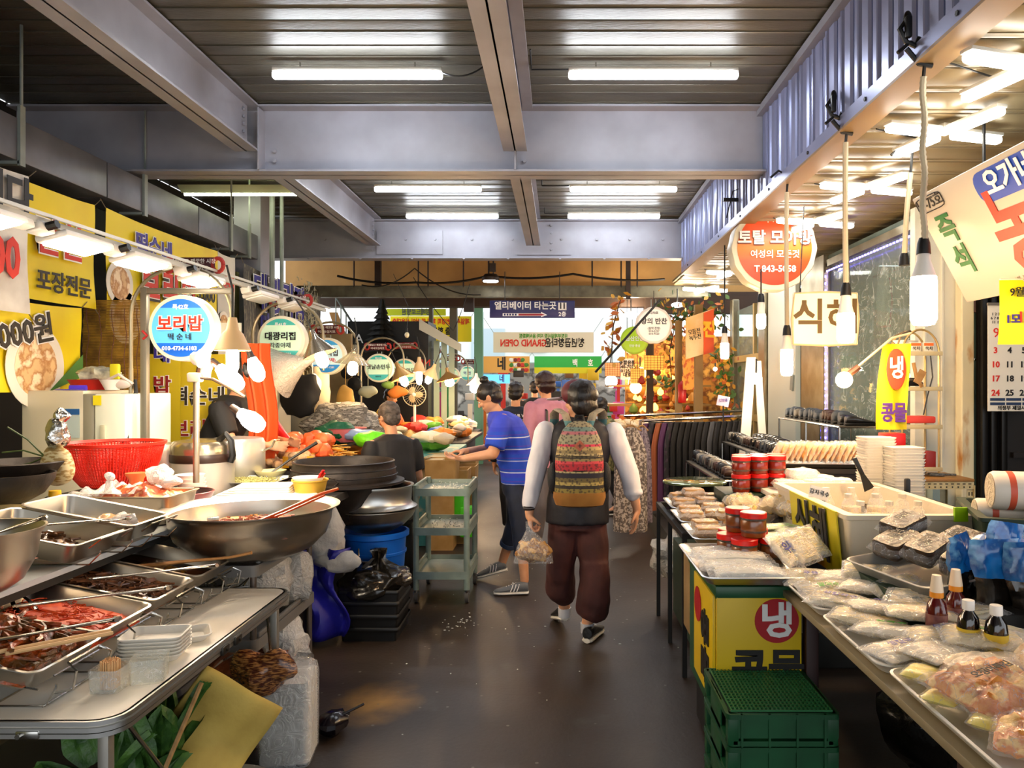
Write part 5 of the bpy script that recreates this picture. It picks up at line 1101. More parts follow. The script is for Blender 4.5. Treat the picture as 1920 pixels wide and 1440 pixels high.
b = B(); b.box((1.13, 3.72, .835), (.34, .36, .04), bev=.004); solo('grey_tray', b, ALU, 'metal tray under the green edged packets', 'tray')
t = thing('price_card', 'white handwritten price card in a bag standing by the yellow noodles', 'price card', (1.26, 3.72, .9), rot=(-.15, .25, 0))
b = B(); b.rloft([(.1, .008, .003, 0), (.1, .008, .003, .19)]); mk('card', b, M('card white', 'e6e4e0', .4), t)
for k, s in enumerate(('감자국수', '칡냉면', '1500')): text(s, .028, INKK, (0, -.006, .16 - k * .045), parent=t)
# stand under the trays
t = thing('tray_stand', 'black frame stand under the jelly trays with a low shelf', 'stand', (.95, 4.62, 0))
b = B()
for x in (-.27, .27):
    for y in (-.54, .0, .54): b.box((x, y, .39), (.025, .025, .78))
for y in (-.54, .54): b.box((0, y, .77), (.56, .03, .03))
for x in (-.27, .27): b.box((x, 0, .77), (.03, 1.1, .03))
mk('frame', b, M('dark frame', '14110e', .6), t, False, kind='stuff')
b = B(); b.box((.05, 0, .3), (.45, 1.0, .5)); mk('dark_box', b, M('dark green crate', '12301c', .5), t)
b = B(); b.ell((.82, 5.4, .36), (.16, .2, .15), 18, 14, nz=.4, ns=14, sd=4); solo('clear_bag', b, film('bag film'), 'bulging clear bag on the low platform before the clothes', 'plastic bag')
b = B(); b.box((1.45, 6.3, .1), (.9, 4.2, .2), bev=.006); solo('low_platform', b, M('dark platform', '2c2c29', .5, n=(3, '3a3a36')), 'long low dark platform along the right stalls', 'platform')
t = thing('round_glass_table', 'round glass topped stand before the hanging clothes', 'table', (1.0, 5.55, .2))
b = B(); b.lathe([(0, .66), (.22, .66), (.235, .668), (.235, .68), (.22, .686), (0, .686)], seg=48); mk('glass_top', b, M('green glass', '8a9a78', .05, .7), t)
b = B(); b.cyl((0, 0, 0), (0, 0, .66), .16, seg=20); mk('black_drum', b, BLACK, t)
# angle iron table and wire shelf
IV = M('ivory iron', 'cfc39a', .5, n=(14, 'b3a274'))
t = thing('angle_iron_table', 'ivory slotted angle iron table with wooden top', 'table', (2.63, 5.35, 0))
b = B(); b.box((0, 0, .935), (.46, .4, .02), bev=.003); mk('table_top', b, M('worn board', '9a6c34', .5), t)
b = B(); b.box((0, -.19, .9), (.46, .006, .055)); b.box((0, .19, .9), (.46, .006, .055))
for x in (-.21, .21):
    for y in (-.18, .18): b.box((x, y, .45), (.045, .006, .9)); b.box((x + (.02 if x > 0 else -.02), y, .45), (.006, .045, .9))
mk('angle_frame', b, IV, t, False, kind='stuff')
b = B()
for k in range(11): b.box((-.2 + k * .04, -.1945, .91), (.02, .003, .006)); b.box((-.2 + k * .04, -.1945, .888), (.008, .003, .01))
for x in (-.22, -.2, .2, .22):
    for k in range(14): b.box((x, -.1845, .84 - k * .06), (.006, .003, .025))
mk('slot', b, INKK, t, False, kind='stuff')
t = thing('wire_shelf', 'narrow brass framed shelf unit with rounded top', 'shelf', (2.56, 5.4, .946))
BR = M('brass tube', 'c8a970', .35, .7)
for x in (-.13, .13):
    b = B(); b.cyl((x, -.1, 0), (x, -.1, .86), .008, seg=8); b.cyl((x, .1, 0), (x, .1, .86), .008, seg=8); mk('post', b, BR, t)
for z in (.05, .35, .62, .87):
    b = B(); b.box((0, 0, z), (.28, .22, .012), bev=.003); b.box((0, -.11, z + .0), (.3, .012, .03), bev=.003); mk('shelf_board', b, M('shelf cream', 'bcae88', .45), t)
for y in (-.1, .1):
    b = B(); b.tube([(-.13 * math.cos(a), y, .87 + .17 * math.sin(a)) for a in [PI * k / 14 for k in range(15)]], .008, 8); mk('arched_top', b, BR, t)
def clutter(name, label, cat, b, mat): return solo(name, b, mat, label, cat)
b = B(); b.box((2.5, 5.4, 1.87), (.16, .1, .09), rz=.6, bev=.003); clutter('tissue_box', 'white box with orange stripe on top of the brass shelf', 'box', b, M('orange white box', 'e8e0d0', .5, n=(6, 'e88a3a', .55, .6)))
for x, rz, lb in ((2.53, 0, 'small orange lettered box on the brass shelf, aisle side'), (2.62, .1, 'small orange lettered box on the brass shelf, wall side')):
    t = thing('small_box', lb, 'box', (x, 5.33, 1.826)); b = B(); b.box((0, 0, .035), (.07, .05, .07), rz=rz, bev=.002); mk('box_body', b, M('box white', 'e8e0d0', .5), t); b = B(); b.box((0, -.026, .055), (.07, .004, .02), rz=rz); mk('orange_band', b, M('box orange', 'e86a1a', .5), t); text('쑥차', .03, INKK, (0, -.03, .025), parent=t)
b = B(); b.box((2.52, 5.38, 1.6), (.14, .12, .03), rz=.3, bev=.01); b.box((2.54, 5.38, 1.63), (.1, .08, .03), rz=-.3, bev=.01); clutter('black_pouch', 'black cloth pouch on the middle shelf of the brass unit', 'pouch', b, BLACK)
b = B(); b.box((2.55, 5.38, 1.345), (.24, .16, .05), rz=.1, bev=.012); clutter('red_case', 'red case on the lower shelf of the brass unit', 'case', b, M('coral red', 'd8443a', .5))
b = B(); b.box((2.52, 5.4, 1.05), (.12, .12, .09), rz=.4, bev=.02); b.box((2.56, 5.36, 1.1), (.08, .08, .05), rz=.8, bev=.02); clutter('tissue_pack', 'cream tissue packs on the bottom shelf of the brass unit', 'tissues', b, M('tissue', 'e4dcc0', .7))
b = B(); b.box((2.64, 5.36, 1.06), (.07, .1, .12), bev=.004); clutter('red_carton', 'dark red carton on the bottom shelf of the brass unit', 'carton', b, M('dark red carton', '8a1c18', .5))
b = B(); b.tube([(2.63, 5.3, 1.8), (2.64, 5.29, 1.65), (2.6, 5.29, 1.5), (2.58, 5.3, 1.38)], .005, 5); clutter('power_cable', 'dark cord looping down inside the brass shelf', 'cord', b, CAB)
b = B(); b.tube([(2.5, 5.28, 1.75), (2.52, 5.28, 1.65), (2.56, 5.28, 1.58)], .014, 6); b.box((2.54, 5.27, 1.65), (.05, .01, .1), rot=Matrix.Rotation(.5, 3, 'Y')); clutter('wood_tool', 'wooden scoop hanging inside the brass shelf', 'scoop', b, WOOD)
b = B(); b.box((2.67, 5.3, .958), (.1, .05, .02), rz=-.2, bev=.003); b.cyl((2.7, 5.28, .96), (2.79, 5.26, .96), .008); clutter('battery_pack', 'small packet with pen on the angle iron table', 'packet', b, M('silver black', '6a6a66', .4, n=(60, '1a1a1a')))
# green crate with toilet rolls
t = thing('green_crate', 'dark green lettered crate full of paper rolls', 'crate', (2.13, 3.1, .85))
b = B(); b.rloft([(.7, .5, .02, 0), (.76, .56, .02, .2), (.79, .59, .02, .205), (.79, .59, .02, .22), (.72, .52, .02, .22), (.68, .48, .02, .02)]); b.move((0, 0, 0), Matrix.Rotation(-.35, 3, 'Z')); mk('crate_body', b, M('olive crate', '2a3a28', .45), t)
text('독립식품', .06, INKW, (-.18, -.23, .12), (PI / 2, 0, -.35), t)
b = B(); b.box((2.0, 3.0, .42), (.7, .6, .84)); solo('crate_base', b, M('dark cabinet', '120f0d', .6), 'dark base under the crate of paper rolls', 'box')
for i, (x, y, z, r_) in enumerate(((1.79, 3.1, 1.16, .08), (1.77, 3.18, 1.06, .055), (1.9, 3.0, 1.075, .055), (1.88, 2.9, 1.07, .05))):
    t = thing('paper_roll', ['large wrapped paper roll topmost in the olive crate', 'small paper roll under the large wrapped one', 'middle paper roll with orange stripe in the olive crate', 'paper roll at the near rim of the olive crate'][i], 'roll', (x, y, z), -.25, 'paper rolls')
    b = B(); b.lathe([(0, 0), (r_ * .9, -.004), (r_, .01), (r_, .38), (0, .38)], seg=28, rot=Matrix.Rotation(PI / 2, 3, 'Y')); mk('roll_body', b, M('roll wrapper', 'e8dccc', .5), t)
    b = B(); b.lathe([(r_ * 1.01, .05), (r_ * 1.01, .075)], seg=28, rot=Matrix.Rotation(PI / 2, 3, 'Y')); mk('orange_stripe', b, M('stripe orange', 'd8583a', .5), t)
    b = B(); b.lathe([(0, -.006), (r_ * .86, -.006)], seg=28, rot=Matrix.Rotation(PI / 2, 3, 'Y')); mk('cut_end', b, M('bumpy tissue', 'c8baa0', .8, b=(60, 1)), t)
    if i == 0: b = B(); b.box((.2, -r_ * 1.0, .0), (.12, .006, .05), rot=Matrix.Rotation(.1, 3, 'Y'), bev=.002); mk('brown_label', b, M('brown label', '6a3a20', .5), t); text('꽃길', .035, INKW, (.2, -r_ * 1.0 - .006, 0), parent=t)
# ================================================================ people
SKIN = M('skin', 'd9a27c', .5, n=(9, 'cf9068', .3, .7)); HAIR = M('black hair', '14100e', .38, n=(14, '2a1e18', .45, .65), stretch=(1, 1, .3), b=(60, .5))
def V3(p): return Vector(p)
def cap(b, p, q, r0, r1, seg=14, sx=1.0):
    """rounded tapering limb"""
    p = V3(p); q = V3(q); d = (q - p); L = d.length; d = d / L
    pts = [p - d * r0 * .9, p - d * r0 * .55, p, p.lerp(q, .5), q, q + d * r1 * .55, q + d * r1 * .9]
    b.tube(pts, [r0 * .35, r0 * .8, r0, (r0 + r1) / 2 * 1.02, r1, r1 * .8, r1 * .35], seg, flat=sx)
def torso(b, secs, seg=20):
    """secs: centre, half width, half depth, yaw"""
    rg = []
    for c, w, d, yaw in secs:
        c = V3(c); r = Matrix.Rotation(yaw, 3, 'Z')
        rg.append(b.ring([c + r @ Vector((w * math.copysign(abs(math.cos(t)) ** .8, math.cos(t)), d * math.copysign(abs(math.sin(t)) ** .85, math.sin(t)), 0)) for t in [2 * PI * k / seg for k in range(seg)]]))
    b.skin(rg)
def remesh(name, b, mat, parent, vox, sm=4, wrinkle=0, wf=9, lift=0):
    o = mk(name, b, mat, parent)
    mods = [('REMESH', dict(mode='VOXEL', voxel_size=vox, use_smooth_shade=True)), ('SMOOTH', dict(factor=.5, iterations=sm))]
    bake(o, mods)
    if wrinkle:
        me = o.data
        N_ = [v.normal.copy() for v in me.vertices]; P_ = [v.co.copy() for v in me.vertices]; out = []
        for n, c in zip(N_, P_):
            w = noise.noise(Vector((c.x * wf, c.y * wf, c.z * wf * .55))) + .5 * noise.noise(Vector((c.x * wf * 2.2, c.y * wf * 2.2, c.z * wf)))
            out += (c + n * w * wrinkle)[:]
        me.vertices.foreach_set('co', out); me.update()
    me = o.data; me.shade_smooth()
    return o
def basis(fwd, up=(0, 0, 1)):
    f = V3(fwd).normalized(); u = V3(up); r = f.cross(u).normalized(); u = r.cross(f)
    return r, f, u
def hand(b, w, d, nrm, curl=.4, side=1, s=1.0, spread=.16):
    """palm, four unequal fingers of three joints and a thumb. w wrist, d finger direction, nrm palm side, side +1/-1 thumb side"""
    w = V3(w); d = V3(d).normalized(); nrm = V3(nrm); nrm = (nrm - d * nrm.dot(d)).normalized(); x = d.cross(nrm) * side
    cap(b, w - d * .01 * s, w + d * .025 * s, .024 * s, .026 * s, 10)
    for k in (-1, -.33, .33, 1): cap(b, w + d * .02 * s + x * .018 * k * s, w + d * .08 * s + x * .028 * k * s, .015 * s, .0125 * s, 8)
    for k, (L, c) in enumerate(((.068, 0), (.078, .05), (.073, .1), (.056, .18))):
        off = (1 - k * .667); p = w + d * .085 * s + x * .029 * off * s; a = curl * .45 + c; dd = d + x * off * spread
        for j, fr in enumerate((.45, .32, .26)):
            dr = (dd * math.cos(a) + nrm * math.sin(a)).normalized(); q = p + dr * L * fr * s * 1.05; cap(b, p, q, .0092 * s * (1 - j * .09), .0086 * s * (1 - j * .1), 8); p = q; a += curl * .8
    p = w + d * .025 * s + x * .024 * s + nrm * .006 * s; a = .75
    for j, fr in enumerate((.4, .34, .26)):
        dr = (d * math.cos(a) + x * math.sin(a) + nrm * (.25 + curl * .5)).normalized(); q = p + dr * .07 * fr * s; cap(b, p, q, .0125 * s * (1 - j * .1), .0115 * s * (1 - j * .12), 8); p = q; a -= .28 + curl * .2
def head(b, c, fwd, up=(0, 0, 1), s=1.0):
    """skull, jaw, nose, brow, lips and ears around centre c"""
    r, f, u = basis(fwd, up); c = V3(c); m = Matrix((r, f, u)).transposed()
    b.ell(c + u * .022 * s, (.074 * s, .094 * s, .088 * s), 24, 16, m)
    b.ell(c + f * .022 * s - u * .045 * s, (.056 * s, .066 * s, .064 * s), 20, 14, m)
    b.ell(c + f * .066 * s - u * .088 * s, (.024 * s, .02 * s, .018 * s), 10, 8, m)
    cap(b, c + f * .086 * s + u * .008 * s, c + f * .105 * s - u * .028 * s, .009 * s, .014 * s, 8)
    cap(b, c + f * .084 * s + r * .032 * s + u * .014 * s, c + f * .084 * s - r * .032 * s + u * .014 * s, .01 * s, .01 * s, 8)
    for k in (-.0, .012): cap(b, c + f * .085 * s + r * .02 * s - u * (.055 + k) * s, c + f * .085 * s - r * .02 * s - u * (.055 + k) * s, .006 * s, .006 * s, 8)
    for sg in (-1, 1):
        b.ell(c + f * .072 * s + r * sg * .034 * s - u * .026 * s, (.02 * s, .018 * s, .018 * s), 10, 8, m)
        b.ell(c + r * sg * .074 * s - u * .012 * s - f * .005 * s, (.009 * s, .018 * s, .03 * s), 12, 8, m)
        b.ell(c + r * sg * .08 * s - u * .002 * s - f * .012 * s, (.007 * s, .013 * s, .018 * s), 10, 8, m)
def face(par, c, fwd, up=(0, 0, 1), s=1.0):
    r, f, u = basis(fwd, up); c = V3(c); m = Matrix((r, f, u)).transposed()
    for sg in (-1, 1):
        b = B(); b.ell(c + f * .083 * s + r * sg * .031 * s - u * .002 * s, (.013 * s, .008 * s, .006 * s), 10, 8, m); e = mk('eye', b, M('eye white', 'e8e2da', .3), par)
        b = B(); b.ell(c + f * .0895 * s + r * sg * .031 * s - u * .002 * s, (.005 * s, .003 * s, .005 * s), 10, 8, m); mk('iris', b, M('iris', '1c120c', .3), par)
        b = B(); b.tube([c + f * .09 * s + r * sg * .016 * s + u * .02 * s, c + f * .092 * s + r * sg * .032 * s + u * .026 * s, c + f * .08 * s + r * sg * .05 * s + u * .018 * s], .004 * s, 6); mk('eyebrow', b, HAIR, par)
    b = B(); b.tube([c + f * .088 * s + r * .02 * s - u * .06 * s, c + f * .094 * s - u * .059 * s, c + f * .088 * s - r * .02 * s - u * .06 * s], .004 * s, 6); mk('lips', b, M('lips', 'a8604e', .4), par)
def hair(par, c, fwd, up=(0, 0, 1), s=1.0, kind='short', mat=None, seed=0):
    r, f, u = basis(fwd, up); c = V3(c); m = Matrix((r, f, u)).transposed(); b = B()
    if kind == 'short':
        b.ell(c + u * .038 * s - f * .012 * s, (.085 * s, .098 * s, .088 * s), 30, 22, m, .1, 45, seed); b.ell(c - f * .045 * s - u * .015 * s, (.075 * s, .055 * s, .07 * s), 24, 16, m, .12, 50, seed)
    elif kind == 'bowl':
        b.ell(c + u * .032 * s - f * .012 * s, (.092 * s, .103 * s, .093 * s), 30, 22, m, .08, 30, seed); b.ell(c - f * .03 * s - u * .03 * s, (.093 * s, .072 * s, .07 * s), 24, 18, m, .14, 30, seed)
    elif kind == 'bun':
        b.ell(c + u * .034 * s - f * .014 * s, (.083 * s, .1 * s, .088 * s), 30, 22, m, .05, 30, seed); b.ell(c - f * .045 * s - u * .01 * s, (.078 * s, .06 * s, .07 * s), 24, 18, m, .06, 30, seed); b.ell(c + u * .135 * s - f * .03 * s, (.034 * s, .034 * s, .032 * s), 16, 12, m, .15, 40, seed); cap(b, c + u * .09 * s - f * .03 * s, c + u * .12 * s - f * .03 * s, .02 * s, .014 * s)
    return mk('hair', b, mat or HAIR, par)
def shoe(par, heel, toe, mat, sole, s=1.0, sole_col=None, stripes=None, lift=0):
    """trainer from heel to toe with a thick sole"""
    h = V3(heel); t = V3(toe); d = (t - h); L = d.length; d = d / L; up = Vector((0, 0, 1)); x = d.cross(up).normalized(); up = x.cross(d)
    def ringat(u, w, z0, z1, n=12): 
        c = h + d * L * u; return [c + x * w * math.cos(a) + up * (z0 + (z1 - z0) * (.5 + .5 * math.sin(a))) for a in [2 * PI * k / n for k in range(n)]]
    b = B(); rg = [b.ring(ringat(u, w * s, .018 * s, z * s)) for u, w, z in ((0, .018, .05), (.02, .03, .085), (.12, .036, .095), (.3, .037, .092), (.45, .039, .078), (.62, .043, .062), (.8, .043, .05), (.93, .034, .042), (1, .016, .032))]
    b.skin(rg); up_ = mk('shoe', b, mat, par)
    b = B(); rg = [b.ring(ringat(u, w * s, -.002 * s, .026 * s, 14)) for u, w in ((-.01, .02), (.03, .034), (.2, .037), (.45, .038), (.7, .046), (.9, .038), (1.01, .016))]; b.skin(rg); mk('sole', b, sole, up_)
    for k in range(4):
        c = h + d * L * (.42 + k * .075); z = (.082 - k * .007) * s; b = B(); b.tube([c - x * .022 * s + up * (z - .012 * s), c + up * z, c + x * .022 * s + up * (z - .012 * s)], .003, 5); mk('shoelace', b, INKW, up_)
    if stripes:
        for k in range(3):
            c = h + d * L * (.3 + k * .09)
            for sg in (-1, 1): b = B(); b.tube([c + x * sg * .0395 * s + up * .028 * s + d * .012, c + x * sg * .036 * s + up * .055 * s, c + x * sg * .026 * s + up * .08 * s - d * .008], .004, 5); mk('side_stripe', b, stripes, up_)
    return up_
# ---- the man with the woven backpack, seen from behind
def man_backpack():
    t = thing('person', 'person in black vest and white shirt carrying a woven backpack, walking away', 'person', (0, 0, 0))
    hc = (.125, 4.62, 1.5); fw = (-.72, .7, -.12)
    hipL, hipR = (.03, 4.66, .84), (.19, 4.66, .84)
    kL, kR = (.0, 4.72, .48), (.215, 4.62, .47); aL, aR = (.03, 4.86, .135), (.17, 4.66, .1)
    sL, sR = (-.09, 4.63, 1.31), (.335, 4.63, 1.3); eL, eR = (-.155, 4.62, 1.02), (.43, 4.6, 1.03); wL, wR = (-.19, 4.58, .81), (.475, 4.62, .83)
    b = B()
    torso(b, [((.11, 4.66, .78), .13, .1, 0), ((.11, 4.66, .9), .155, .115, 0), ((.12, 4.66, 1.05), .14, .11, 0), ((.125, 4.66, 1.2), .165, .115, 0), ((.125, 4.65, 1.3), .15, .1, 0), ((.125, 4.64, 1.35), .07, .06, 0)])
    cap(b, (.125, 4.64, 1.32), (.125, 4.62, 1.42), .055, .052); head(b, hc, fw, s=1.02)
    for a, e, w in ((sL, eL, wL), (sR, eR, wR)): cap(b, a, e, .048, .042); cap(b, e, w, .04, .027)
    for h, k, a in ((hipL, kL, aL), (hipR, kR, aR)): cap(b, h, k, .085, .058); cap(b, k, a, .052, .036)
    hand(b, wL, (.12, .05, -1), (1, .2, 0), 1.25, 1); hand(b, wR, (-.05, .1, -1), (-1, 0, .1), .35, -1)
    cap(b, aL, (.03, 4.9, .1), .036, .034); cap(b, aR, (.17, 4.68, .05), .036, .036)
    remesh('body', b, SKIN, t, .0065, 2); face(t, hc, fw, s=1.02)
    hr = hair(t, hc, fw, s=1.04, kind='bowl', seed=3)
    # cap worn forward
    r, f, u = basis(fw); m = Matrix((r, f, u)).transposed(); c = V3(hc); b = B(); b.ell(c + u * .05 + f * .03, (.096, .09, .085), 26, 16, m); b.ell(c + f * .13 + u * .03, (.07, .07, .008), 20, 8, m); mk('cap', b, M('burgundy cap', '5a1420', .6), t)
    b = B(); b.ell(c + f * .16 - r * .05 + u * .026, (.07, .055, .009), 20, 8, m); mk('cap_visor', b, M('pale visor', 'd8c0c0', .5), t)
    WS = M('white shirt', 'ece8ea', .7, n=(5, 'd8d4da'))
    for nm, s, e, w in (('sleeve', sL, eL, (-.188, 4.585, .86)), ('sleeve', sR, eR, (.452, 4.6, .93))):
        b = B(); cap(b, s, e, .069, .062); cap(b, e, w, .06, .046 if s == sL else .055)
        if s == sR: b.lathe([(.05, 0), (.06, .006), (.062, .03), (.05, .036)], (.455, 4.6, .915), 20)
        remesh(nm, b, WS, t, .01, 3, .006, 15)
    VEST = M('black vest', '141217', .6, n=(6, '1f1c24'), b=(30, .2))
    b = B(); torso(b, [((.11, 4.66, .74), .2, .15, 0), ((.11, 4.66, .88), .195, .15, 0), ((.12, 4.66, 1.05), .175, .135, 0), ((.125, 4.655, 1.2), .195, .135, 0), ((.125, 4.65, 1.3), .2, .12, 0), ((.125, 4.64, 1.36), .14, .1, 0), ((.125, 4.63, 1.4), .08, .075, 0)]); remesh('vest', b, VEST, t, .012, 3, .007, 11)
    TR = M('brown trousers', '4a211c', .75, n=(8, '381713', .35, .7), b=(40, .15))
    b = B(); torso(b, [((.11, 4.66, .86), .14, .1, 0), ((.11, 4.66, .78), .155, .115, 0), ((.11, 4.66, .7), .16, .12, 0)])
    cap(b, (.035, 4.66, .77), (.005, 4.7, .48), .1, .09); b.tube([(.005, 4.7, .5), (-.0, 4.72, .4), (.0, 4.76, .3), (.015, 4.79, .265), (.03, 4.82, .235), (.033, 4.83, .23)], [.09, .095, .097, .09, .072, .045], 16)
    cap(b, (.185, 4.66, .77), (.215, 4.64, .48), .1, .092); b.tube([(.215, 4.63, .5), (.215, 4.62, .38), (.21, 4.62, .27), (.2, 4.63, .2), (.19, 4.64, .165), (.19, 4.64, .16)], [.092, .098, .105, .102, .09, .05], 16)
    remesh('trousers', b, TR, t, .011, 3, .009, 12)
    for p, q in ((aL, (.03, 4.88, .2)), (aR, (.17, 4.67, .165))): b = B(); b.cyl(Vector(p) - Vector((0, 0, .05)), Vector(p) + Vector((0, 0, .01)), .041, .043, 16); mk('sock', b, M('grey sock', 'b8b8bc', .8), t)
    BS = M('black trainer', '111214', .5, b=(80, .3))
    shoe(t, (.035, 4.86, .06), (-.035, 5.08, .004), BS, M('shoe sole', 'e0d8c8', .5), 1.0); shoe(t, (.165, 4.6, .004), (.26, 4.84, .004), BS, M('shoe sole', 'e0d8c8', .5), 1.05)
    b = B(); b.lathe([(.033, -.006), (.037, 0), (.033, .006)], (-.19, 4.58, .835), 20); b.lathe([(.034, .008), (.038, .013), (.034, .018)], (-.19, 4.58, .835), 20); mk('bracelet', b, M('dark beads', '1a0f0c', .4, b=(200, 1)), t)
    return t
man_backpack()
bp = thing('backpack', 'woven striped backpack with black side pockets worn on the black vest', 'backpack', (.115, 4.43, .89))
# fabric stripes run across the bag
PAT = bands('woven cloth', [(0, 'a0642a'), (.14, '8a7a3a'), (.2, '3a3426'), (.24, 'b09a58'), (.28, '6a5c34'), (.33, '26222c'), (.39, 'b0a070'), (.41, 'b02a34'), (.5, 'd0454c'), (.53, '8f7c50'), (.56, '3c3428'), (.58, 'b8a270'), (.62, '8c7850'), (.66, 'bb9f66'), (.7, 'd83a58'), (.73, '9a9274'), (.84, 'b06a70'), (.88, '6a8078'), (.93, '8f8466')], 'Z', (0, .49), .8, (60, .7, 'v', .3, .5), '2c2228')
def bagsec(z, w, d, y=0): return (z, w, d, y)
b = B(); secs = []
for z, w, d in ((0, .1, .05), (.01, .135, .085), (.05, .15, .1), (.15, .148, .105), (.28, .142, .1), (.38, .125, .085), (.44, .098, .065), (.475, .065, .045), (.49, .03, .025)):
    secs.append(((0, 0, z), w, d, 0))
torso(b, secs, 28); o = mk('bag_body', b, PAT, bp)
for v in o.data.vertices: v.co += Vector((0, 1, 0)) * .006 * noise.noise(v.co * 16)
b = B(); secs = [((0, -.012, z), w, d, 0) for z, w, d in ((-.012, .1, .06), (0, .142, .092), (.04, .156, .104), (.075, .154, .104))]; torso(b, secs, 28); mk('suede_base', b, M('suede', '8a5a22', .9, n=(8, '9a6a2c')), bp)
for sg in (-1, 1):
    b = B(); b.ell((sg * .155, .02, .15), (.035, .06, .095), 18, 14); mk('side_pocket', b, M('black mesh', '0e0e10', .7, b=(120, .5)), bp)
    b = B(); b.tube([(sg * .06, .03, .46), (sg * .085, .06, .53), (sg * .13, .11, .555), (sg * .15, .2, .53), (sg * .15, .3, .45)], .03, 10, flat=.25); mk('shoulder_strap', b, bands('strap cloth', [(0, 'b8a888'), (.3, 'c06a70'), (.5, '6a9a98'), (.7, 'a89a80')], 'Z', (.3, .57), .8, (60, .5, 'v', .2, .3), '6a4a50'), bp)
for k, z in enumerate((.29, .205)): b = B(); b.tube([(-.138, -.045, z), (-.09, -.085, z), (0, -.108, z), (.09, -.085, z), (.138, -.045, z)], .003, 6); mk('zip', b, BLACK, bp)
b = B(); b.poly([(0, -.1, .32), (-.035, -.1, .35), (0, -.098, .385), (.035, -.1, .35)], .008, (0, -1, 0)); mk('leather_patch', b, M('leather patch', 'a8583a', .6), bp)
b = B(); b.box((0, -.109, .352), (.026, .002, .003)); b.box((0, -.109, .352), (.003, .002, .026)); mk('patch_print', b, INKK, bp)
b = B(); b.tube([(-.03, .02, .48), (-.02, .02, .52), (.02, .02, .52), (.03, .02, .48)], .009, 8); mk('grab_loop', b, BLACK, bp)
t = thing('plastic_bag', 'clear plastic bag of brown snacks held in the hand of the backpack wearer', 'bag', (-.16, 4.5, .53))
b = B(); b.ell((.0, 0, .065), (.1, .05, .065), 20, 14, nz=.4, ns=28, sd=4); mk('contents', b, M('brown snacks', 'b0803c', .5, n=(26, 'd8b070', .42, .6, '7a4a1c', .5), b=(50, .6)), t)
b = B(); rg = [b.ring([Vector((x * w + ox, y * d, z)) for x, y in [(math.cos(a), math.sin(a)) for a in [2 * PI * k / 20 for k in range(20)]]]) for w, d, z, ox in ((.12, .02, -.01, 0), (.115, .055, .03, 0), (.1, .055, .09, 0), (.06, .035, .14, -.01), (.02, .015, .19, -.025), (.018, .014, .24, -.03))]; b.skin(rg); mk('film', b, film('thin wrap'), t)
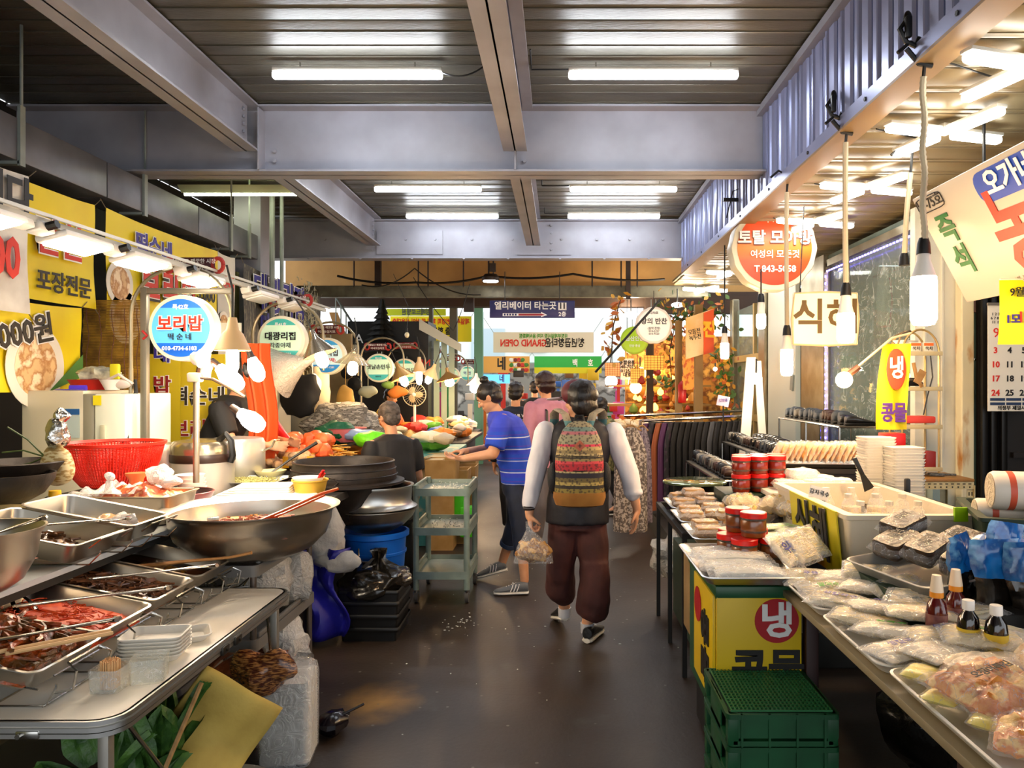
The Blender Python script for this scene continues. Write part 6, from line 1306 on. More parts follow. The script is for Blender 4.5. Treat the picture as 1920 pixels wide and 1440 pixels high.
# ---- woman in the blue striped shirt, facing left
def woman_blue():
    t = thing('person', 'person in bright blue striped shirt looking down at the hands beside the grey trolley', 'person', (0, 0, 0))
    hc = (-.545, 5.75, 1.5); fw = (-.9, .1, -.52); up = (-.45, 0, .9)
    b = B()
    torso(b, [((-.33, 5.82, .82), .11, .13, 0), ((-.33, 5.82, .93), .125, .145, 0), ((-.36, 5.81, 1.08), .12, .14, 0), ((-.4, 5.8, 1.24), .125, .165, 0), ((-.44, 5.79, 1.34), .1, .16, 0), ((-.47, 5.78, 1.38), .06, .08, 0)])
    cap(b, (-.46, 5.78, 1.34), (-.53, 5.76, 1.44), .05, .048); head(b, hc, fw, up, .98)
    sN, sF = (-.43, 5.64, 1.33), (-.44, 5.95, 1.33); eN, eF = (-.5, 5.55, 1.08), (-.56, 6.0, 1.08); wN, wF = (-.72, 5.56, 1.045), (-.72, 5.72, 1.085)
    for a, e, w in ((sN, eN, wN), (sF, eF, wF)): cap(b, a, e, .05, .045); cap(b, e, w, .042, .026)
    hand(b, wN, (-1, .15, .02), (0, 0, 1), .55, -1, .95); hand(b, wF, (-1, -.25, .0), (0, -.2, -1), .8, 1, .95)
    hips = ((-.33, 5.75, .84), (-.33, 5.9, .84)); kn = ((-.3, 5.7, .5), (-.36, 5.98, .48)); an = ((-.27, 5.7, .1), (-.48, 6.12, .12))
    for h, k, a in zip(hips, kn, an): cap(b, h, k, .08, .055); cap(b, k, a, .05, .033)
    remesh('body', b, SKIN, t, .0065, 2); face(t, hc, fw, up, .98)
    hair(t, hc, fw, up, 1.0, 'bun', seed=6)
    r, f, u = basis(fw, up); c = V3(hc); b = B(); b.tube([c + (f * math.cos(a) * .078 + u * math.sin(a) * .02 - f * .0 + r * .092 * k + u * .02) for k, a in ((1, 1.6), (1, .9), (.9, .4), (.4, .1), (0, 0))], .004, 6); b.tube([c + r * .086 + f * .07 + u * .01, c + r * .09 + u * .055 - f * .02, c + r * .07 + u * .1 - f * .04], .004, 6); mk('glasses', b, M('pale glasses', 'd8d0c8', .3), t)
    st = []; z = 0; i = 0; cols = ['1848c8', '2a3cc8']
    while z < .96: 
        st.append((z, cols[i % 2])); st.append((z + .045, '3a4ad0')); st.append((z + .052, 'c8d4f0')); st.append((z + .062, '1848c8')); st.append((z + .085, '4a38b8')); st.append((z + .096, '1848c8')); z += .135; i += 1
    BL = bands('blue striped cloth', st[:32], 'Z', (.8, 1.46), .75, (12, .22, 'n', .35, .65), '0c2c90')
    b = B(); torso(b, [((-.31, 5.82, .83), .15, .175, 0), ((-.32, 5.82, .93), .15, .175, 0), ((-.36, 5.81, 1.08), .145, .17, 0), ((-.4, 5.8, 1.24), .15, .19, 0), ((-.43, 5.79, 1.33), .13, .185, 0), ((-.47, 5.785, 1.39), .075, .09, 0)])
    for s, e in ((sN, eN), (sF, eF)):
        d = (V3(e) - V3(s)); b.tube([V3(s) - d * .1, V3(s) + d * .1, V3(s) + d * .5, V3(s) + d * .84], [.06, .075, .08, .078], 16)
    remesh('striped_shirt', b, BL, t, .011, 3, .007, 11)
    DN = M('dark denim', '10182c', .7, n=(9, '1a2540')); DN2 = M('denim cuff', '2a3a58', .7)
    b = B(); torso(b, [((-.32, 5.82, .9), .125, .15, 0), ((-.32, 5.82, .8), .135, .16, 0), ((-.32, 5.82, .74), .12, .15, 0)])
    for h, k, a in zip(hips, kn, an):
        k = V3(k); a = V3(a); cap(b, h, k, .098, .075); m = k.lerp(a, .48); b.tube([k, k.lerp(a, .2), k.lerp(a, .4), m], [.075, .072, .066, .064], 16)
    remesh('denim_trousers', b, DN, t, .011, 3, .005, 12)
    for k, a in zip(kn, an): k = V3(k); a = V3(a); b = B(); b.tube([k.lerp(a, .43), k.lerp(a, .52)], .07, 18); mk('rolled_cuff', b, DN2, t)
    GS = M('grey trainer', '5c6066', .55, b=(60, .2)); ws = M('white stripe', 'dcdce0', .5); so = M('white sole', 'd8d6d0', .5)
    shoe(t, (-.24, 5.68, .004), (-.5, 5.66, .004), GS, so, 1.0, stripes=ws); shoe(t, (-.43, 6.1, .075), (-.68, 6.1, .01), GS, so, 1.0, stripes=ws)
woman_blue()
# ---- simpler figures further off, same building blocks
def figure(label, x, y, hz, face_to=(0, 1, 0), hairk='short', top=None, bottom=None, sleeve=.55, pose='stand', lean=0, s=1.0, body=True, name='person', armpose=None, hairmat=None, vox=.011, long_sleeve=False, seat=None, skirt=False):
    """hz: height of the head centre above the floor"""
    t = thing(name, label, 'person', (x, y, 0), math.atan2(face_to[1], face_to[0]) - PI / 2)
    k = s; b = B(); ln = lean
    zc = hz
    sh = zc - .2 * k; hip = zc - .68 * k; base = 0 if pose == 'stand' else (seat if seat else hip - .08)
    fy = lambda z: ln * max(0, (z - hip)) / (zc - hip)      # leaning forward
    torso(b, [((0, fy(hip), hip - .04), .13 * k, .1 * k, 0), ((0, fy(hip), hip + .06), .15 * k, .12 * k, 0), ((0, fy(hip + .25), hip + .25 * k), .135 * k, .11 * k, 0), ((0, fy(sh), sh - .08 * k), .165 * k, .11 * k, 0), ((0, fy(sh), sh + .0), .14 * k, .09 * k, 0), ((0, fy(sh), sh + .05 * k), .06 * k, .055 * k, 0)])
    fw = (0, 1, -.2 - ln * .8); hc = (0, ln + .02, zc)
    cap(b, (0, fy(sh), sh), (0, ln, zc - .08), .05 * k, .048 * k); head(b, hc, fw, s=k * .98)
    arms = []
    for sg in (-1, 1):
        s0 = Vector((sg * .18 * k, fy(sh), sh - .02)); 
        if armpose == 'reach': e = s0 + Vector((sg * .04, .12, -.24)) * k; w = e + Vector((-sg * .06, .22, -.02)) * k
        elif armpose == 'carry': e = s0 + Vector((sg * .06, -.02, -.27)) * k; w = e + Vector((-sg * .12, .18, .04)) * k
        else: e = s0 + Vector((sg * .05, -.02, -.28)) * k; w = e + Vector((sg * .01, .06, -.24)) * k
        cap(b, s0, e, .047 * k, .04 * k); cap(b, e, w, .038 * k, .025 * k); hand(b, w, (w - e), (-sg, 0, -.2), .5, sg, .95 * k); arms.append((s0, e, w))
    legs = []
    for sg in (-1, 1):
        h0 = Vector((sg * .085 * k, 0, hip))
        if pose == 'stand': kn = Vector((sg * .095 * k, .03 * sg, hip * .54)); an = Vector((sg * .09 * k, -.06 * sg, .09))
        else: kn = Vector((sg * .14 * k, .4 * k, hip - .03)); an = Vector((sg * .14 * k, .42 * k, max(.09, hip - .45 * k)))
        cap(b, h0, kn, .08 * k, .055 * k); cap(b, kn, an, .05 * k, .034 * k); cap(b, an, an + Vector((0, .09, -.05)), .034, .03); legs.append((h0, kn, an))
    remesh('body', b, SKIN, t, vox * .8, 1); face(t, hc, fw, s=k * .98); hair(t, hc, fw, s=k, kind=hairk, mat=hairmat, seed=int(x * 10) % 9)
    b = B(); torso(b, [((0, fy(hip), hip - .1 * k), .17 * k, .135 * k, 0), ((0, fy(hip), hip + .06), .175 * k, .14 * k, 0), ((0, fy(hip + .25), hip + .25 * k), .165 * k, .135 * k, 0), ((0, fy(sh), sh - .08 * k), .19 * k, .13 * k, 0), ((0, fy(sh), sh + .02), .165 * k, .11 * k, 0), ((0, fy(sh), sh + .065 * k), .075 * k, .07 * k, 0)])
    for s0, e, w in arms:
        if long_sleeve: cap(b, s0, e, .07 * k, .058 * k); d = w - e; b.tube([e, e + d * .5, e + d * .92], [.058 * k, .05 * k, .045 * k], 14)
        else: d = e - s0; b.tube([s0 - d * .1, s0 + d * .15, s0 + d * .55, s0 + d * .8], [.055 * k, .075 * k, .073 * k, .07 * k], 14)
    remesh('jacket' if long_sleeve else 'shirt', b, top, t, vox, 3, .006, 10)
    if bottom:
        b = B(); torso(b, [((0, 0, hip + .05), .15 * k, .12 * k, 0), ((0, 0, hip - .06), .165 * k, .13 * k, 0), ((0, 0, hip - .12), .15 * k, .12 * k, 0)])
        for h0, kn, an in legs: cap(b, h0, kn, .097 * k, .072 * k); b.tube([kn, kn.lerp(an, .5), kn.lerp(an, .95)], [.072 * k, .066 * k, .062 * k], 14)
        remesh('trousers', b, bottom, t, vox, 3, .005, 10)
    for h0, kn, an in legs: shoe(t, an + Vector((0, -.05, -.088)), an + Vector((0, .2, -.088)), BLACK, M('white sole', 'd8d6d0', .5), .95)
    return t
NAVY = M('navy jacket', '0e1220', .7, n=(8, '161b2c')); BLK = M('black cloth', '0d0c0d', .7, n=(7, '171516')); GRYP = M('dark trousers', '1c1e26', .7)
f_ = figure('person in dark navy jacket with white lettering on the back, ahead of the striped shirt', -.47, 7.9, 1.5, (.15, 1, 0), 'short', NAVY, GRYP, long_sleeve=True)
text('GOING YOUR WAY', .045, INKW, (0, -.16, 1.27), (PI / 2, 0, 0), f_, .01); text('TAKE ME', .035, INKW, (.02, -.16, 1.22), (PI / 2, 0, 0), f_, .01)
b = B(); b.tube([(.17, -.1, 1.3), (0, -.175, 1.12), (-.17, -.12, .95)], .01, 6, flat=.4); mk('cross_strap', b, M('pale strap', 'a8a49a', .6), f_)
figure('person in black T-shirt walking far down the aisle', -.39, 11.5, 1.53, (-.1, 1, 0), 'short', BLK, GRYP, vox=.016)
f_ = figure('person in pink jacket with dark curly hair beside the backpack wearer', -.13, 7.0, 1.6 - .0, (-.7, .8, 0), 'bowl', M('pink jacket', 'b8788c', .7, n=(7, 'c88a9c')), M('grey skirt', '6a6468', .7), long_sleeve=True, hairmat=M('brown hair', '2c1410', .4, b=(60, .5)))
b = B(); b.tube([(-.1, -.14, 1.1), (-.1, -.13, 1.35), (-.05, 0, 1.44)], .014, 6, flat=.4); mk('bag_strap', b, BLACK, f_)
f_ = figure('seated person in black T-shirt facing away between cauldron and grey trolley', -1.3, 5.95, 1.335, (-.75, .8, 0), 'short', BLK, GRYP, pose='sit', seat=.5, lean=.1, hairmat=M('greying hair', '3a322c', .6, n=(30, '5a5048', .4, .6), b=(80, .5)))
b = B(); b.lathe([(.15, 0), (.16, .02), (.13, .5), (.16, .54), (.15, .57), (0, .57)], (-1.3, 5.92, 0), 20); solo('plastic_stool', b, M('dark stool', '1c1a1a', .5), 'dark plastic stool under the seated person', 'stool')
f_ = figure('vendor in black T-shirt with grey piping bent behind the glaring bulbs', -2.64, 5.62, 1.66, (.9, -.1, 0), 'short', BLK, GRYP, lean=.26, armpose='reach', s=1.05)
b = B(); b.tube([(.17, .0, 1.3), (.19, -.02, 1.2), (.17, -.1, 1.0)], .006, 6); mk('grey_piping', b, M('grey piping', '9a9a9c', .6), f_)
figure('vendor in olive patterned blouse bending over the warm lit stall', .72, 9.2, 1.32, (-1, -.2, 0), 'bowl', M('olive print', '4a4a26', .7, n=(22, '8a8450', .45, .55)), GRYP, lean=.22, armpose='reach', vox=.014)
figure('vendor in yellow and orange top at the far produce tables', -2.55, 10.6, 1.42, (.9, -.3, 0), 'short', M('yellow top', 'd8b41c', .7, n=(5, 'd85a1c', .45, .55)), GRYP, lean=.15, armpose='reach', vox=.016)
# ================================================================ signs and banners
U_L, N_L = (0, 1, 0), (1, 0, 0)      # reading direction and outward face of things hung on the left wall
def banner(label, x, y0, y1, z0, z1, mat, wav=.012, nm='banner', slope=0, x1=None, cat='banner'):
    """cloth on the left side, facing the aisle; local frame: u along the aisle, v up"""
    t = thing(nm, label, cat, (x, y0, z0)); w = y1 - y0; h = z1 - z0; dx = (x1 - x) if x1 is not None else 0
    b = B(); b.grid(lambda u, v: Vector((dx * u + wav * math.sin(u * 9 + v * 3) * .6 + wav * .5 * math.sin(v * 7 + u * 2), u * w, v * h + slope * u - .02 * math.sin(PI * u) * v)), 20, 12)
    mk('cloth', b, mat, t)
    for u, v in ((0, 1), (1, 1), (0, 0), (1, 0)):
        b = B(); b.cyl((dx * u, u * w, v * h + slope * u), (dx * u + (.0), u * w + (.06 if u else -.06), v * h + .05 * (1 if v else -1) + slope * u), .003, seg=5); mk('tie', b, M('tie cord', '6a5c48', .8), t)
    return t
def lt(s, size, mat, y, z, par, x=.022, bold=.03, sx=1, skew=0): 
    return text(s, size, mat, (x, y, z), flat_rot((0, 1, skew), N_L), par, bold, .002, sx=sx)
YB = M('yellow banner cloth', 'e6cf0c', .6, n=(2, 'd8b808', .45, .8)); DISH = M('printed dish', 'd8b07a', .6, n=(12, 'f0d8b0', .4, .6, 'b07840', .5)); PALEB = M('printed bowl', 'e4dccc', .6)
SHDW = M('print shadow', '2a2216', .6); REDP2 = M('print red', 'd0321e', .6); BLUP = M('print violet', '3a2f8c', .6)
def dish(par, y, z, r, x=.016):
    b = B(); b.cyl((x, y, z), (x + .003, y, z), r, seg=30); mk('printed_bowl', b, PALEB, par)
    b = B(); b.cyl((x + .003, y, z), (x + .006, y, z), r * .72, seg=24); mk('printed_dish', b, DISH, par)
t = banner('white and grey menu banner with orange price at the frame edge', -3.2, 3.35, 4.5, 2.02, 2.85, M('grey menu banner', 'b9b0a4', .6, n=(3, 'e0dcd0')), slope=.0)
lt('니다', .24, INKK, .93, .67, t, bold=.04); lt('2,000', .32, REDP2, .78, .3, t, bold=.03, sx=.75)
t = banner('yellow banner with red and black lettering left of the dark gap', -3.3, 4.35, 5.3, 2.13, 2.87, YB)
lt('만찬', .26, INKW, .55, .4, t, x=.02, bold=.055); lt('만찬', .26, REDP2, .55, .4, t, x=.026, bold=.02); lt('포장전문', .15, SHDW, .6, .12, t, bold=.02)
t = banner('lower yellow banner with a bowl picture and black price', -3.28, 4.1, 5.12, 1.55, 2.12, YB)
dish(t, .55, .16, .26); lt('000원', .2, INKW, .45, .36, t, x=.03, bold=.06, skew=.2); lt('000원', .2, SHDW, .45, .36, t, x=.036, bold=.02, skew=.2)
b = B(); b.poly([(.02, .66, 0), (.02, 1.0, .1), (.02, 1.0, .25)], .002, (1, 0, 0)); mk('green_corner', b, M('print green', '4a7a34', .6), t)
t = banner('large yellow food banner with violet and red lettering behind the round blue sign', -3.3, 5.42, 7.2, 2.0, 2.88, YB)
lt('떡순네', .2, INKW, .62, .68, t, x=.02, bold=.05); lt('떡순네', .2, BLUP, .62, .68, t, x=.026, bold=.02)
for k, (ch, y) in enumerate((('보', .55), ('리', .86), ('밥', 1.17))): lt(ch, .3, SHDW, y + .02, .36, t, x=.02, bold=.05); lt(ch, .3, INKW, y, .38, t, x=.024, bold=.05); lt(ch, .3, REDP2, y, .38, t, x=.03, bold=.025)
dish(t, .15, .35, .17); dish(t, .22, .1, .2); lt('개업 특가', .15, SHDW, 1.5, .2, t, bold=.03); lt('5,000', .16, INKK, 1.5, .42, t, bold=.03)
t = banner('narrow white banner strip hanging behind the blue round sign', -3.35, 7.3, 7.7, 1.7, 2.9, M('white strip', 'c9c4b8', .6))
dish(t, .1, .5, .12); lt('순대', .14, REDP2, .2, .9, t)
t = banner('dark photo banner of dried anchovies with blue lettering', -3.3, 7.78, 10.3, 1.98, 2.86, M('anchovy print', '3a342c', .6, n=(9, '6a6450', .45, .6, '17140f', .5), stretch=(1, 3, 1)), slope=-.06)
lt('대광리집', .44, INKW, 1.0, .6, t, x=.02, bold=.045); lt('대광리집', .44, M('deep blue print', '241f7a', .6), 1.0, .6, t, x=.028, bold=.02); lt('대광유통', .4, M('deep blue print', '241f7a', .6), 1.1, .2, t, x=.028, bold=.03)
b = strands(330, 1.2, .8, 0, .02, .006, .1, None, '', 77, .5, .5, 4, 4); b.move((.03, 1.9, .35), Matrix.Rotation(PI / 2, 3, 'Y')); mk('printed_anchovies', b, M('anchovy', '9a9478', .5), t, kind='stuff')
# printed wall behind the vendor
for (y, lb, tx) in ((5.45, 'yellow stall poster with dark red lettering beside the bamboo blind', (('네', .62, BLUP), ('밥', .38, M('dark red print', '8a1a1a', .6)), ('원', .1, BLUP))), (5.5, 'yellow stall poster with violet lettering behind the vendor', (('떡순네', .3, SHDW), ('보리밥', .05, M('dark red print', '8a1a1a', .6))))):
    x = P(285 if 'blind' in lb else 355, 0, y).x; t = thing('wall_poster', lb, 'poster', (x, y + .15, 1.2)); b = B(); b.box((0, 0, .2), (.26 if 'blind' in lb else .42, .012, .85)); mk('sheet', b, M('poster yellow', 'c9b018', .6), t, False)
    for s, z, m_ in tx: text(s, .15, INKW, (0, -.01, z), parent=t, bold=.05); text(s, .15, m_, (0, -.016, z), parent=t, bold=.02)
b = B(); b.box((-2.55, 5.62, 1.98), (.3, .02, .16)); solo('notice_sheet', b, M('pale notice', 'e0dcc8', .6), 'pale notice sheet above the yellow posters', 'notice')
# round light signs
def round_sign(label, px, py, Y, r, face, lines, rim=WHITE, em=.5, thick=.1, hang=.5, g='round light signs on the left', scallop=0):
    p = P(px, py, Y); t = thing('round_sign', label, 'sign', tuple(p), group=g)
    b = B(); seg = 64
    prof = [(r * .9, thick), (r * 1.0, thick * .9), (r * 1.0, .01), (r * .985, 0), (r * .9, -.003)]
    b.lathe([(a, z) for a, z in prof], seg=seg, rot=Matrix.Rotation(-PI / 2, 3, 'X'), cap0=True, cap1=True)
    if scallop:
        for v in b.b.verts: a = math.atan2(v.co.z, v.co.x); k = 1 + scallop * math.cos(a * 14); v.co.x *= k; v.co.z *= k
    mk('drum', b, rim, t)
    b = B(); b.lathe([(r * .87, .001), (0, .001)], seg=seg, rot=Matrix.Rotation(PI / 2, 3, 'X')); b.move((0, -.006, 0)); mk('lit_face', b, face, t, False)
    for i_, (s, sz, z, m_, bd) in enumerate(lines):
        text(s, sz * r, m_, (0, -.012 - .003 * i_, z * r), parent=t, bold=bd)
    if hang: b = B(); b.cyl((-.03, thick / 2, r * .95), (-.03, thick / 2, r + hang * .5), .006, seg=6); b.cyl((.03, thick / 2, r * .95), (.03, thick / 2, r + hang * .5), .006, seg=6); mk('hanger', b, GREYP, t)
    return t
def fb(key, r, top, mid, low): return bands(key, [(0, low), (.27, mid), (.8, top)], 'Z', (-r, r), .4, em=.16)
CR = M('sign rim', 'ece4ca', .4, em=.03)
LB = M('lit blue face', '1a74d8', .4)
round_sign('round blue sign with red and white lettering on the steel post', 340, 615, 4.6, .205, fb('blue face', .205, '1c6fd0', '58b4e8', '1460c8'), [('특42호', .17, .62, INKW, .02), ('보리밥', .5, .1, INKW, .07), ('보리밥', .5, .1, M('sign red', 'cc2408', .5), .02), ('떡 순 네', .22, -.28, INKK, .01), ('010-4734-6103', .17, -.62, INKW, .02)], CR, hang=.08)
TF_ = lambda r, k: fb('teal face ' + k, r, '3aa89a', 'd0ecca', '46b0a8')
round_sign('round teal and pale green sign with large black lettering', 527, 637, 6.2, .2, TF_(.2, 'a'), [('특41호', .17, .62, INKW, .02), ('대광리집', .36, .12, INKK, .03), ('각종야채', .24, -.25, INKK, .01), ('010-9619-1381', .15, -.6, INKW, .01)], CR, hang=.06)
round_sign('round blue and white sign half behind the chrome lamp', 612, 668, 8.0, .2, fb('sky face', .2, '3a9ad0', 'c8e8ee', '2a84c8'), [('대광리집', .36, .15, INKK, .02), ('(각종야채)', .24, -.22, INKR, .01), ('010-9619-1281', .15, -.6, INKW, .01)], CR, hang=.06)
round_sign('round teal sign reading dumplings, third teal one down the aisle', 710, 690, 10.4, .2, TF_(.2, 'b'), [('특39호', .17, .66, INKW, .02), ('옛날손만두', .36, .05, INKK, .02), ('010-92', .14, -.6, INKK, .01)], CR, hang=.06)
round_sign('round teal sign behind the tilted brass lamp', 758, 696, 11.7, .2, TF_(.2, 'b'), [('옛날손만두', .36, .05, INKK, .02), ('010-92', .14, -.6, INKK, .01)], CR, hang=.06)
round_sign('round blue sign with spaced letters behind the funnel lamp', 803, 692, 13, .19, fb('sky face', .2, '3a9ad0', 'c8e8ee', '2a84c8'), [('양 미 네', .36, .05, INKB, .01)], CR, hang=.06)
round_sign('small teal sign above the brass lamp', 845, 705, 14, .17, TF_(.17, 'c'), [('김밥', .4, .05, INKK, .01)], CR, hang=.06)
round_sign('smallest teal sign before the black haired heads', 876, 700, 16, .16, TF_(.17, 'c'), [('역 전', .5, 0, INKB, .01)], CR, hang=.06)
# bent pipe arches, sign posts, welcome boards
PIPE = M('bent pipe', 'a09478', .35, .6)
for k, (px, Y, lb) in enumerate(((340, 4.75, 'bent pipe arch over the round blue sign'), (540, 6.35, 'bent pipe arch over the round teal sign with black lettering'), (620, 8.15, 'bent pipe arch over the round blue and white sign'), (717, 10.5, 'bent pipe arch over the dumpling sign'), (762, 11.8, 'bent pipe arch beside the dumpling sign'), (812, 13.1, 'bent pipe arch near the spaced letter sign'), (848, 14.2, 'bent pipe arch near the small teal sign'))):
    p = P(px, 0, Y); z = 2.04 - .025 * k; r = .3 if k else .32
    b = B(); b.tube([(p.x - r, Y, z - .35)] + [(p.x - r * math.cos(a), Y, z + r * .95 * math.sin(a)) for a in [PI * j / 16 for j in range(17)]] + [(p.x + r, Y, z - .3)], .012, 8)
    b.cyl((p.x - r, Y, 0), (p.x - r, Y, z - .34), .014, seg=8)
    solo('pipe_arch', b, PIPE, lb, 'pipe')
t = thing('sign_post', 'square steel post with arm holding the round blue sign', 'post', (-2.59, 4.66, 0))
b = B(); b.box((0, 0, 1.1), (.04, .04, 2.2), bev=.003); mk('post', b, M('post metal', '8a8474', .4, .5), t)
b = B(); b.box((.26, 0, 2.18), (.56, .035, .035), bev=.003); mk('arm', b, M('post metal', '8a8474', .4, .5), t)
b = B(); b.tube([(.0, -.02, 1.88), (.03, -.03, 1.9), (.0, -.03, 1.93)], .008, 6); mk('red_tie', b, M('red tape', 'b82a2a', .5), t)
MAR = M('maroon board', '4e1018', .5)
for k, (px, py, Y, w) in enumerate(((363, 497, 4.9, .28), (545, 563, 6.6, .26), (613, 618, 8.3, .26), (708, 650, 10.6, .26), (760, 648, 12, .26), (806, 658, 13.2, .26), (845, 672, 14.3, .25), (880, 678, 15.5, .22))):
    t = thing('welcome_board', ['maroon welcome board above the round blue sign', 'maroon welcome board behind the last flat lamps', 'maroon welcome board left of the stair railing', 'maroon welcome board over the dumpling sign', 'red framed welcome board beside the dark tree', 'maroon welcome board under the kiosk roof edge', 'maroon welcome board over the small teal sign', 'farthest maroon welcome board by the green column'][k], 'sign', tuple(P(px, py, Y)), group='maroon welcome boards')
    b = B(); b.box((0, 0, 0), (w, .015, .1), bev=.004); mk('board', b, MAR if k != 4 else M('bright maroon', '8a1818', .5), t)
    text('아름답고 깨끗한 시장', .034 * w / .28, INKW, (0, -.011, .022), parent=t, bold=.01); text('어서오십시오', .038 * w / .28, INKW, (0, -.011, -.025), parent=t, bold=.01)
    for sg in (-1, 1): b = B(); b.tube([(sg * (w / 2 + .02 + .035 * math.cos(a)), 0, .045 * math.sin(a)) for a in [2 * PI * j / 14 for j in range(15)]], .014, 6); mk('rosette', b, M('faded red', 'a82a24', .6), t)
# hanging blue direction sign
t = thing('direction_sign', 'dark blue hanging sign pointing the way with a red arrow', 'sign', tuple(P(998, 580, 10.9)))
b = B(); b.box((0, 0, 0), (1.24, .04, .25), bev=.004); mk('board', b, M('navy board', '14145a', .4), t)
text('엘리베이터 타는곳', .125, INKW, (-.1, -.024, .045), parent=t, bold=.02, sx=.95); text('2층', .08, INKW, (.44, -.024, -.075), parent=t, bold=.02)
b = B(); b.box((.44, -.022, .04), (.12, .004, .11)); mk('toilet_symbol', b, INKW, t, False)
b = B(); b.box((.415, -.026, .04), (.02, .004, .07)); b.box((.465, -.026, .04), (.02, .004, .07)); b.ell((.415, -.026, .085), (.01, .003, .01)); b.ell((.465, -.026, .085), (.01, .003, .01)); mk('figures', b, INKK, t, kind='stuff')
b = B(); b.poly([(-.43, -.022, -.1), (.13, -.022, -.1), (.13, -.022, -.115), (.22, -.022, -.085), (.13, -.022, -.04), (.13, -.022, -.06), (-.43, -.022, -.06)], .003, (0, -1, 0)); mk('arrow_border', b, INKW, t, False)
b = B(); b.poly([(-.2, -.027, -.095), (.13, -.027, -.095), (.19, -.027, -.083), (.13, -.027, -.066), (-.2, -.027, -.066)], .003, (0, -1, 0)); mk('arrow', b, M('arrow red', '9a1420', .5), t, False)
b = B()
for k in range(5): b.box((-.4 + k * .04, -.027, -.08), (.026, .003, .028))
mk('arrow_dashes', b, M('navy board', '14145a', .4), t, kind='stuff')
for x in (-.4, .4): b = B(); b.cyl((x, 0, .12), (x, 0, .55), .006, seg=6); mk('rod', b, CAB, t)
# ---- right side signs
OR = bands('orange face', [(0, 'c82c0a'), (.35, 'd8500c'), (.5, 'e08014'), (.68, 'd8500c'), (1, 'c82c0a')], 'Z', (-.4, .4), .3, em=.05, lerp=True)
t = round_sign('round orange red sign with white lettering and scalloped rim', 1452, 465, 6.9, .395, OR, [('나-74호', .18, .66, INKW, .015), ('토탈 모아방', .36, .2, M('brown shade', '6a2a10', .5), .03), ('토탈 모아방', .355, .22, INKW, .03), ('여성의 모든것', .2, -.16, INKW, .02), ('T.843-5058', .21, -.5, INKW, .03)], M('cream rim', 'ded6bc', .4), thick=.2, g=None, scallop=.012)
b = B(); b.box((-.2, .1, .47), (.5, .03, .03)); b.cyl((-.05, .1, .38), (-.05, .1, .52), .012); b.cyl((-.3, .1, .46), (-.3, .1, .2), .01); b.tube([(-.42, .1, .3), (-.36, .1, .55), (-.2, .1, .62), (0, .1, .5)], .006, 5); mk('bracket', b, BLACK, t, kind='stuff')
t = thing('food_sign', 'white sign with brown lettering hung under the soffit', 'sign', tuple(P(1547, 598, 5.3)))
b = B(); b.box((0, 0, 0), (.46, .03, .37), bev=.008); mk('board', b, M('cream lit board', 'f4e6c4', .4, em=.1), t)
text('식혜', .26, M('olive brown', '5a4310', .5), (.0, -.02, 0), parent=t, bold=.02)
b = B(); b.tube([(-.23, -.01, -.18), (-.24, -.01, .0), (-.22, -.01, .18), (0, -.012, .19), (.22, -.01, .18), (.235, -.01, 0), (.22, -.01, -.18), (0, -.01, -.19), (-.23, -.01, -.18)], .008, 6); mk('ragged_edge', b, M('torn edge', 'c8b088', .8), t)
b = B(); b.cyl((-.18, 0, .18), (-.15, 0, .8), .004, seg=5); b.cyl((.18, 0, .18), (.15, 0, .8), .004, seg=5); mk('hanging_wire', b, CHROME, t, kind='stuff')
# slanted shop sign: local u along the aisle towards the camera, v up the tilted face
Yf, Yn = 4.5, 2.6; top = Vector((2.12, 0, 2.71)); bot = Vector((2.45, 0, 2.09)); vv = (top - bot).normalized(); hh = (top - bot).length
t = thing('shop_sign', 'large slanted white shop sign with green, red and blue lettering', 'sign', ((top.x + bot.x) / 2, Yf, (top.z + bot.z) / 2))
uu = Vector((0, -1, 0)); nn = uu.cross(vv); e = Matrix((uu, vv, nn)).transposed(); L_ = Yf - Yn
b = B(); b.box((L_ / 2, 0, -.05), (L_, hh, .1), bev=.008); b.move((0, 0, 0), e); mk('sign_box', b, M('sign white', 'aeaaa2', .4), t)
def sg(s, size, u, v, m_, bold=.03, rot=0, d=.002, sx=1, nm='lettering'):
    q = uu * u + vv * v + nn * (.002 + d); ur = (uu * math.cos(rot) + vv * math.sin(rot)); return text(s, size, m_, q, flat_rot(ur, nn), t, bold, .0015, sx=sx, name=nm)
GR2 = M('sign green', '06602a', .5)
sg('즉', .19, .2, .1, GR2, .03); sg('석', .19, .2, -.1, GR2, .03); sg('농', .52, .78, -.06, M('sign red', 'cc2408', .5), .02, sx=.9); sg('산물', .4, 1.35, -.05, M('sign red', 'cc2408', .5), .03)
b = B(); b.rloft([(.75, .17, .07, 0), (.75, .17, .07, .003)]); b.move((0, 0, 0), Matrix.Identity(3)); b.move((0, 0, 0), e); 
for v in b.b.verts: v.co += uu * .98 + vv * .235
mk('blue_plate', b, M('plate blue', '0c40b0', .4), t); sg('오가네', .15, .9, .235, INKW, .03, d=.006)
sg('나-75호', .085, .16, .285, INKK, .01)
b = B(); b.tube([uu * (.16 + .14 * math.copysign(min(1, abs(math.cos(a)) * 1.3), math.cos(a))) + vv * (.285 + .045 * math.copysign(min(1, abs(math.sin(a)) * 1.2), math.sin(a))) + nn * .004 for a in [2 * PI * j / 24 for j in range(25)]], .003, 5); mk('number_frame', b, INKK, t)
sg('김 꽁마', .05, .62, -.29, M('sign grey print', '9a948a', .5), .01)
b = B()
for y in (4.2, 3.4): b.cyl((.1, y - Yf, .2), (.1, y - Yf, .7), .01, seg=6)
mk('bracket', b, BLACK, t, kind='stuff')
t = thing('price_sheet', 'bright yellow sheet with date and price under the slanted sign', 'notice', tuple(P(1925, 585, 3.9)))
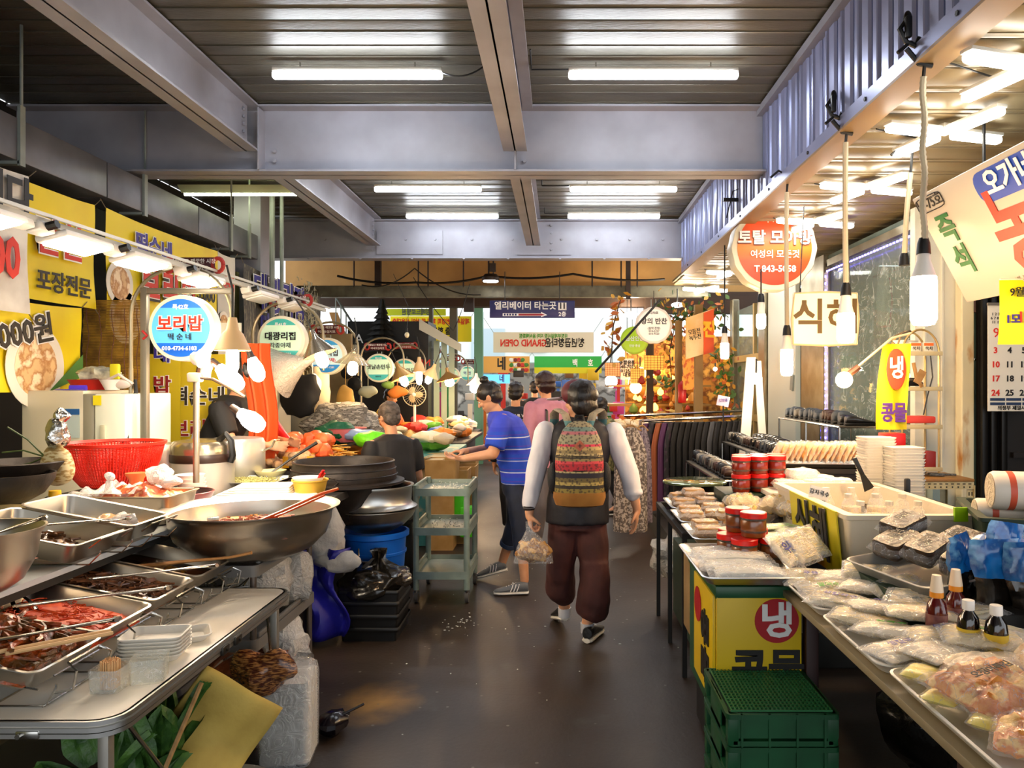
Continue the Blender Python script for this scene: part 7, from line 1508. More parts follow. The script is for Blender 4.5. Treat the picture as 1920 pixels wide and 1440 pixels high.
b = B(); b.grid(lambda u, v: Vector(((u - .5) * .28 - .012 * (1 - v), -.008 * math.sin(v * 4), (v - .5) * .34)), 8, 8); mk('sheet', b, M('bright yellow sheet', 'f0e60c', .5), t)
text('9월30', .055, INKK, (-.03, -.015, .1), parent=t, bold=.01); text('1모', .055, BLUP, (-.08, -.015, -.04), parent=t, bold=.03); text('1,000', .08, INKR, (.03, -.015, -.03), parent=t, bold=.01)
b = B(); b.cyl((-.14, 0, .17), (.14, 0, .172), .004, seg=6); b.cyl((0, 0, .17), (.02, 0, .4), .002, seg=5); mk('top_strip', b, WHITE, t)
t = thing('calendar', 'large white wall calendar with red and black dates', 'calendar', tuple(P(1905, 670, 5.55)))
b = B(); b.box((0, 0, 0), (.42, .006, .8)); mk('page', b, M('calendar page', 'e8e2d4', .6), t, False)
b = B(); b.box((0, -.005, .395), (.43, .016, .02)); mk('binding', b, M('grey binding', '6a645a', .5), t)
for r_ in range(4):
    for c_ in range(4):
        text(str([3, 10, 17, 24][r_] + c_), .062, INKR if c_ == 0 else INKK, (-.155 + c_ * .105, -.006, .05 - r_ * .105), parent=t, bold=.025)
text('9', .1, INKR, (-.15, -.006, .18), parent=t); text('1 2 3 4 5\n6 7 8 9 10\n11 12 13', .03, INKK, (-.13, -.006, .29), parent=t)
for r_ in range(2):
    for c_ in range(3): b = B(); b.box((-.14 + c_ * .12, -.005, -.345 + .032 * (1 - r_)), (.11, .003, .02)); mk('blue_caption', b, M('caption blue', '22365a', .5), t, False)
text('의정부 제일시장', .036, INKK, (-.02, -.006, -.378), parent=t, bold=.02)
t = thing('hanging_price_flag', 'yellow cloth flag with white on red oval and violet letters', 'banner', tuple(P(1672, 725, 4.7)))
b = B(); b.grid(lambda u, v: Vector(((u - .5) * (.2 - .02 * v) + .03 * v * v, .012 * math.sin(u * 8 + v * 4), (v - .5) * .54)), 14, 20); mk('cloth', b, M('flag yellow', 'e8d408', .6), t)
b = B(); b.ell((.02, -.018, .11), (.062, .004, .13), 28, 12); mk('red_oval', b, M('oval red', 'dc4a24', .5), t)
text('냉', .15, INKW, (.02, -.026, .11), parent=t, bold=.025, sx=.7); text('콩\n물', .14, M('violet print', '5a2a8a', .5), (.0, -.018, -.16), parent=t, bold=.03, gap=.75, sx=.0001) if 0 else None
text('콩', .13, M('violet print', '5a2a8a', .5), (-.035, -.02, -.17), (PI / 2, 0, 0), t, .03, sx=.7); text('물', .13, M('violet print', '5a2a8a', .5), (.045, -.02, -.17), (PI / 2, 0, 0), t, .03, sx=.7)
b = B(); b.tube([(.04, 0, .27), (.06, 0, .33), (.16, .1, .36), (.26, .3, .37)], .006, 5); b.tube([(.02, 0, .27), (-.02, 0, .3), (.1, .05, .35)], .005, 5); mk('cord', b, M('tie cord', '6a5c48', .8), t)
# ================================================================ storefront on the right
FRS = M('worn steel frame', '8f8a76', .35, .6, n=(4, '6e6650'))
wf = thing('window_1', None, None, (2.9, 6.97, 0)); wf['kind'] = 'structure'
b = B()
for y in (-1.0, 1.1): b.box((0, y, 1.45), (.06, .08, 2.9))
b.box((0, .05, 2.9), (.06, 2.1, .07)); b.box((0, .05, .5), (.06, 2.1, .08)); mk('window_frame', b, FRS, wf, kind='stuff')
b = B(); b.box((.01, .05, 1.7), (.008, 2.02, 2.35)); mk('pane', b, film('window glass', 'dce8e4', .86, .03, .02, 3), wf, False)
b = B(); b.box((0, .05, .25), (.05, 2.1, .45)); mk('sill_panel', b, M('dull panel', '6a6a60', .5), wf, False)
LEDM = M('violet led', '6a5cf8', .4, em=6)
t = thing('led_strip', 'violet lit strip edging the top and side of the shop window', 'lamp', (2.84, 6.97, 0))
for nm, f, n in (('led', lambda k: (0, -.95 + k * .066, 2.8), 30), ('led', lambda k: (0, 1.02, 2.75 - k * .075), 26)):
    for k in range(n): b = B(); b.box(f(k), (.008, .035, .016) if n == 30 else (.008, .03, .02)); mk(nm, b, LEDM, t, False)
b = B(); b.box((.01, 1.02, 1.7), (.008, .1, 2.2)); mk('clear_curtain', b, film('clear wrap'), t, False)
# shop interior
b = B(); b.box((4.3, 7, 1.45), (.1, 2.4, 2.9)); b.box((3.6, 8.3, 1.45), (1.4, .1, 2.9)); b.box((3.6, 7, 2.95), (1.4, 2.5, .08)); struct('wall_shop', b, M('teal grey wall', '5f7470', .7, n=(3, '4a5a56')))
q = random.Random(5)
for k in range(16):
    y = 6.2 + (k % 8) * .24; z = 2.2 if k < 8 else 1.25
    b = B(); b.rloft([(.05, .16, .02, 0), (.09, .2, .03, .25), (.04, .18, .015, .5), (.02, .05, .005, .53)]); b.move((3.4 + q.uniform(-.1, .2), y, z)); solo('hanging_garment', b, M('garment ' + str(k % 5), ['7a4a48', '8a8f8c', '9a4a6a', 'b0b4ac', '4a5a58'][k % 5], .8), ['brick red', 'silver grey', 'plum', 'pale grey', 'dark teal'][k % 5] + f" garment hanging in the {['upper', 'lower'][k // 8]} rail behind the shop window, {['first', 'second', 'third', 'fourth', 'fifth', 'sixth', 'seventh', 'last'][k % 8]} from the pillar", 'garment', 'garments behind the shop window')
for z in (2.76, 1.8): b = B(); b.cyl((3.4, 6.1, z), (3.4, 8.1, z), .012, seg=8); solo('clothes_rail', b, CHROME, 'steel rail behind the shop window, ' + ('upper' if z > 2 else 'lower'), 'rail')
for k in range(10):
    b = B(); b.ell((3.15, 6.3 + k * .1, 1.0), (.07, .045, .05)); solo('pale_hat', b, M('pale felt', 'd8d4b0', .7), ['first', 'second', 'third', 'fourth', 'fifth', 'sixth', 'seventh', 'eighth', 'ninth', 'last'][k] + ' pale cap on the shelf behind the window, from the pillar', 'cap', 'pale caps behind the shop window')
b = B(); b.box((3.2, 6.8, .93), (.3, 1.3, .03)); b.box((3.2, 6.8, .45), (.26, 1.2, .9)); solo('window_shelf', b, M('dark shelf', '24221e', .6), 'dark shelf carrying pale caps behind the shop window', 'shelf')
# pillar, white panel, rusty post, dark doors
b = B(); b.box((3.02, 5.95, 1.5), (.42, .08, 3.0)); b.box((2.88, 5.93, 1.5), (.012, .1, 3)); b.box((3.02, 5.9, 1.5), (.012, .02, 3)); struct('wall_white', b, M('stained white panel', 'd4d2c4', .5, n=(2.5, 'b8b096', .5, .75)))
b = B(); b.box((3.17, 5.85, 1.5), (.1, .1, 3.0), bev=.01); struct('rusty_post', b, M('rusty paint', 'd8cfae', .6, n=(5, 'a86a14', .52, .62), stretch=(1, 1, .35)))
b = B(); b.box((2.95, 5.85, .4), (.12, .12, .8)); struct('trim_drain', b, M('pale pipe', '9fb0aa', .4), smooth=True)
DOOR = M('dark door', '1c1510', .45)
dr = thing('door_1', None, None, (4.0, 5.8, 0)); dr['kind'] = 'structure'
b = B(); b.box((0, .02, 1.5), (1.5, .03, 3)); mk('door_leaf', b, DOOR, dr, False)
for x in (-.73, -.66, -.58): b = B(); b.box((x, -.03, 1.4), (.045, .06, 2.8), bev=.006); mk('door_stile', b, M('black metal frame', '1e1c1a', .35, .5), dr)
b = B(); b.box((.1, -.02, 1.05), (1.2, .04, .04)); b.box((.1, -.02, .2), (1.2, .04, .3)); mk('door_rail', b, DOOR, dr, kind='stuff')
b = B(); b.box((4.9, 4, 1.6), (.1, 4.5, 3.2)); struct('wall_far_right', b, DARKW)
b = B(); b.box((3.55, 3.5, 3.02), (.2, 14, .14)); struct('trim_2', b, BLACK)
# doors and columns further along
b = B(); b.box((2.9, 8.45, 1.5), (.1, .75, 3.0)); struct('steel_column', b, FRS)
b = B(); b.box((2.9, 9.7, 1.5), (.06, 1.2, 2.9)); struct('wall_panel', b, M('pale blue panel', 'c4ccc4', .4))
b = B(); b.box((2.9, 10.5, 1.5), (.14, .35, 3.0), bev=.02); b.box((2.9, 12.4, 1.5), (.12, .2, 3), bev=.02); struct('steel_pillar', b, FRS)
wd2 = thing('window_2', None, None, (2.9, 11.5, 0)); wd2['kind'] = 'structure'
b = B(); b.box((0, 0, 2.0), (.06, 1.8, .1)); b.box((0, 0, 1.1), (.06, 1.8, .1)); b.box((0, -.4, 1.4), (.05, .08, 2.8)); mk('window_frame', b, M('tan frame', 'a08c5c', .45), wd2, kind='stuff')
b = B(); b.box((.02, 0, 1.4), (.01, 1.8, 2.8)); mk('pane', b, film('window glass'), wd2, False)
b = B(); b.box((3.9, 11.5, 1.4), (.1, 4, 2.8)); b.box((3.9, 9.4, 1.4), (2, .1, 2.8)); struct('wall_inner', b, M('brown inner wall', '6a5636', .7, n=(3, '8a7248')))
b = B(); b.box((2.5, 13.3, 3.0), (2.0, .3, .3)); struct('trim_3', b, M('brown lintel', '3a2616', .7))
t = thing('folding_board', 'tall white folding board standing before the shop glass', 'board', tuple(P(1398, 832, 8.3)))
t.location.z = .2
b = B(); b.poly([(-.12, 0, 0), (.0, 0, 0), (.14, .1, 1.7), (.04, .1, 1.7)], .03, (0, 1, 0)); mk('board_leaf', b, M('glossy white board', 'e8e4d8', .3), t, False)
b = B(); b.poly([(.24, .2, 0), (.34, .2, 0), (.2, .1, 1.66), (.13, .1, 1.66)], .03, (0, 1, 0)); mk('board_leaf', b, M('glossy white board', 'e8e4d8', .3), t, False)
b = B(); b.box((2.86, 9.2, 1.62), (.02, .1, .2), rot=Matrix.Rotation(.2, 3, 'X')); solo('wall_bracket', b, GREYP, 'small grey bracket on the pale panel', 'bracket')
# ================================================================ shoes and clothes
SHO = [M('shoe black', '141416', .3, coat=.4), M('shoe brown', '3a241c', .4), M('shoe slate', '39424c', .4), M('shoe tan', '8a5a3a', .45), M('shoe grey', '6e6a62', .45)]
SPR = []
for k in range(5):
    t = thing('shoe_pair', 'x', 'shoes', (0, 0, -20))
    for sg_ in (-1, 1):
        s_ = shoe(t, (sg_ * .055, 0, 0), (sg_ * .06, .26, 0), SHO[k], M('black sole', '0c0c0c', .5), 1.0)
    SPR.append(t)
q = random.Random(8); nsh = 0
ordn = ['first', 'second', 'third', 'fourth', 'fifth', 'sixth', 'seventh', 'eighth', 'ninth', 'tenth', 'eleventh', 'twelfth', 'thirteenth', 'fourteenth', 'fifteenth', 'last']
def rack(label, x0, x1, y0, y1, z, rows, n, word, legs=True):
    global nsh
    t = thing('shoe_rack', label, 'rack', ((x0 + x1) / 2, (y0 + y1) / 2, .0)); b = B(); w, d = x1 - x0, y1 - y0
    for sx in (-.5, -.15, .15, .5): b.cyl((sx * w, -d / 2, z), (sx * w, d / 2, z), .01, seg=6)
    for sy in (-.5, 0, .5): b.cyl((-w / 2, sy * d, z), (w / 2, sy * d, z), .01, seg=6)
    for sx in (-.5, .5):
        for sy in (-.5, 0, .5): b.cyl((sx * w, sy * d, .2), (sx * w, sy * d, z), .01, seg=6)
    mk('rack_frame', b, CHROME, t, kind='stuff')
    b = B(); b.box((0, 0, z + .008), (w, d, .006)); mk('rack_mesh', b, M('rack board', '4a4843', .5), t, False)
    for r_ in range(rows):
        for i in range(n):
            k = q.choice([0, 0, 0, 1, 2, 2, 4, 3 if rows == 1 else 0]); cn = ['black', 'dark brown', 'slate blue', 'tan', 'grey'][k]
            s_ = SPR[k] if SPR[k].location.z < -10 else dup(SPR[k]); x = x0 + .06 + r_ * .26; y = y0 + .1 + i * (d - .2) / max(1, n - 1)
            s_.location = (x, y, z + .014); s_.rotation_euler = (0, 0, -PI / 2 + q.uniform(-.12, .12)); s_['label'] = f"{cn} shoes, {word} rack, {['aisle', 'wall'][r_]} side row, {ordn[i]} pair from the near end"; s_['group'] = 'shoes on the ' + word + ' rack'; nsh += 1
            s_.scale = (1, q.uniform(.9, 1.05), q.uniform(.9, 1.25))
rack('lowest steel shoe rack next to the hanging trousers', 1.3, 1.75, 6.15, 7.7, .8, 1, 9, 'lowest')
rack('middle steel shoe rack behind the chip bags', 1.78, 2.3, 6.05, 8.2, .96, 2, 13, 'middle')
rack('highest steel shoe rack in front of the pale panel', 2.32, 2.75, 6.2, 7.9, 1.24, 1, 11, 'highest')
for s_ in SPR:
    if s_.location.z < -10:
        for o in [s_] + list(s_.children_recursive): bpy.data.objects.remove(o)
def garment(name, label, x, y, ztop, w, h, mat, rz=0, d=.07, hanger=True, cat='garment', group=None):
    t = thing(name, label, cat, (x, y, ztop), rz, group)
    b = B(); sec = []
    for k in range(9):
        u = k / 8; ww = w * (.4 + .6 * min(1, u * 5)) * (1 + .08 * u); sec.append([Vector((ww / 2 * math.cos(a) * (1 + .05 * math.sin(a * 7)), d * (.5 + .5 * u) * math.sin(a) * (1 + .3 * math.sin(a * 9 + k * .3)), -.02 - h * u)) for a in [2 * PI * j / 28 for j in range(28)]])
    b.skin([b.ring(s) for s in sec]); mk('fabric', b, mat, t)
    if hanger: b = B(); b.tube([(-w * .35, 0, -.05), (-.02, 0, 0), (.02, 0, 0), (w * .35, 0, -.05)], .01, 6); b.tube([(0, 0, 0), (0, 0, .04), (.02, 0, .06), (.03, 0, .03)], .004, 5); mk('hanger', b, WOOD, t)
    return t
PRN = M('print dress', '6a5f58', .8, n=(42, 'c0b4a8', .5, .54)); PLD = M('plaid shirt', '1a1a22', .8, n=(20, '3a2a3c', .5, .6)); BLT = M('black trousers', '0c0c10', .8)
garment('printed_dress', 'grey dress with fine pale print on a wooden hanger beside the backpack wearer', .68, 7.2, 1.2, .3, 1.0, PRN)
garment('printed_dress', 'second grey printed dress just behind the first, nearer the rack', .82, 7.5, 1.18, .22, .95, M('mauve print', '8a7f8c', .8, n=(40, '5a5060', .5, .55)), .5)
t = thing('clothes_rack', 'steel clothes rail holding plaid shirts and black trousers', 'rack', (1.3, 8.4, 0))
b = B(); b.cyl((-.45, -.5, 1.21), (.85, .1, 1.24), .016, seg=8); b.cyl((-.6, -.2, 1.25), (.9, .5, 1.28), .014, seg=8); b.cyl((-.45, -.5, .2), (-.45, -.5, 1.22), .016, seg=8); b.cyl((.85, .1, .2), (.85, .1, 1.24), .016, seg=8); mk('rail', b, CHROME, t, kind='stuff')
for k in range(17):
    x = .92 + k * .072; y = 7.95 + k * .035; mt_ = [M('purple shirt', '4a2450', .8), PLD, M('rust shirt', '8a4a2a', .8)][k % 3] if k < 5 else (M('grey trousers', '3c3e44', .8) if k == 11 else BLT)
    garment('hanging_shirt' if k < 5 else 'hanging_trousers', (['rust and purple', 'dark plaid', 'rust brown', 'deep purple', 'black plaid'][k] + ' shirt at the aisle end of the clothes rail') if k < 5 else (('grey' if k == 11 else 'black') + f' trousers on the clothes rail, {ordn[min(15, k - 5)]} pair after the shirts'), x, y, 1.2, .34, .92 if k < 5 else .88, mt_, 1.0, .03, hanger=False, group='clothes on the rail')
b = B(); b.box((1.6, 8.85, .6), (1.1, .06, 1.1)); solo('dark_screen', b, BLK, 'dark cloth screen behind the hanging trousers', 'screen')
t = thing('rack_sign', 'small pink price sign on a black stem above the trousers', 'sign', tuple(P(1356, 752, 8.0)))
b = B(); b.box((0, 0, 0), (.13, .01, .11), rot=Matrix.Rotation(.2, 3, 'Y')); mk('card', b, M('pink card', 'dcc8e4', .5), t, False); b = B(); b.cyl((0, 0, -.3), (0, 0, -.05), .008); mk('stem', b, BLACK, t); text('신상품', .035, INKB, (0, -.008, .01), parent=t)
# ================================================================ left produce stalls
def heap(label, name, x, y, z, w, d, h, mat, seed, kind='mound', cat='produce', sm=None):
    if kind == 'mound': b = mound(w, d, h, seed, 14, .5, 14, 0)
    elif kind == 'strips': b = strands(150, w, d, .0, h, .006, .2, None, '', seed, .3, .5, 4, 4)
    else:
        b = B(); q = random.Random(seed)
        for i in range(46): b.ell((q.uniform(-w, w) * .42, q.uniform(-d, d) * .42, h * q.uniform(.15, .8)), (h * .28, h * .3, h * .24), 8, 6, nz=.2, ns=20, sd=i)
    o = mk(name, b, mat); o.location = (x, y, z); return prop(o, label, cat, None, 'stuff')
def stall(label, x0, x1, y0, y1, z, mat, front=None):
    b = B(); b.box(((x0 + x1) / 2, (y0 + y1) / 2, z - .02), (x1 - x0, y1 - y0, .04), bev=.005); b.box(((x0 + x1) / 2 - .05, (y0 + y1) / 2, z / 2 - .02), (x1 - x0 - .12, y1 - y0 - .1, z - .05)); return solo('stall_counter', b, mat, label, 'counter')
DKC = M('dark counter', '26201a', .6)
stall('dark counter of the sprout and shrimp stall', -3.1, -1.85, 5.75, 7.1, .93, DKC)
stall('counter with pale bags behind the seated person', -3.1, -1.15, 7.3, 9.2, .86, M('teal counter', '3f8a8a', .6, n=(2, 'c8b48a', .5, .55)))
stall('counter of the far produce stall', -2.25, -1.2, 9.4, 11.6, .86, DKC)
stall('farthest produce counter on the left', -2.6, -1.3, 11.75, 12.35, .86, DKC)
heap('tangled brown fern stalks at the near end of the produce stall', 'fern_stalks', -2.55, 5.95, .93, .5, .4, .25, M('fern brown', 'a0713c', .7, n=(20, '7a4c22')), 3, 'strips')
heap('orange red shrimp heap in the middle of the produce stall', 'shrimp', -2.15, 6.15, .95, .55, .4, .26, M('shrimp orange', 'ec5a26', .4, n=(16, 'f4844a')), 4, 'balls', 'seafood')
heap('pale mushrooms in front of the shrimp', 'mushrooms', -2.2, 5.85, .93, .5, .3, .15, M('pale mushroom', 'c8a070', .6, n=(20, 'e8cca0')), 5, 'balls')
heap('fine yellow bean strands beside the seated person', 'yellow_strands', -1.95, 6.2, .93, .45, .5, .16, M('yellow strands', 'eaa32a', .5, n=(20, 'f4c46a')), 6, 'strips')
b = B(); b.tube([(-2.35, 6.0, 1.2), (-2.28, 5.95, 1.28), (-2.2, 5.9, 1.2), (-2.12, 5.85, 1.14)], [.03, .05, .04, .03], 10); solo('red_glove', b, M('red plastic', 'd01818', .35), 'red rubber glove lying on the shrimp heap', 'glove')
b = B(); b.ell((-2.0, 6.7, 1.16), (.18, .13, .1), 20, 14, nz=.4, ns=14, sd=3); solo('green_net_bag', b, M('green net', '0e5a3c', .4, b=(30, 1)), 'dark green net bag behind the shrimp', 'bag')
b = B(); b.ell((-2.1, 7.2, 1.2), (.38, .22, .22), 26, 16, nz=.35, ns=7, sd=6); solo('grey_net_heap', b, M('grey net', '77726a', .6, n=(16, 'a8a49a', .45, .55, '2a2824', .5), stretch=(1, 1, 3)), 'large heap of grey netted greens at the back of the stall', 'net')
bowl('pink_basin', 'pink plastic basin wrapped in film at the produce stall', (-1.95, 6.75, 1.08), [(0, 0), (.12, 0), (.15, .03), (.19, .12), (.2, .125), (.17, .1), (0, .02)], M('pink plastic', 'd87a80', .4))
b = B(); b.ell((-1.62, 6.4, 1.12), (.14, .1, .08), 18, 12, nz=.3, ns=14, sd=2); solo('lime_bag', b, M('lime bag', '6ee020', .4, b=(20, 1)), 'lime green plastic bag left of the seated person', 'bag')
b = B(); b.ell((-1.75, 6.6, 1.15), (.16, .1, .05), 18, 12, nz=.3, ns=14, sd=8); solo('blue_bag', b, M('pale blue bag', '8aa8d8', .4), 'pale blue bag behind the lime green bag', 'bag')
for k, (x, y) in enumerate(((-2.45, 5.72), (-2.1, 5.72), (-1.92, 5.74), (-2.28, 5.73))):
    b = B(); b.box((x, y, 1.0), (.12 if k == 0 else .05, .006, .09), bev=.002); solo('price_tag', b, M('tag yellow', 'e8a80c', .5), ['wide yellow price tag below the fern stalks', 'yellow price tag below the shrimp', 'yellow price tag nearest the yellow strands', 'narrow yellow price tag below the mushrooms'][k], 'price tag')
b = B(); b.grid(lambda u, v: Vector((-2.32 + u * .22 + .03 * math.sin(v * 5), 5.5 + .03 * math.sin(u * 16), 1.05 + v * .85)), 18, 10); solo('orange_cloth', b, M('orange cloth', 'd8581c', .7, b=(16, .5)), 'orange red cloth hanging behind the glaring bulbs', 'cloth')
b = B(); b.lathe([(.02, .3), (.05, .2), (.15, .06), (.22, -.02)], (-2.25, 6.0, 1.7), 28, rot=Matrix.Rotation(1.2, 3, 'Y')); solo('food_cover', b, film('bag film'), 'translucent net food cover hanging behind the bulbs', 'cover')
for k, (px, py, Y, w, h, col, lb, nm) in enumerate(((565, 742, 7.2, .2, .42, '0c0b0d', 'black hooded jacket hanging on the stall pole', 'black_jacket'), (598, 735, 7.4, .12, .5, 'c8b89a', 'beige bag hanging beside the black jacket', 'beige_bag'), (586, 728, 7.3, .08, .3, 'e8e6e4', 'white cloth hanging between jacket and beige bag', 'white_cloth'), (648, 745, 8.6, .1, .28, 'c89a4a', 'yellow bag hanging below green net', 'yellow_bag'), (690, 735, 9.4, .12, .16, 'a8a890', 'cluster of hanging tags and charms', 'tag_cluster'), (745, 735, 10.2, .14, .16, 'c8742a', 'orange bag hanging before the fan', 'orange_bag'), (728, 722, 10.0, .09, .1, '6a8a3a', 'green card hanging in the kitchen stall', 'green_card'))):
    p = P(px, py, Y); b = B(); b.ell(tuple(p), (w, .05, h / 2), 18, 14, nz=.35, ns=9, sd=k); b.cyl((p.x, p.y, p.z + h * .4), (p.x, p.y, p.z + h * .5 + .25), .004, seg=5); solo(nm, b, M(nm, col, .7), lb, 'bag' if 'bag' in nm else 'hanging')
# kitchen stall back wall and fittings
b = B(); b.box((-3.6, 10.4, 1.15), (1.4, .08, 2.3)); struct('wall_kitchen', b, M('greasy brown wall', '6a5636', .7, n=(2, '8f7a52')))
b = B(); b.box((-2.95, 7.3, 1.2), (.5, .4, .9), bev=.01); solo('steel_cabinet', b, M('beige cabinet', 'c0b89c', .5), 'beige cabinet behind the hanging orange cloth', 'cabinet')
b = B(); b.box((-2.7, 8.0, 1.15), (.35, .3, .5), bev=.01); b.box((-2.7, 7.9, 1.5), (.22, .05, .22), rot=Matrix.Rotation(.3, 3, 'Y')); solo('water_dispenser', b, M('grey appliance', '8a8a84', .4), 'grey appliance with picture cards behind the jacket', 'appliance')
for k, (px, py, r_) in enumerate(((665, 720, .1), (650, 700, .08))):
    p = P(px, py, 10.2); b = B(); b.lathe([(r_, 0), (r_ * .9, .03), (0, .04)], tuple(p), 24, rot=Matrix.Rotation(PI / 2, 3, 'X')); solo('frying_pan', b, BLACK, ['black pan hanging on the brown kitchen wall', 'smaller black pan above the other on the kitchen wall'][k], 'pan')
t = thing('electric_fan', 'pale electric fan behind the teal signs', 'fan', tuple(P(777, 740, 11)))
b = B()
for k in range(24): a = 2 * PI * k / 24; b.tube([(.03 * math.cos(a), -.05, .03 * math.sin(a)), (.14 * math.cos(a), -.04, .14 * math.sin(a)), (.17 * math.cos(a), 0, .17 * math.sin(a))], .002, 4)
b.tube([(.17 * math.cos(2 * PI * k / 30), 0, .17 * math.sin(2 * PI * k / 30)) for k in range(31)], .006, 5); mk('guard', b, M('fan cage', 'd8d0b0', .4), t, kind='stuff')
for k in range(3): a = 2.1 * k; b = B(); b.ell((.07 * math.cos(a), -.01, .07 * math.sin(a)), (.06, .008, .045), 12, 8, Matrix.Rotation(a, 3, 'Y')); mk('blade', b, M('fan blade', 'c8b890', .4, al=.8), t)
b = B(); b.ell((0, -.04, 0), (.03, .03, .03)); b.cyl((0, .02, -.15), (0, .02, -.45), .02); mk('fan_hub', b, WHITE, t)
def whr(u, v): return ['at the wall edge', 'off the wall', 'off the aisle', 'at the aisle edge'][min(3, int(u * 4))] + ', ' + ['near end', 'near half', 'centre', 'far half', 'far end'][min(4, int(v * 5))]
# goods on the far counters, each bag or bundle a thing
q = random.Random(22)
GD = [('white bag', 'e8e2d4'), ('pale bag', 'd0c4a8'), ('green bag', '5aa02c'), ('straw bundle', 'd8b878'), ('red bag', 'c8281c'), ('orange bag', 'e8852c'), ('dark bag', '22201e'), ('brown bundle', '7a5a38'), ('cream bundle', 'f0e8cc'), ('blue bag', '3a6ac0')]
for row, (y0, y1, x0, x1, z, n) in enumerate(((7.4, 9.1, -2.8, -1.25, .9, 26), (9.5, 11.5, -2.15, -1.3, .9, 22), (11.85, 12.3, -2.5, -1.4, .9, 10))):
    for k in range(n):
        g = q.choice(GD); x = q.uniform(x0, x1); y = q.uniform(y0, y1); w = q.uniform(.09, .17); b = B()
        b.ell((0, 0, 0), (w, w * .8, w * q.uniform(.35, .6)), 14, 10, nz=.4, ns=14, sd=k); b.move((x, y, z + w * .3 + (.08 if k % 3 == 0 else 0)))
        solo(g[0].replace(' ', '_'), b, M(g[0], g[1], .5, b=(26, .8)), f"{'plump' if w > .13 else 'slim'} {g[0]} on the {['near', 'middle', 'farthest'][row]} left counter, {whr((x - x0) / (x1 - x0), (y - y0) / (y1 - y0))}", 'goods', f"{g[0]}s on the {['near', 'middle', 'farthest'][row]} left counter")
for k, (x, y, z) in enumerate(((-1.12, 7.6, .62), (-1.1, 8.1, .6), (-1.15, 8.6, .62), (-1.2, 7.3, .75), (-1.3, 9.3, .5))):
    b = B(); b.rloft([(.28, .3, .01, 0), (.3, .32, .01, .22), (.28, .3, .01, .22), (.26, .28, .01, .02)]); b.box((-.2, 0, .22), (.14, .3, .004), rot=Matrix.Rotation(-.4, 3, 'Y')); b.move((x + .05, y, z - .1)); b.box((x + .05, y, (z - .1) / 2), (.24, .26, z - .1))
    solo('cardboard_box', b, M('cardboard', 'b8955c', .7, n=(6, 'a07c44')), ['open cardboard box at the aisle, nearest the striped shirt', 'second open cardboard box along the left aisle edge', 'third open cardboard box along the left aisle edge', 'raised cardboard box by the seated person', 'far cardboard box before the produce counter'][k], 'box')
b = B(); b.box((-1.57, 9.7, .13), (.32, .3, .26), bev=.01); solo('foam_cooler', b, FOAM, 'white foam cooler on the floor behind the grey trolley', 'box')
b = B(); b.box((-.98, 7.3, .4), (.16, .02, .5), rot=Matrix.Rotation(.2, 3, 'Y'), bev=.01); b.box((-.9, 7.35, .25), (.16, .14, .3), bev=.02); solo('lime_stool', b, M('lime plastic', '4ad020', .4), 'lime green plastic stool behind the grey trolley', 'stool')
# three tier trolley
GT = M('grey green plastic', '8a9a90', .45, n=(8, '76857c', .4, .7))
trolley('grey green three tier trolley beside the person in the striped shirt', -1.075, -.655, 5.42, 5.98, (.84, .555, .235), .1, .86, GT, 'tiered_trolley', .022, .055)
for z, lb in ((.842, 'top'), (.557, 'middle')):
    heap(f'small white scraps scattered on the {lb} shelf of the grey green trolley', 'scraps', -.86, 5.7, z - .02, .3, .4, .02, M('scrap white', 'c8ccc4', .6), 9, 'balls', 'scraps')
# scraps on the floor
q = random.Random(31); b = B()
for k in range(70):
    x = q.gauss(-.68, .06) if k < 30 else q.uniform(-1, 1); y = q.gauss(5.0, .1) if k < 30 else q.uniform(3.2, 7.5); b.ell((x, y, .002), (q.uniform(.002, .01), q.uniform(.002, .008), .002), 6, 4)
solo('floor_scraps', b, M('scrap white', 'c8ccc4', .6), 'small pale scraps scattered on the aisle floor', 'scraps', kind='stuff')
b = B(); b.lathe([(0, 0), (.026, .002), (.014, .009), (0, .01)], (-1.0, 4.1, 0), 10); 
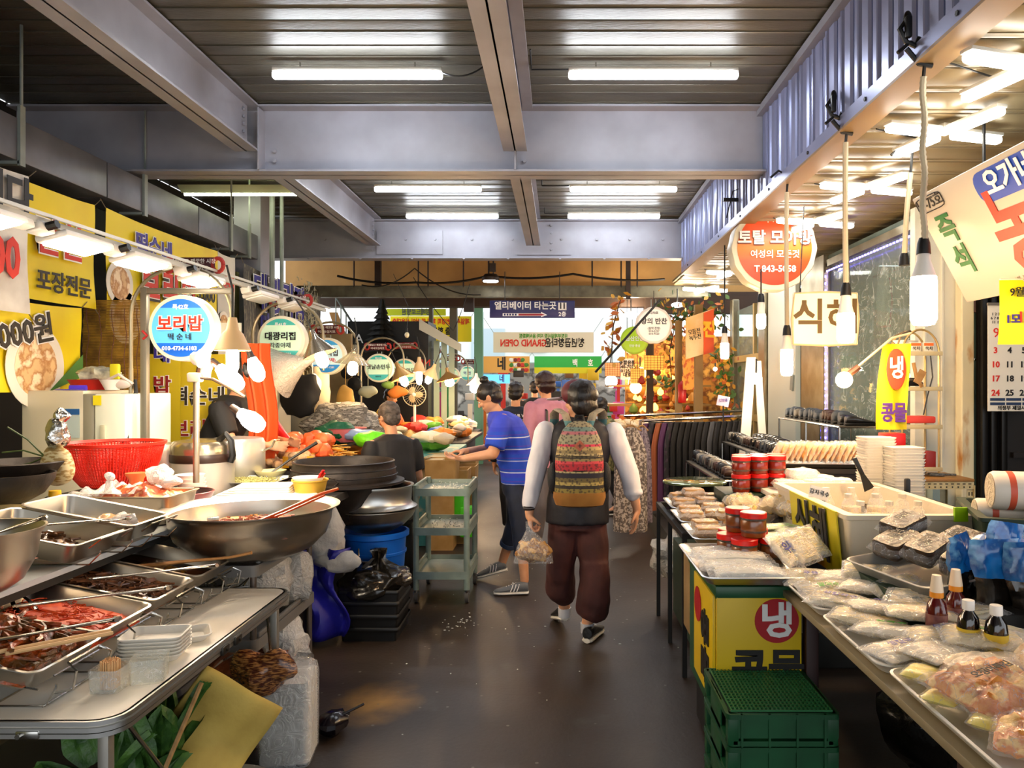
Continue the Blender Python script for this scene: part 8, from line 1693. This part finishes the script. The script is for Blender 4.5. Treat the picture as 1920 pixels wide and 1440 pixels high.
# ================================================================ beyond the hall
b = B(); b.box((0, 24, -.06), (40, 20, .1)); struct('street_ground', b, M('pale paving', 'a8a49a', .7))
for lb, px0, px1, py0, py1, Y, mat_, lines in (
    ('pale street banner with mirrored green, black and red lettering', 925, 1113, 623, 661, 15.5, M('banner white', 'e8e4d0', .6), (('의정부제일시장 지하 음식백화점', .1, .3, M('green ink', '3f9a28', .5), 0), ('청년곱창타운', .2, -.02, INKK, .42), ('GRAND OPEN', .2, -.02, INKR, -.4))),
    ('yellow green hospital banner with mirrored lettering', 725, 836, 579, 592, 15, M('lime banner', 'c4d81c', .6), (('성베드로병원', .14, 0, M('banner grey', '5a6a5a', .5), 0),)),
    ('bright yellow notice banner with mirrored lettering above the kiosk', 732, 884, 593, 641, 15.2, M('banner yellow', 'f0dc14', .6), (('제일시장 번영회 회원 및 상인 신용대출', .13, .28, INKR, 0), ('대출 한도 1억', .17, -.1, INKK, .2))),
    ('orange banner with dark lettering and vegetable photo', 905, 993, 668, 699, 16.3, M('banner orange', 'e8a850', .6), (('네', .3, 0, INKK, -.1),)),
    ('green and yellow striped banner with two white letters', 1002, 1128, 668, 700, 16, bands('green yellow banner', [(0, 'e0d81c'), (.34, '28b048')], 'Z', (-.18, .18), .6), (('백', .17, .03, INKW, .15), ('호', .17, .03, INKW, .48))),
    ('light blue lit sign with one dark blue letter under the orange banner', 905, 956, 702, 719, 15.8, M('sky lit sign', '5cc0f0', .4, em=.5), (('네', .17, 0, INKB, .12),))):
    a = P(px0, py0, Y); c = P(px1, py1, Y); w = c.x - a.x; h = a.z - c.z; t = thing('street_banner', lb, 'banner', ((a.x + c.x) / 2, Y, (a.z + c.z) / 2))
    b = B(); b.box((0, 0, 0), (w, .02, h)); mk('cloth', b, mat_, t, False)
    for s, sz, z, m_, x in lines: text(s, sz * (1 if 'mirrored' in lb else 1), m_, (x * (w / 2 if 'mirrored' in lb else 1), -.014, z * (h if abs(z) > .05 else 1)), parent=t, bold=.03, mirror='mirrored' in lb, sx=.75)
    b = B(); b.cyl((-w / 2, 0, h / 2), (-w / 2 - .2, 0, h / 2 + .3), .005, seg=5); b.cyl((w / 2, 0, h / 2), (w / 2 + .2, 0, h / 2 + .3), .005, seg=5); mk('tie', b, GREYP, t, kind='stuff')
    if 'vegetable' in lb:
        for k in range(14): b = B(); b.ell((.12 + (k % 5) * .08, -.016, -.12 + (k // 5) * .11), (.055, .004, .045), 12, 6, nz=.3, ns=20, sd=k); mk('printed_vegetable', b, M('veg ' + str(k % 4), ['c8281c', '3a7a24', 'e8e0d0', '7a1a14'][k % 4], .5), t)
b = B(); b.box((-1.63, 15, 1.6), (.17, .17, 3.4)); struct('green_column', b, M('green column', '5f9a84', .5)); b = B(); b.box((-2.05, 14.4, 1.6), (.14, .14, 3.2)); struct('grey_column', b, M('grey column', '5a5a50', .5)); b = B(); b.box((-2.45, 14.2, 1.9), (.07, .1, 2.6)); struct('thin_column', b, M('grey column', '5a5a50', .5))
BLDW = M('pale facade', 'e4e6e2', .7)
t = thing('building', 'pale building across the street seen through the way out', 'building', (0, 27, 0))
b = B(); b.box((-2, 1, 2.1), (9, 2, 4.2)); mk('wall', b, BLDW, t, False)
for x in (-4.5, -2.6): b = B(); b.box((x, -.03, 3.0), (1.2, .06, 1.2)); w_ = mk('window', b, M('pale window', 'b8c8d0', .3), t, False)
b = B(); b.box((-.9, -.05, 3.0), (.8, .06, .5)); mk('brick_patch', b, M('brick', 'a85a44', .7), t, False)
b = B(); b.box((0, -.6, 2.3), (10, 1.2, .1)); mk('awning', b, M('grey green awning', '8aa898', .5), t, False)
# shopfronts at street level
b = B(); b.box((0, 18, 1.0), (9, .2, 2.2)); struct('wall_street', b, M('street shop wall', '9a9a94', .6, n=(2, 'd0ccc4', .45, .6, '4a4844', .5)))
q = random.Random(17)
SC = [('red', 'c8281c'), ('pink', 'e04a9a'), ('white', 'ece8e0'), ('green', '2c8a3c'), ('blue', '3a6ac0'), ('yellow', 'e8c01c'), ('orange', 'e8781c'), ('dark', '1c1a1c'), ('brown', '7a4a2a')]
for k in range(64):
    x = q.uniform(-2.6, 2.2); y = q.uniform(14.5, 17.6); z = q.choice([.3, .6, .85, 1.1, 1.35, 1.6, 1.8]); c_ = SC[k % 9]; b = B(); s = q.uniform(.1, .24)
    b.box((x, y, z), (s, s * .6, s * q.uniform(.6, 1.2)), rz=q.uniform(-.3, .3), bev=.012); b.box((x, y, z / 2 - s * .3), (s * .5, s * .3, max(.02, z - s)))
    solo('street_goods', b, M('goods ' + c_[0], c_[1], .5), f"{c_[0]} goods {'low' if z < .7 else 'at chest height' if z < 1.4 else 'high'} before the street shops, {['far left', 'left', 'middle left', 'middle right', 'right', 'far right'][min(5, int((x + 2.6) / .8))]}", 'goods', c_[0] + ' street goods')
# black kiosk, tree, stair at far left
t = thing('kiosk', 'black kiosk with slanting pale roof edge and glass side', 'kiosk', tuple(P(752, 0, 12.6)[:2]) + (0,))
b = B(); b.box((-.2, .3, 1.6), (1.35, .8, 2.1)); mk('kiosk_wall', b, BLACK, t, False)
b = B(); b.poly([(.35, -.12, 2.68), (.95, .5, 2.3), (.95, .5, 2.16), (.35, -.12, 2.5)], .12, (0, -1, 0)); mk('roof_edge', b, M('pale roof edge', 'a8a898', .5), t, False)
for k in range(3): b = B(); b.box((.55 + k * .13, .3, 1.6), (.1, .02, 1.5)); mk('glass_pane', b, M('pale glass', '9ab0a4', .2), t, False)
text('A', .22, INKW, (-.68, -.115, 2.35), parent=t); text('NE', .16, INKR, (.42, -.115, 1.95), parent=t, mirror=True)
t = thing('dark_tree', 'dark artificial fir tree standing on the kiosk', 'tree', tuple(P(717, 660, 12.2)))
b = B()
for k in range(9): b.lathe([(.30 - .03 * k, k * .09), (.03, k * .09 + .14)], (0, 0, 0), 16, wob=.25)
b.cyl((0, 0, -.1), (0, 0, .2), .02); mk('foliage', b, M('dark fir', '0c0f0c', .8), t)
t = thing('clear_bulb', 'unlit clear bulb dangling before the black kiosk', 'lamp', tuple(P(763, 628, 11)))
b = B(); b.ell((0, 0, 0), (.035, .035, .045)); mk('glass', b, M('clear bulb glass', 'd8d0a8', .1, coat=1), t); b = B(); b.cyl((0, 0, .04), (0, 0, .1), .015); b.tube([(0, 0, .1), (.03, 0, .4), (-.2, 0, .9)], .004, 5); mk('cord', b, CAB, t)
t = thing('stair_railing', 'steel stair railing rising left of the kiosk', 'railing', tuple(P(668, 650, 12.8)))
p0, p1 = Vector((-.35, 0, .75)), Vector((.35, 0, -.35))
for dz in (0, .0): b = B(); b.cyl(p0 + Vector((0, 0, .1)), p1 + Vector((0, 0, .1)), .02, seg=8); mk('handrail', b, GREYP, t)
for k in range(9): b = B(); q_ = p0.lerp(p1, k / 8); b.cyl(q_ - Vector((0, 0, .6)), q_ + Vector((0, 0, .1)), .012, seg=6); mk('baluster', b, GREYP, t)
b = B(); b.poly([(-.5, .1, .6), (-.36, .1, .6), (.15, .1, -.7), (-.05, .1, -.7)], .04, (0, 1, 0)); mk('stair_side', b, M('tan board', 'a8783c', .6), t, False)
b = B(); b.box((-3.8, 13.7, 1.2), (1.4, .1, 2.4)); struct('wall_stair', b, M('brown stair wall', '4a3a28', .7))
for k in range(2): b = B(); b.box((P(640 + k * 34, 600, 14).x, 14, 2.8), (.24, .03, .4)); struct('window_%d' % (k + 3), b, M('bright window', 'f4f8f0', .5, em=1.2))
# ---- warm lantern shop, signs and garlands on the right
def rsign(label, px, py, Y, r, col, lines, em=.12, scal=0): 
    return round_sign(label, px, py, Y, r, M('face ' + col, col, .4, em=em), lines, M('rim ' + col, col, .4), thick=.08, hang=.2, g=None, scallop=scal)
rsign('cream scalloped round sign with black brush lettering', 1226, 610, 9.5, .235, 'f0e4d4', [('나73호', .17, .66, INKK, .02), ('왕의 반찬', .36, .2, INKK, .02), ('(설악 찬방)\n010-2257\n010-7523', .15, -.32, INKK, .01)], .2, .015)
rsign('lime green round sign below the cream one', 1190, 638, 10.6, .2, 'a8c81c', [('금산인삼', .36, .1, INKW, .02), ('인삼·홍삼', .2, -.4, INKW, .01)], .1)
b = B(); b.cyl((1.25, 9.3, 2.65), (.45, 9.5, 1.75), .016, seg=6); solo('dark_pole', b, CAB, 'dark slanting pole before the lime round sign', 'pole')
for k, (px, py, w, h, Y, lb, col, tx) in enumerate(((1148, 693, .22, .2, 11.2, 'orange lattice shade beside the white number card', 'e8a060', None), (1176, 692, .2, .32, 11.4, 'white card with phone numbers among the lattice shades', 'e4e0dc', '종합유통\n540-7075\n0125-9\n대호'), (1226, 680, .27, .2, 10.4, 'yellow lattice paper shade over the lantern shop', 'f0b040', None), (1195, 705, .2, .22, 11, 'golden lattice shade beside the glowing lamps', 'f0b850', None))):
    t = thing('lattice_shade' if not tx else 'number_card', lb, 'shade' if not tx else 'card', tuple(P(px, py, Y)))
    b = B(); b.box((0, 0, 0), (w, .05 if not tx else .01, h)); mk('panel', b, M('lattice ' + col, col, .6, em=.35 if not tx else 0), t, False)
    if tx: text(tx, .07, INKK, (0, -.01, 0), parent=t, bold=.03, gap=.9)
    else:
        b = B()
        for i in range(7): b.box((-w / 2 + w * i / 6, -.028, 0), (.005, .005, h)); b.box((0, -.028, -h / 2 + h * i / 6), (w, .005, .005))
        mk('lattice', b, M('lattice brown', 'a8501c', .6), t, kind='stuff')
    b = B(); b.cyl((0, 0, h / 2), (0, 0, h / 2 + .9), .005, seg=5); mk('cord', b, CAB, t)
t = thing('food_banner', 'orange and cream food banner slanting above the lantern shop doorway', 'banner', tuple(P(1314, 628, 9.2)), rot=(0, .0, .5))
b = B(); b.poly([(-.22, 0, .2), (.2, 0, .33), (.2, 0, -.2), (-.22, 0, -.3)], .02, (0, 1, 0)); mk('panel', b, M('cream orange', 'f0b868', .5, n=(3, 'f8d8a0'), em=0), t, False)
b = B(); b.poly([(.04, -.004, .27), (.2, -.004, .33), (.2, -.004, -.2), (.04, -.004, -.245)], .004, (0, -1, 0)); mk('orange_part', b, M('banner deep orange', 'e8581c', .5), t, False)
text('전', .22, M('letter yellow', 'f8c020', .5), (.12, -.014, .06), parent=t, bold=.04); text('모듬전\n녹두전', .07, INKK, (-.1, -.01, .0), (PI / 2, -.2, 0), t)
t = thing('lower_food_banner', 'lower yellow food poster on the doorway post', 'poster', tuple(P(1291, 700, 9.2)), rot=(0, 0, .5)); b = B(); b.box((0, 0, 0), (.16, .02, .4)); mk('panel', b, M('poster amber', 'e8a440', .5, n=(14, 'c85a28', .5, .6), em=0), t, False)
b = B(); b.box((1.75, 9.45, 1.3), (.1, .1, 2.6)); b.box((1.5, 9.45, 1.2), (.08, .08, 2.4)); solo('wooden_posts', b, M('doorway wood', '8a6a34', .6), 'amber wooden doorway posts under the food banner', 'post', kind='stuff')
b = B(); b.box((2.3, 12.6, 1.2), (2.4, .1, 2.4)); struct('wall_lantern_shop', b, M('amber shop wall', 'c8842c', .6, n=(5, 'f0b450', .4, .6, '7a4416', .5)))
q = random.Random(9); LANT = [M('amber glow', 'ffb84a', .4, em=3.2), M('gold goods', 'c8882c', .5), M('dark wood goods', '4a2812', .5), M('red goods', '9a2414', .5), M('plant green', '4a6a20', .6)]
names = [('amber_lantern', 'glowing amber lantern'), ('gilt_ornament', 'gilt ornament'), ('wooden_ornament', 'dark wooden ornament'), ('red_ornament', 'dark red ornament'), ('potted_plant', 'small green plant')]
for k in range(70):
    i = q.choice([0, 0, 1, 1, 1, 2, 3, 4]); p = P(q.uniform(1185, 1300), q.uniform(690, 790), q.uniform(10.8, 12.3)); s = q.uniform(.03, .08); b = B(); b.lathe([(s * .4, -s), (s, -s * .5), (s * .9, s * .4), (s * .4, s), (s * .2, s * 1.3)], tuple(p), 12, cap0=True, cap1=True)
    solo(names[i][0], b, LANT[i], f"{'large' if s > .055 else 'small'} {names[i][1]} of the lantern shop, {['lowest', 'lower', 'middle', 'upper', 'top'][min(4, int((p.z - .95) / .2))]} shelf, {['aisle end', 'aisle half', 'centre', 'wall half', 'wall end'][min(4, max(0, int((p.x - 1.05) / .22)))]}", 'ornament', names[i][1] + 's in the lantern shop')
for z in (1.05, 1.35, 1.65): b = B(); b.box((1.55, 12.0, z - .08), (1.6, .8, .03)); solo('shop_shelf', b, M('doorway wood', '8a6a34', .6), f"{['lower', 'middle', 'upper'][int((z - 1.0) / .3)]} wooden shelf of the lantern shop", 'shelf')
stall('pink fronted counter of the lantern shop', .75, 1.85, 9.6, 11.2, 1.02, M('pink counter', 'e8a898', .6))
b = B(); b.box((1.25, 9.58, .93), (.16, .01, .2)); solo('teal_cloth', b, M('teal cloth', '3a9a94', .7), 'teal cloth on the pink counter front', 'cloth')
for k in range(14):
    x = .8 + (k % 7) * .15; y = 9.7 + (k // 7) * .5; b = B(); b.ell((x, y, 1.07), (.09, .1, .05), 12, 8, nz=.5, ns=18, sd=k); solo('food_bag', b, M('pale snack', 'e8c890', .5, n=(20, 'f8ecd0')), f"pale snack bag on the warm lit counter, {['front', 'back'][k // 7]} row, {ordn[k % 7]} from the aisle", 'bag', 'snack bags on the warm lit counter')
heap('golden noodles glistening under the counter lamps', 'noodle_heap', 1.5, 9.9, 1.06, .7, .5, .2, YNOOD, 41, 'strips', 'food')
# leaf garlands
LF = [M('autumn leaf', 'a8581c', .6), M('green leaf', '3a5a20', .6), M('ochre leaf', 'c8942c', .6)]
def garland(label, pts, n, seed, spread=.12, cols=(0, 1, 2), s=.05):
    t = thing('leaf_garland', label, 'garland', tuple(pts[0])); q = random.Random(seed); P0 = Vector(pts[0])
    b = B(); b.tube([Vector(p) - P0 for p in pts], .008, 5); mk('stem', b, M('brown stem', '3a2412', .7), t); lf = None
    for k in range(n):
        u = q.uniform(0, len(pts) - 1.001); i = int(u); c = Vector(pts[i]).lerp(Vector(pts[i + 1]), u - i) - P0
        if lf is None or k < 6: b = B(); b.poly([(0, -1 * s, 0), (.5 * s, -.3 * s, .1 * s), (.4 * s, .4 * s, 0), (0, s, .15 * s), (-.4 * s, .4 * s, 0), (-.5 * s, -.3 * s, .1 * s)], .002, (0, 0, 1)); o = lf = mk('leaf', b, LF[cols[k % len(cols)]], t)
        else: o = t.children[1 + k % 6].copy(); C.objects.link(o)
        o.location = c + Vector((q.gauss(0, spread), q.gauss(0, spread * .6), q.gauss(0, spread))); o.rotation_euler = (q.uniform(0, 6), q.uniform(0, 6), q.uniform(0, 6))
garland('thick garland of autumn leaves along the soffit end', [tuple(P(1240, 590, 10)), tuple(P(1290, 600, 9.8)), tuple(P(1360, 585, 9.6))], 170, 1, .12)
garland('hanging garland of green and brown leaves beside the steel pillar', [tuple(P(1350, 660, 9.0)), tuple(P(1362, 720, 9.0)), tuple(P(1368, 780, 9.0))], 110, 2, .07)
garland('sparse twig with orange leaves before the bright opening', [tuple(P(1165, 555, 9.6)), tuple(P(1150, 610, 9.6)), tuple(P(1145, 680, 9.6))], 40, 3, .06, (0, 2), .06)
garland('dark leafy vine on the far doorway column', [tuple(P(1270, 590, 10.6)), tuple(P(1255, 660, 10.6)), tuple(P(1262, 740, 10.6))], 110, 4, .09, (1, 2, 0))
b = B(); b.box((1.32, 11.0, 1.2), (.1, .1, 2.5)); struct('dark_post', b, M('dark timber', '3a2a18', .7))
b = B(); b.lathe([(0, 0), (.05, 0), (.055, .02), (.055, .22), (.03, .26), (.0, .28)], tuple(P(1279, 755, 9.4)), 16); solo('fire_extinguisher', b, M('extinguisher red', 'c81c14', .3), 'red canister hung at the far doorway post', 'canister')
if bpy.data.scenes.get('bake'): bpy.data.scenes.remove(bpy.data.scenes['bake'])
q_ = _T['text']; c_ = q_.data; bpy.data.objects.remove(q_); bpy.data.curves.remove(c_)
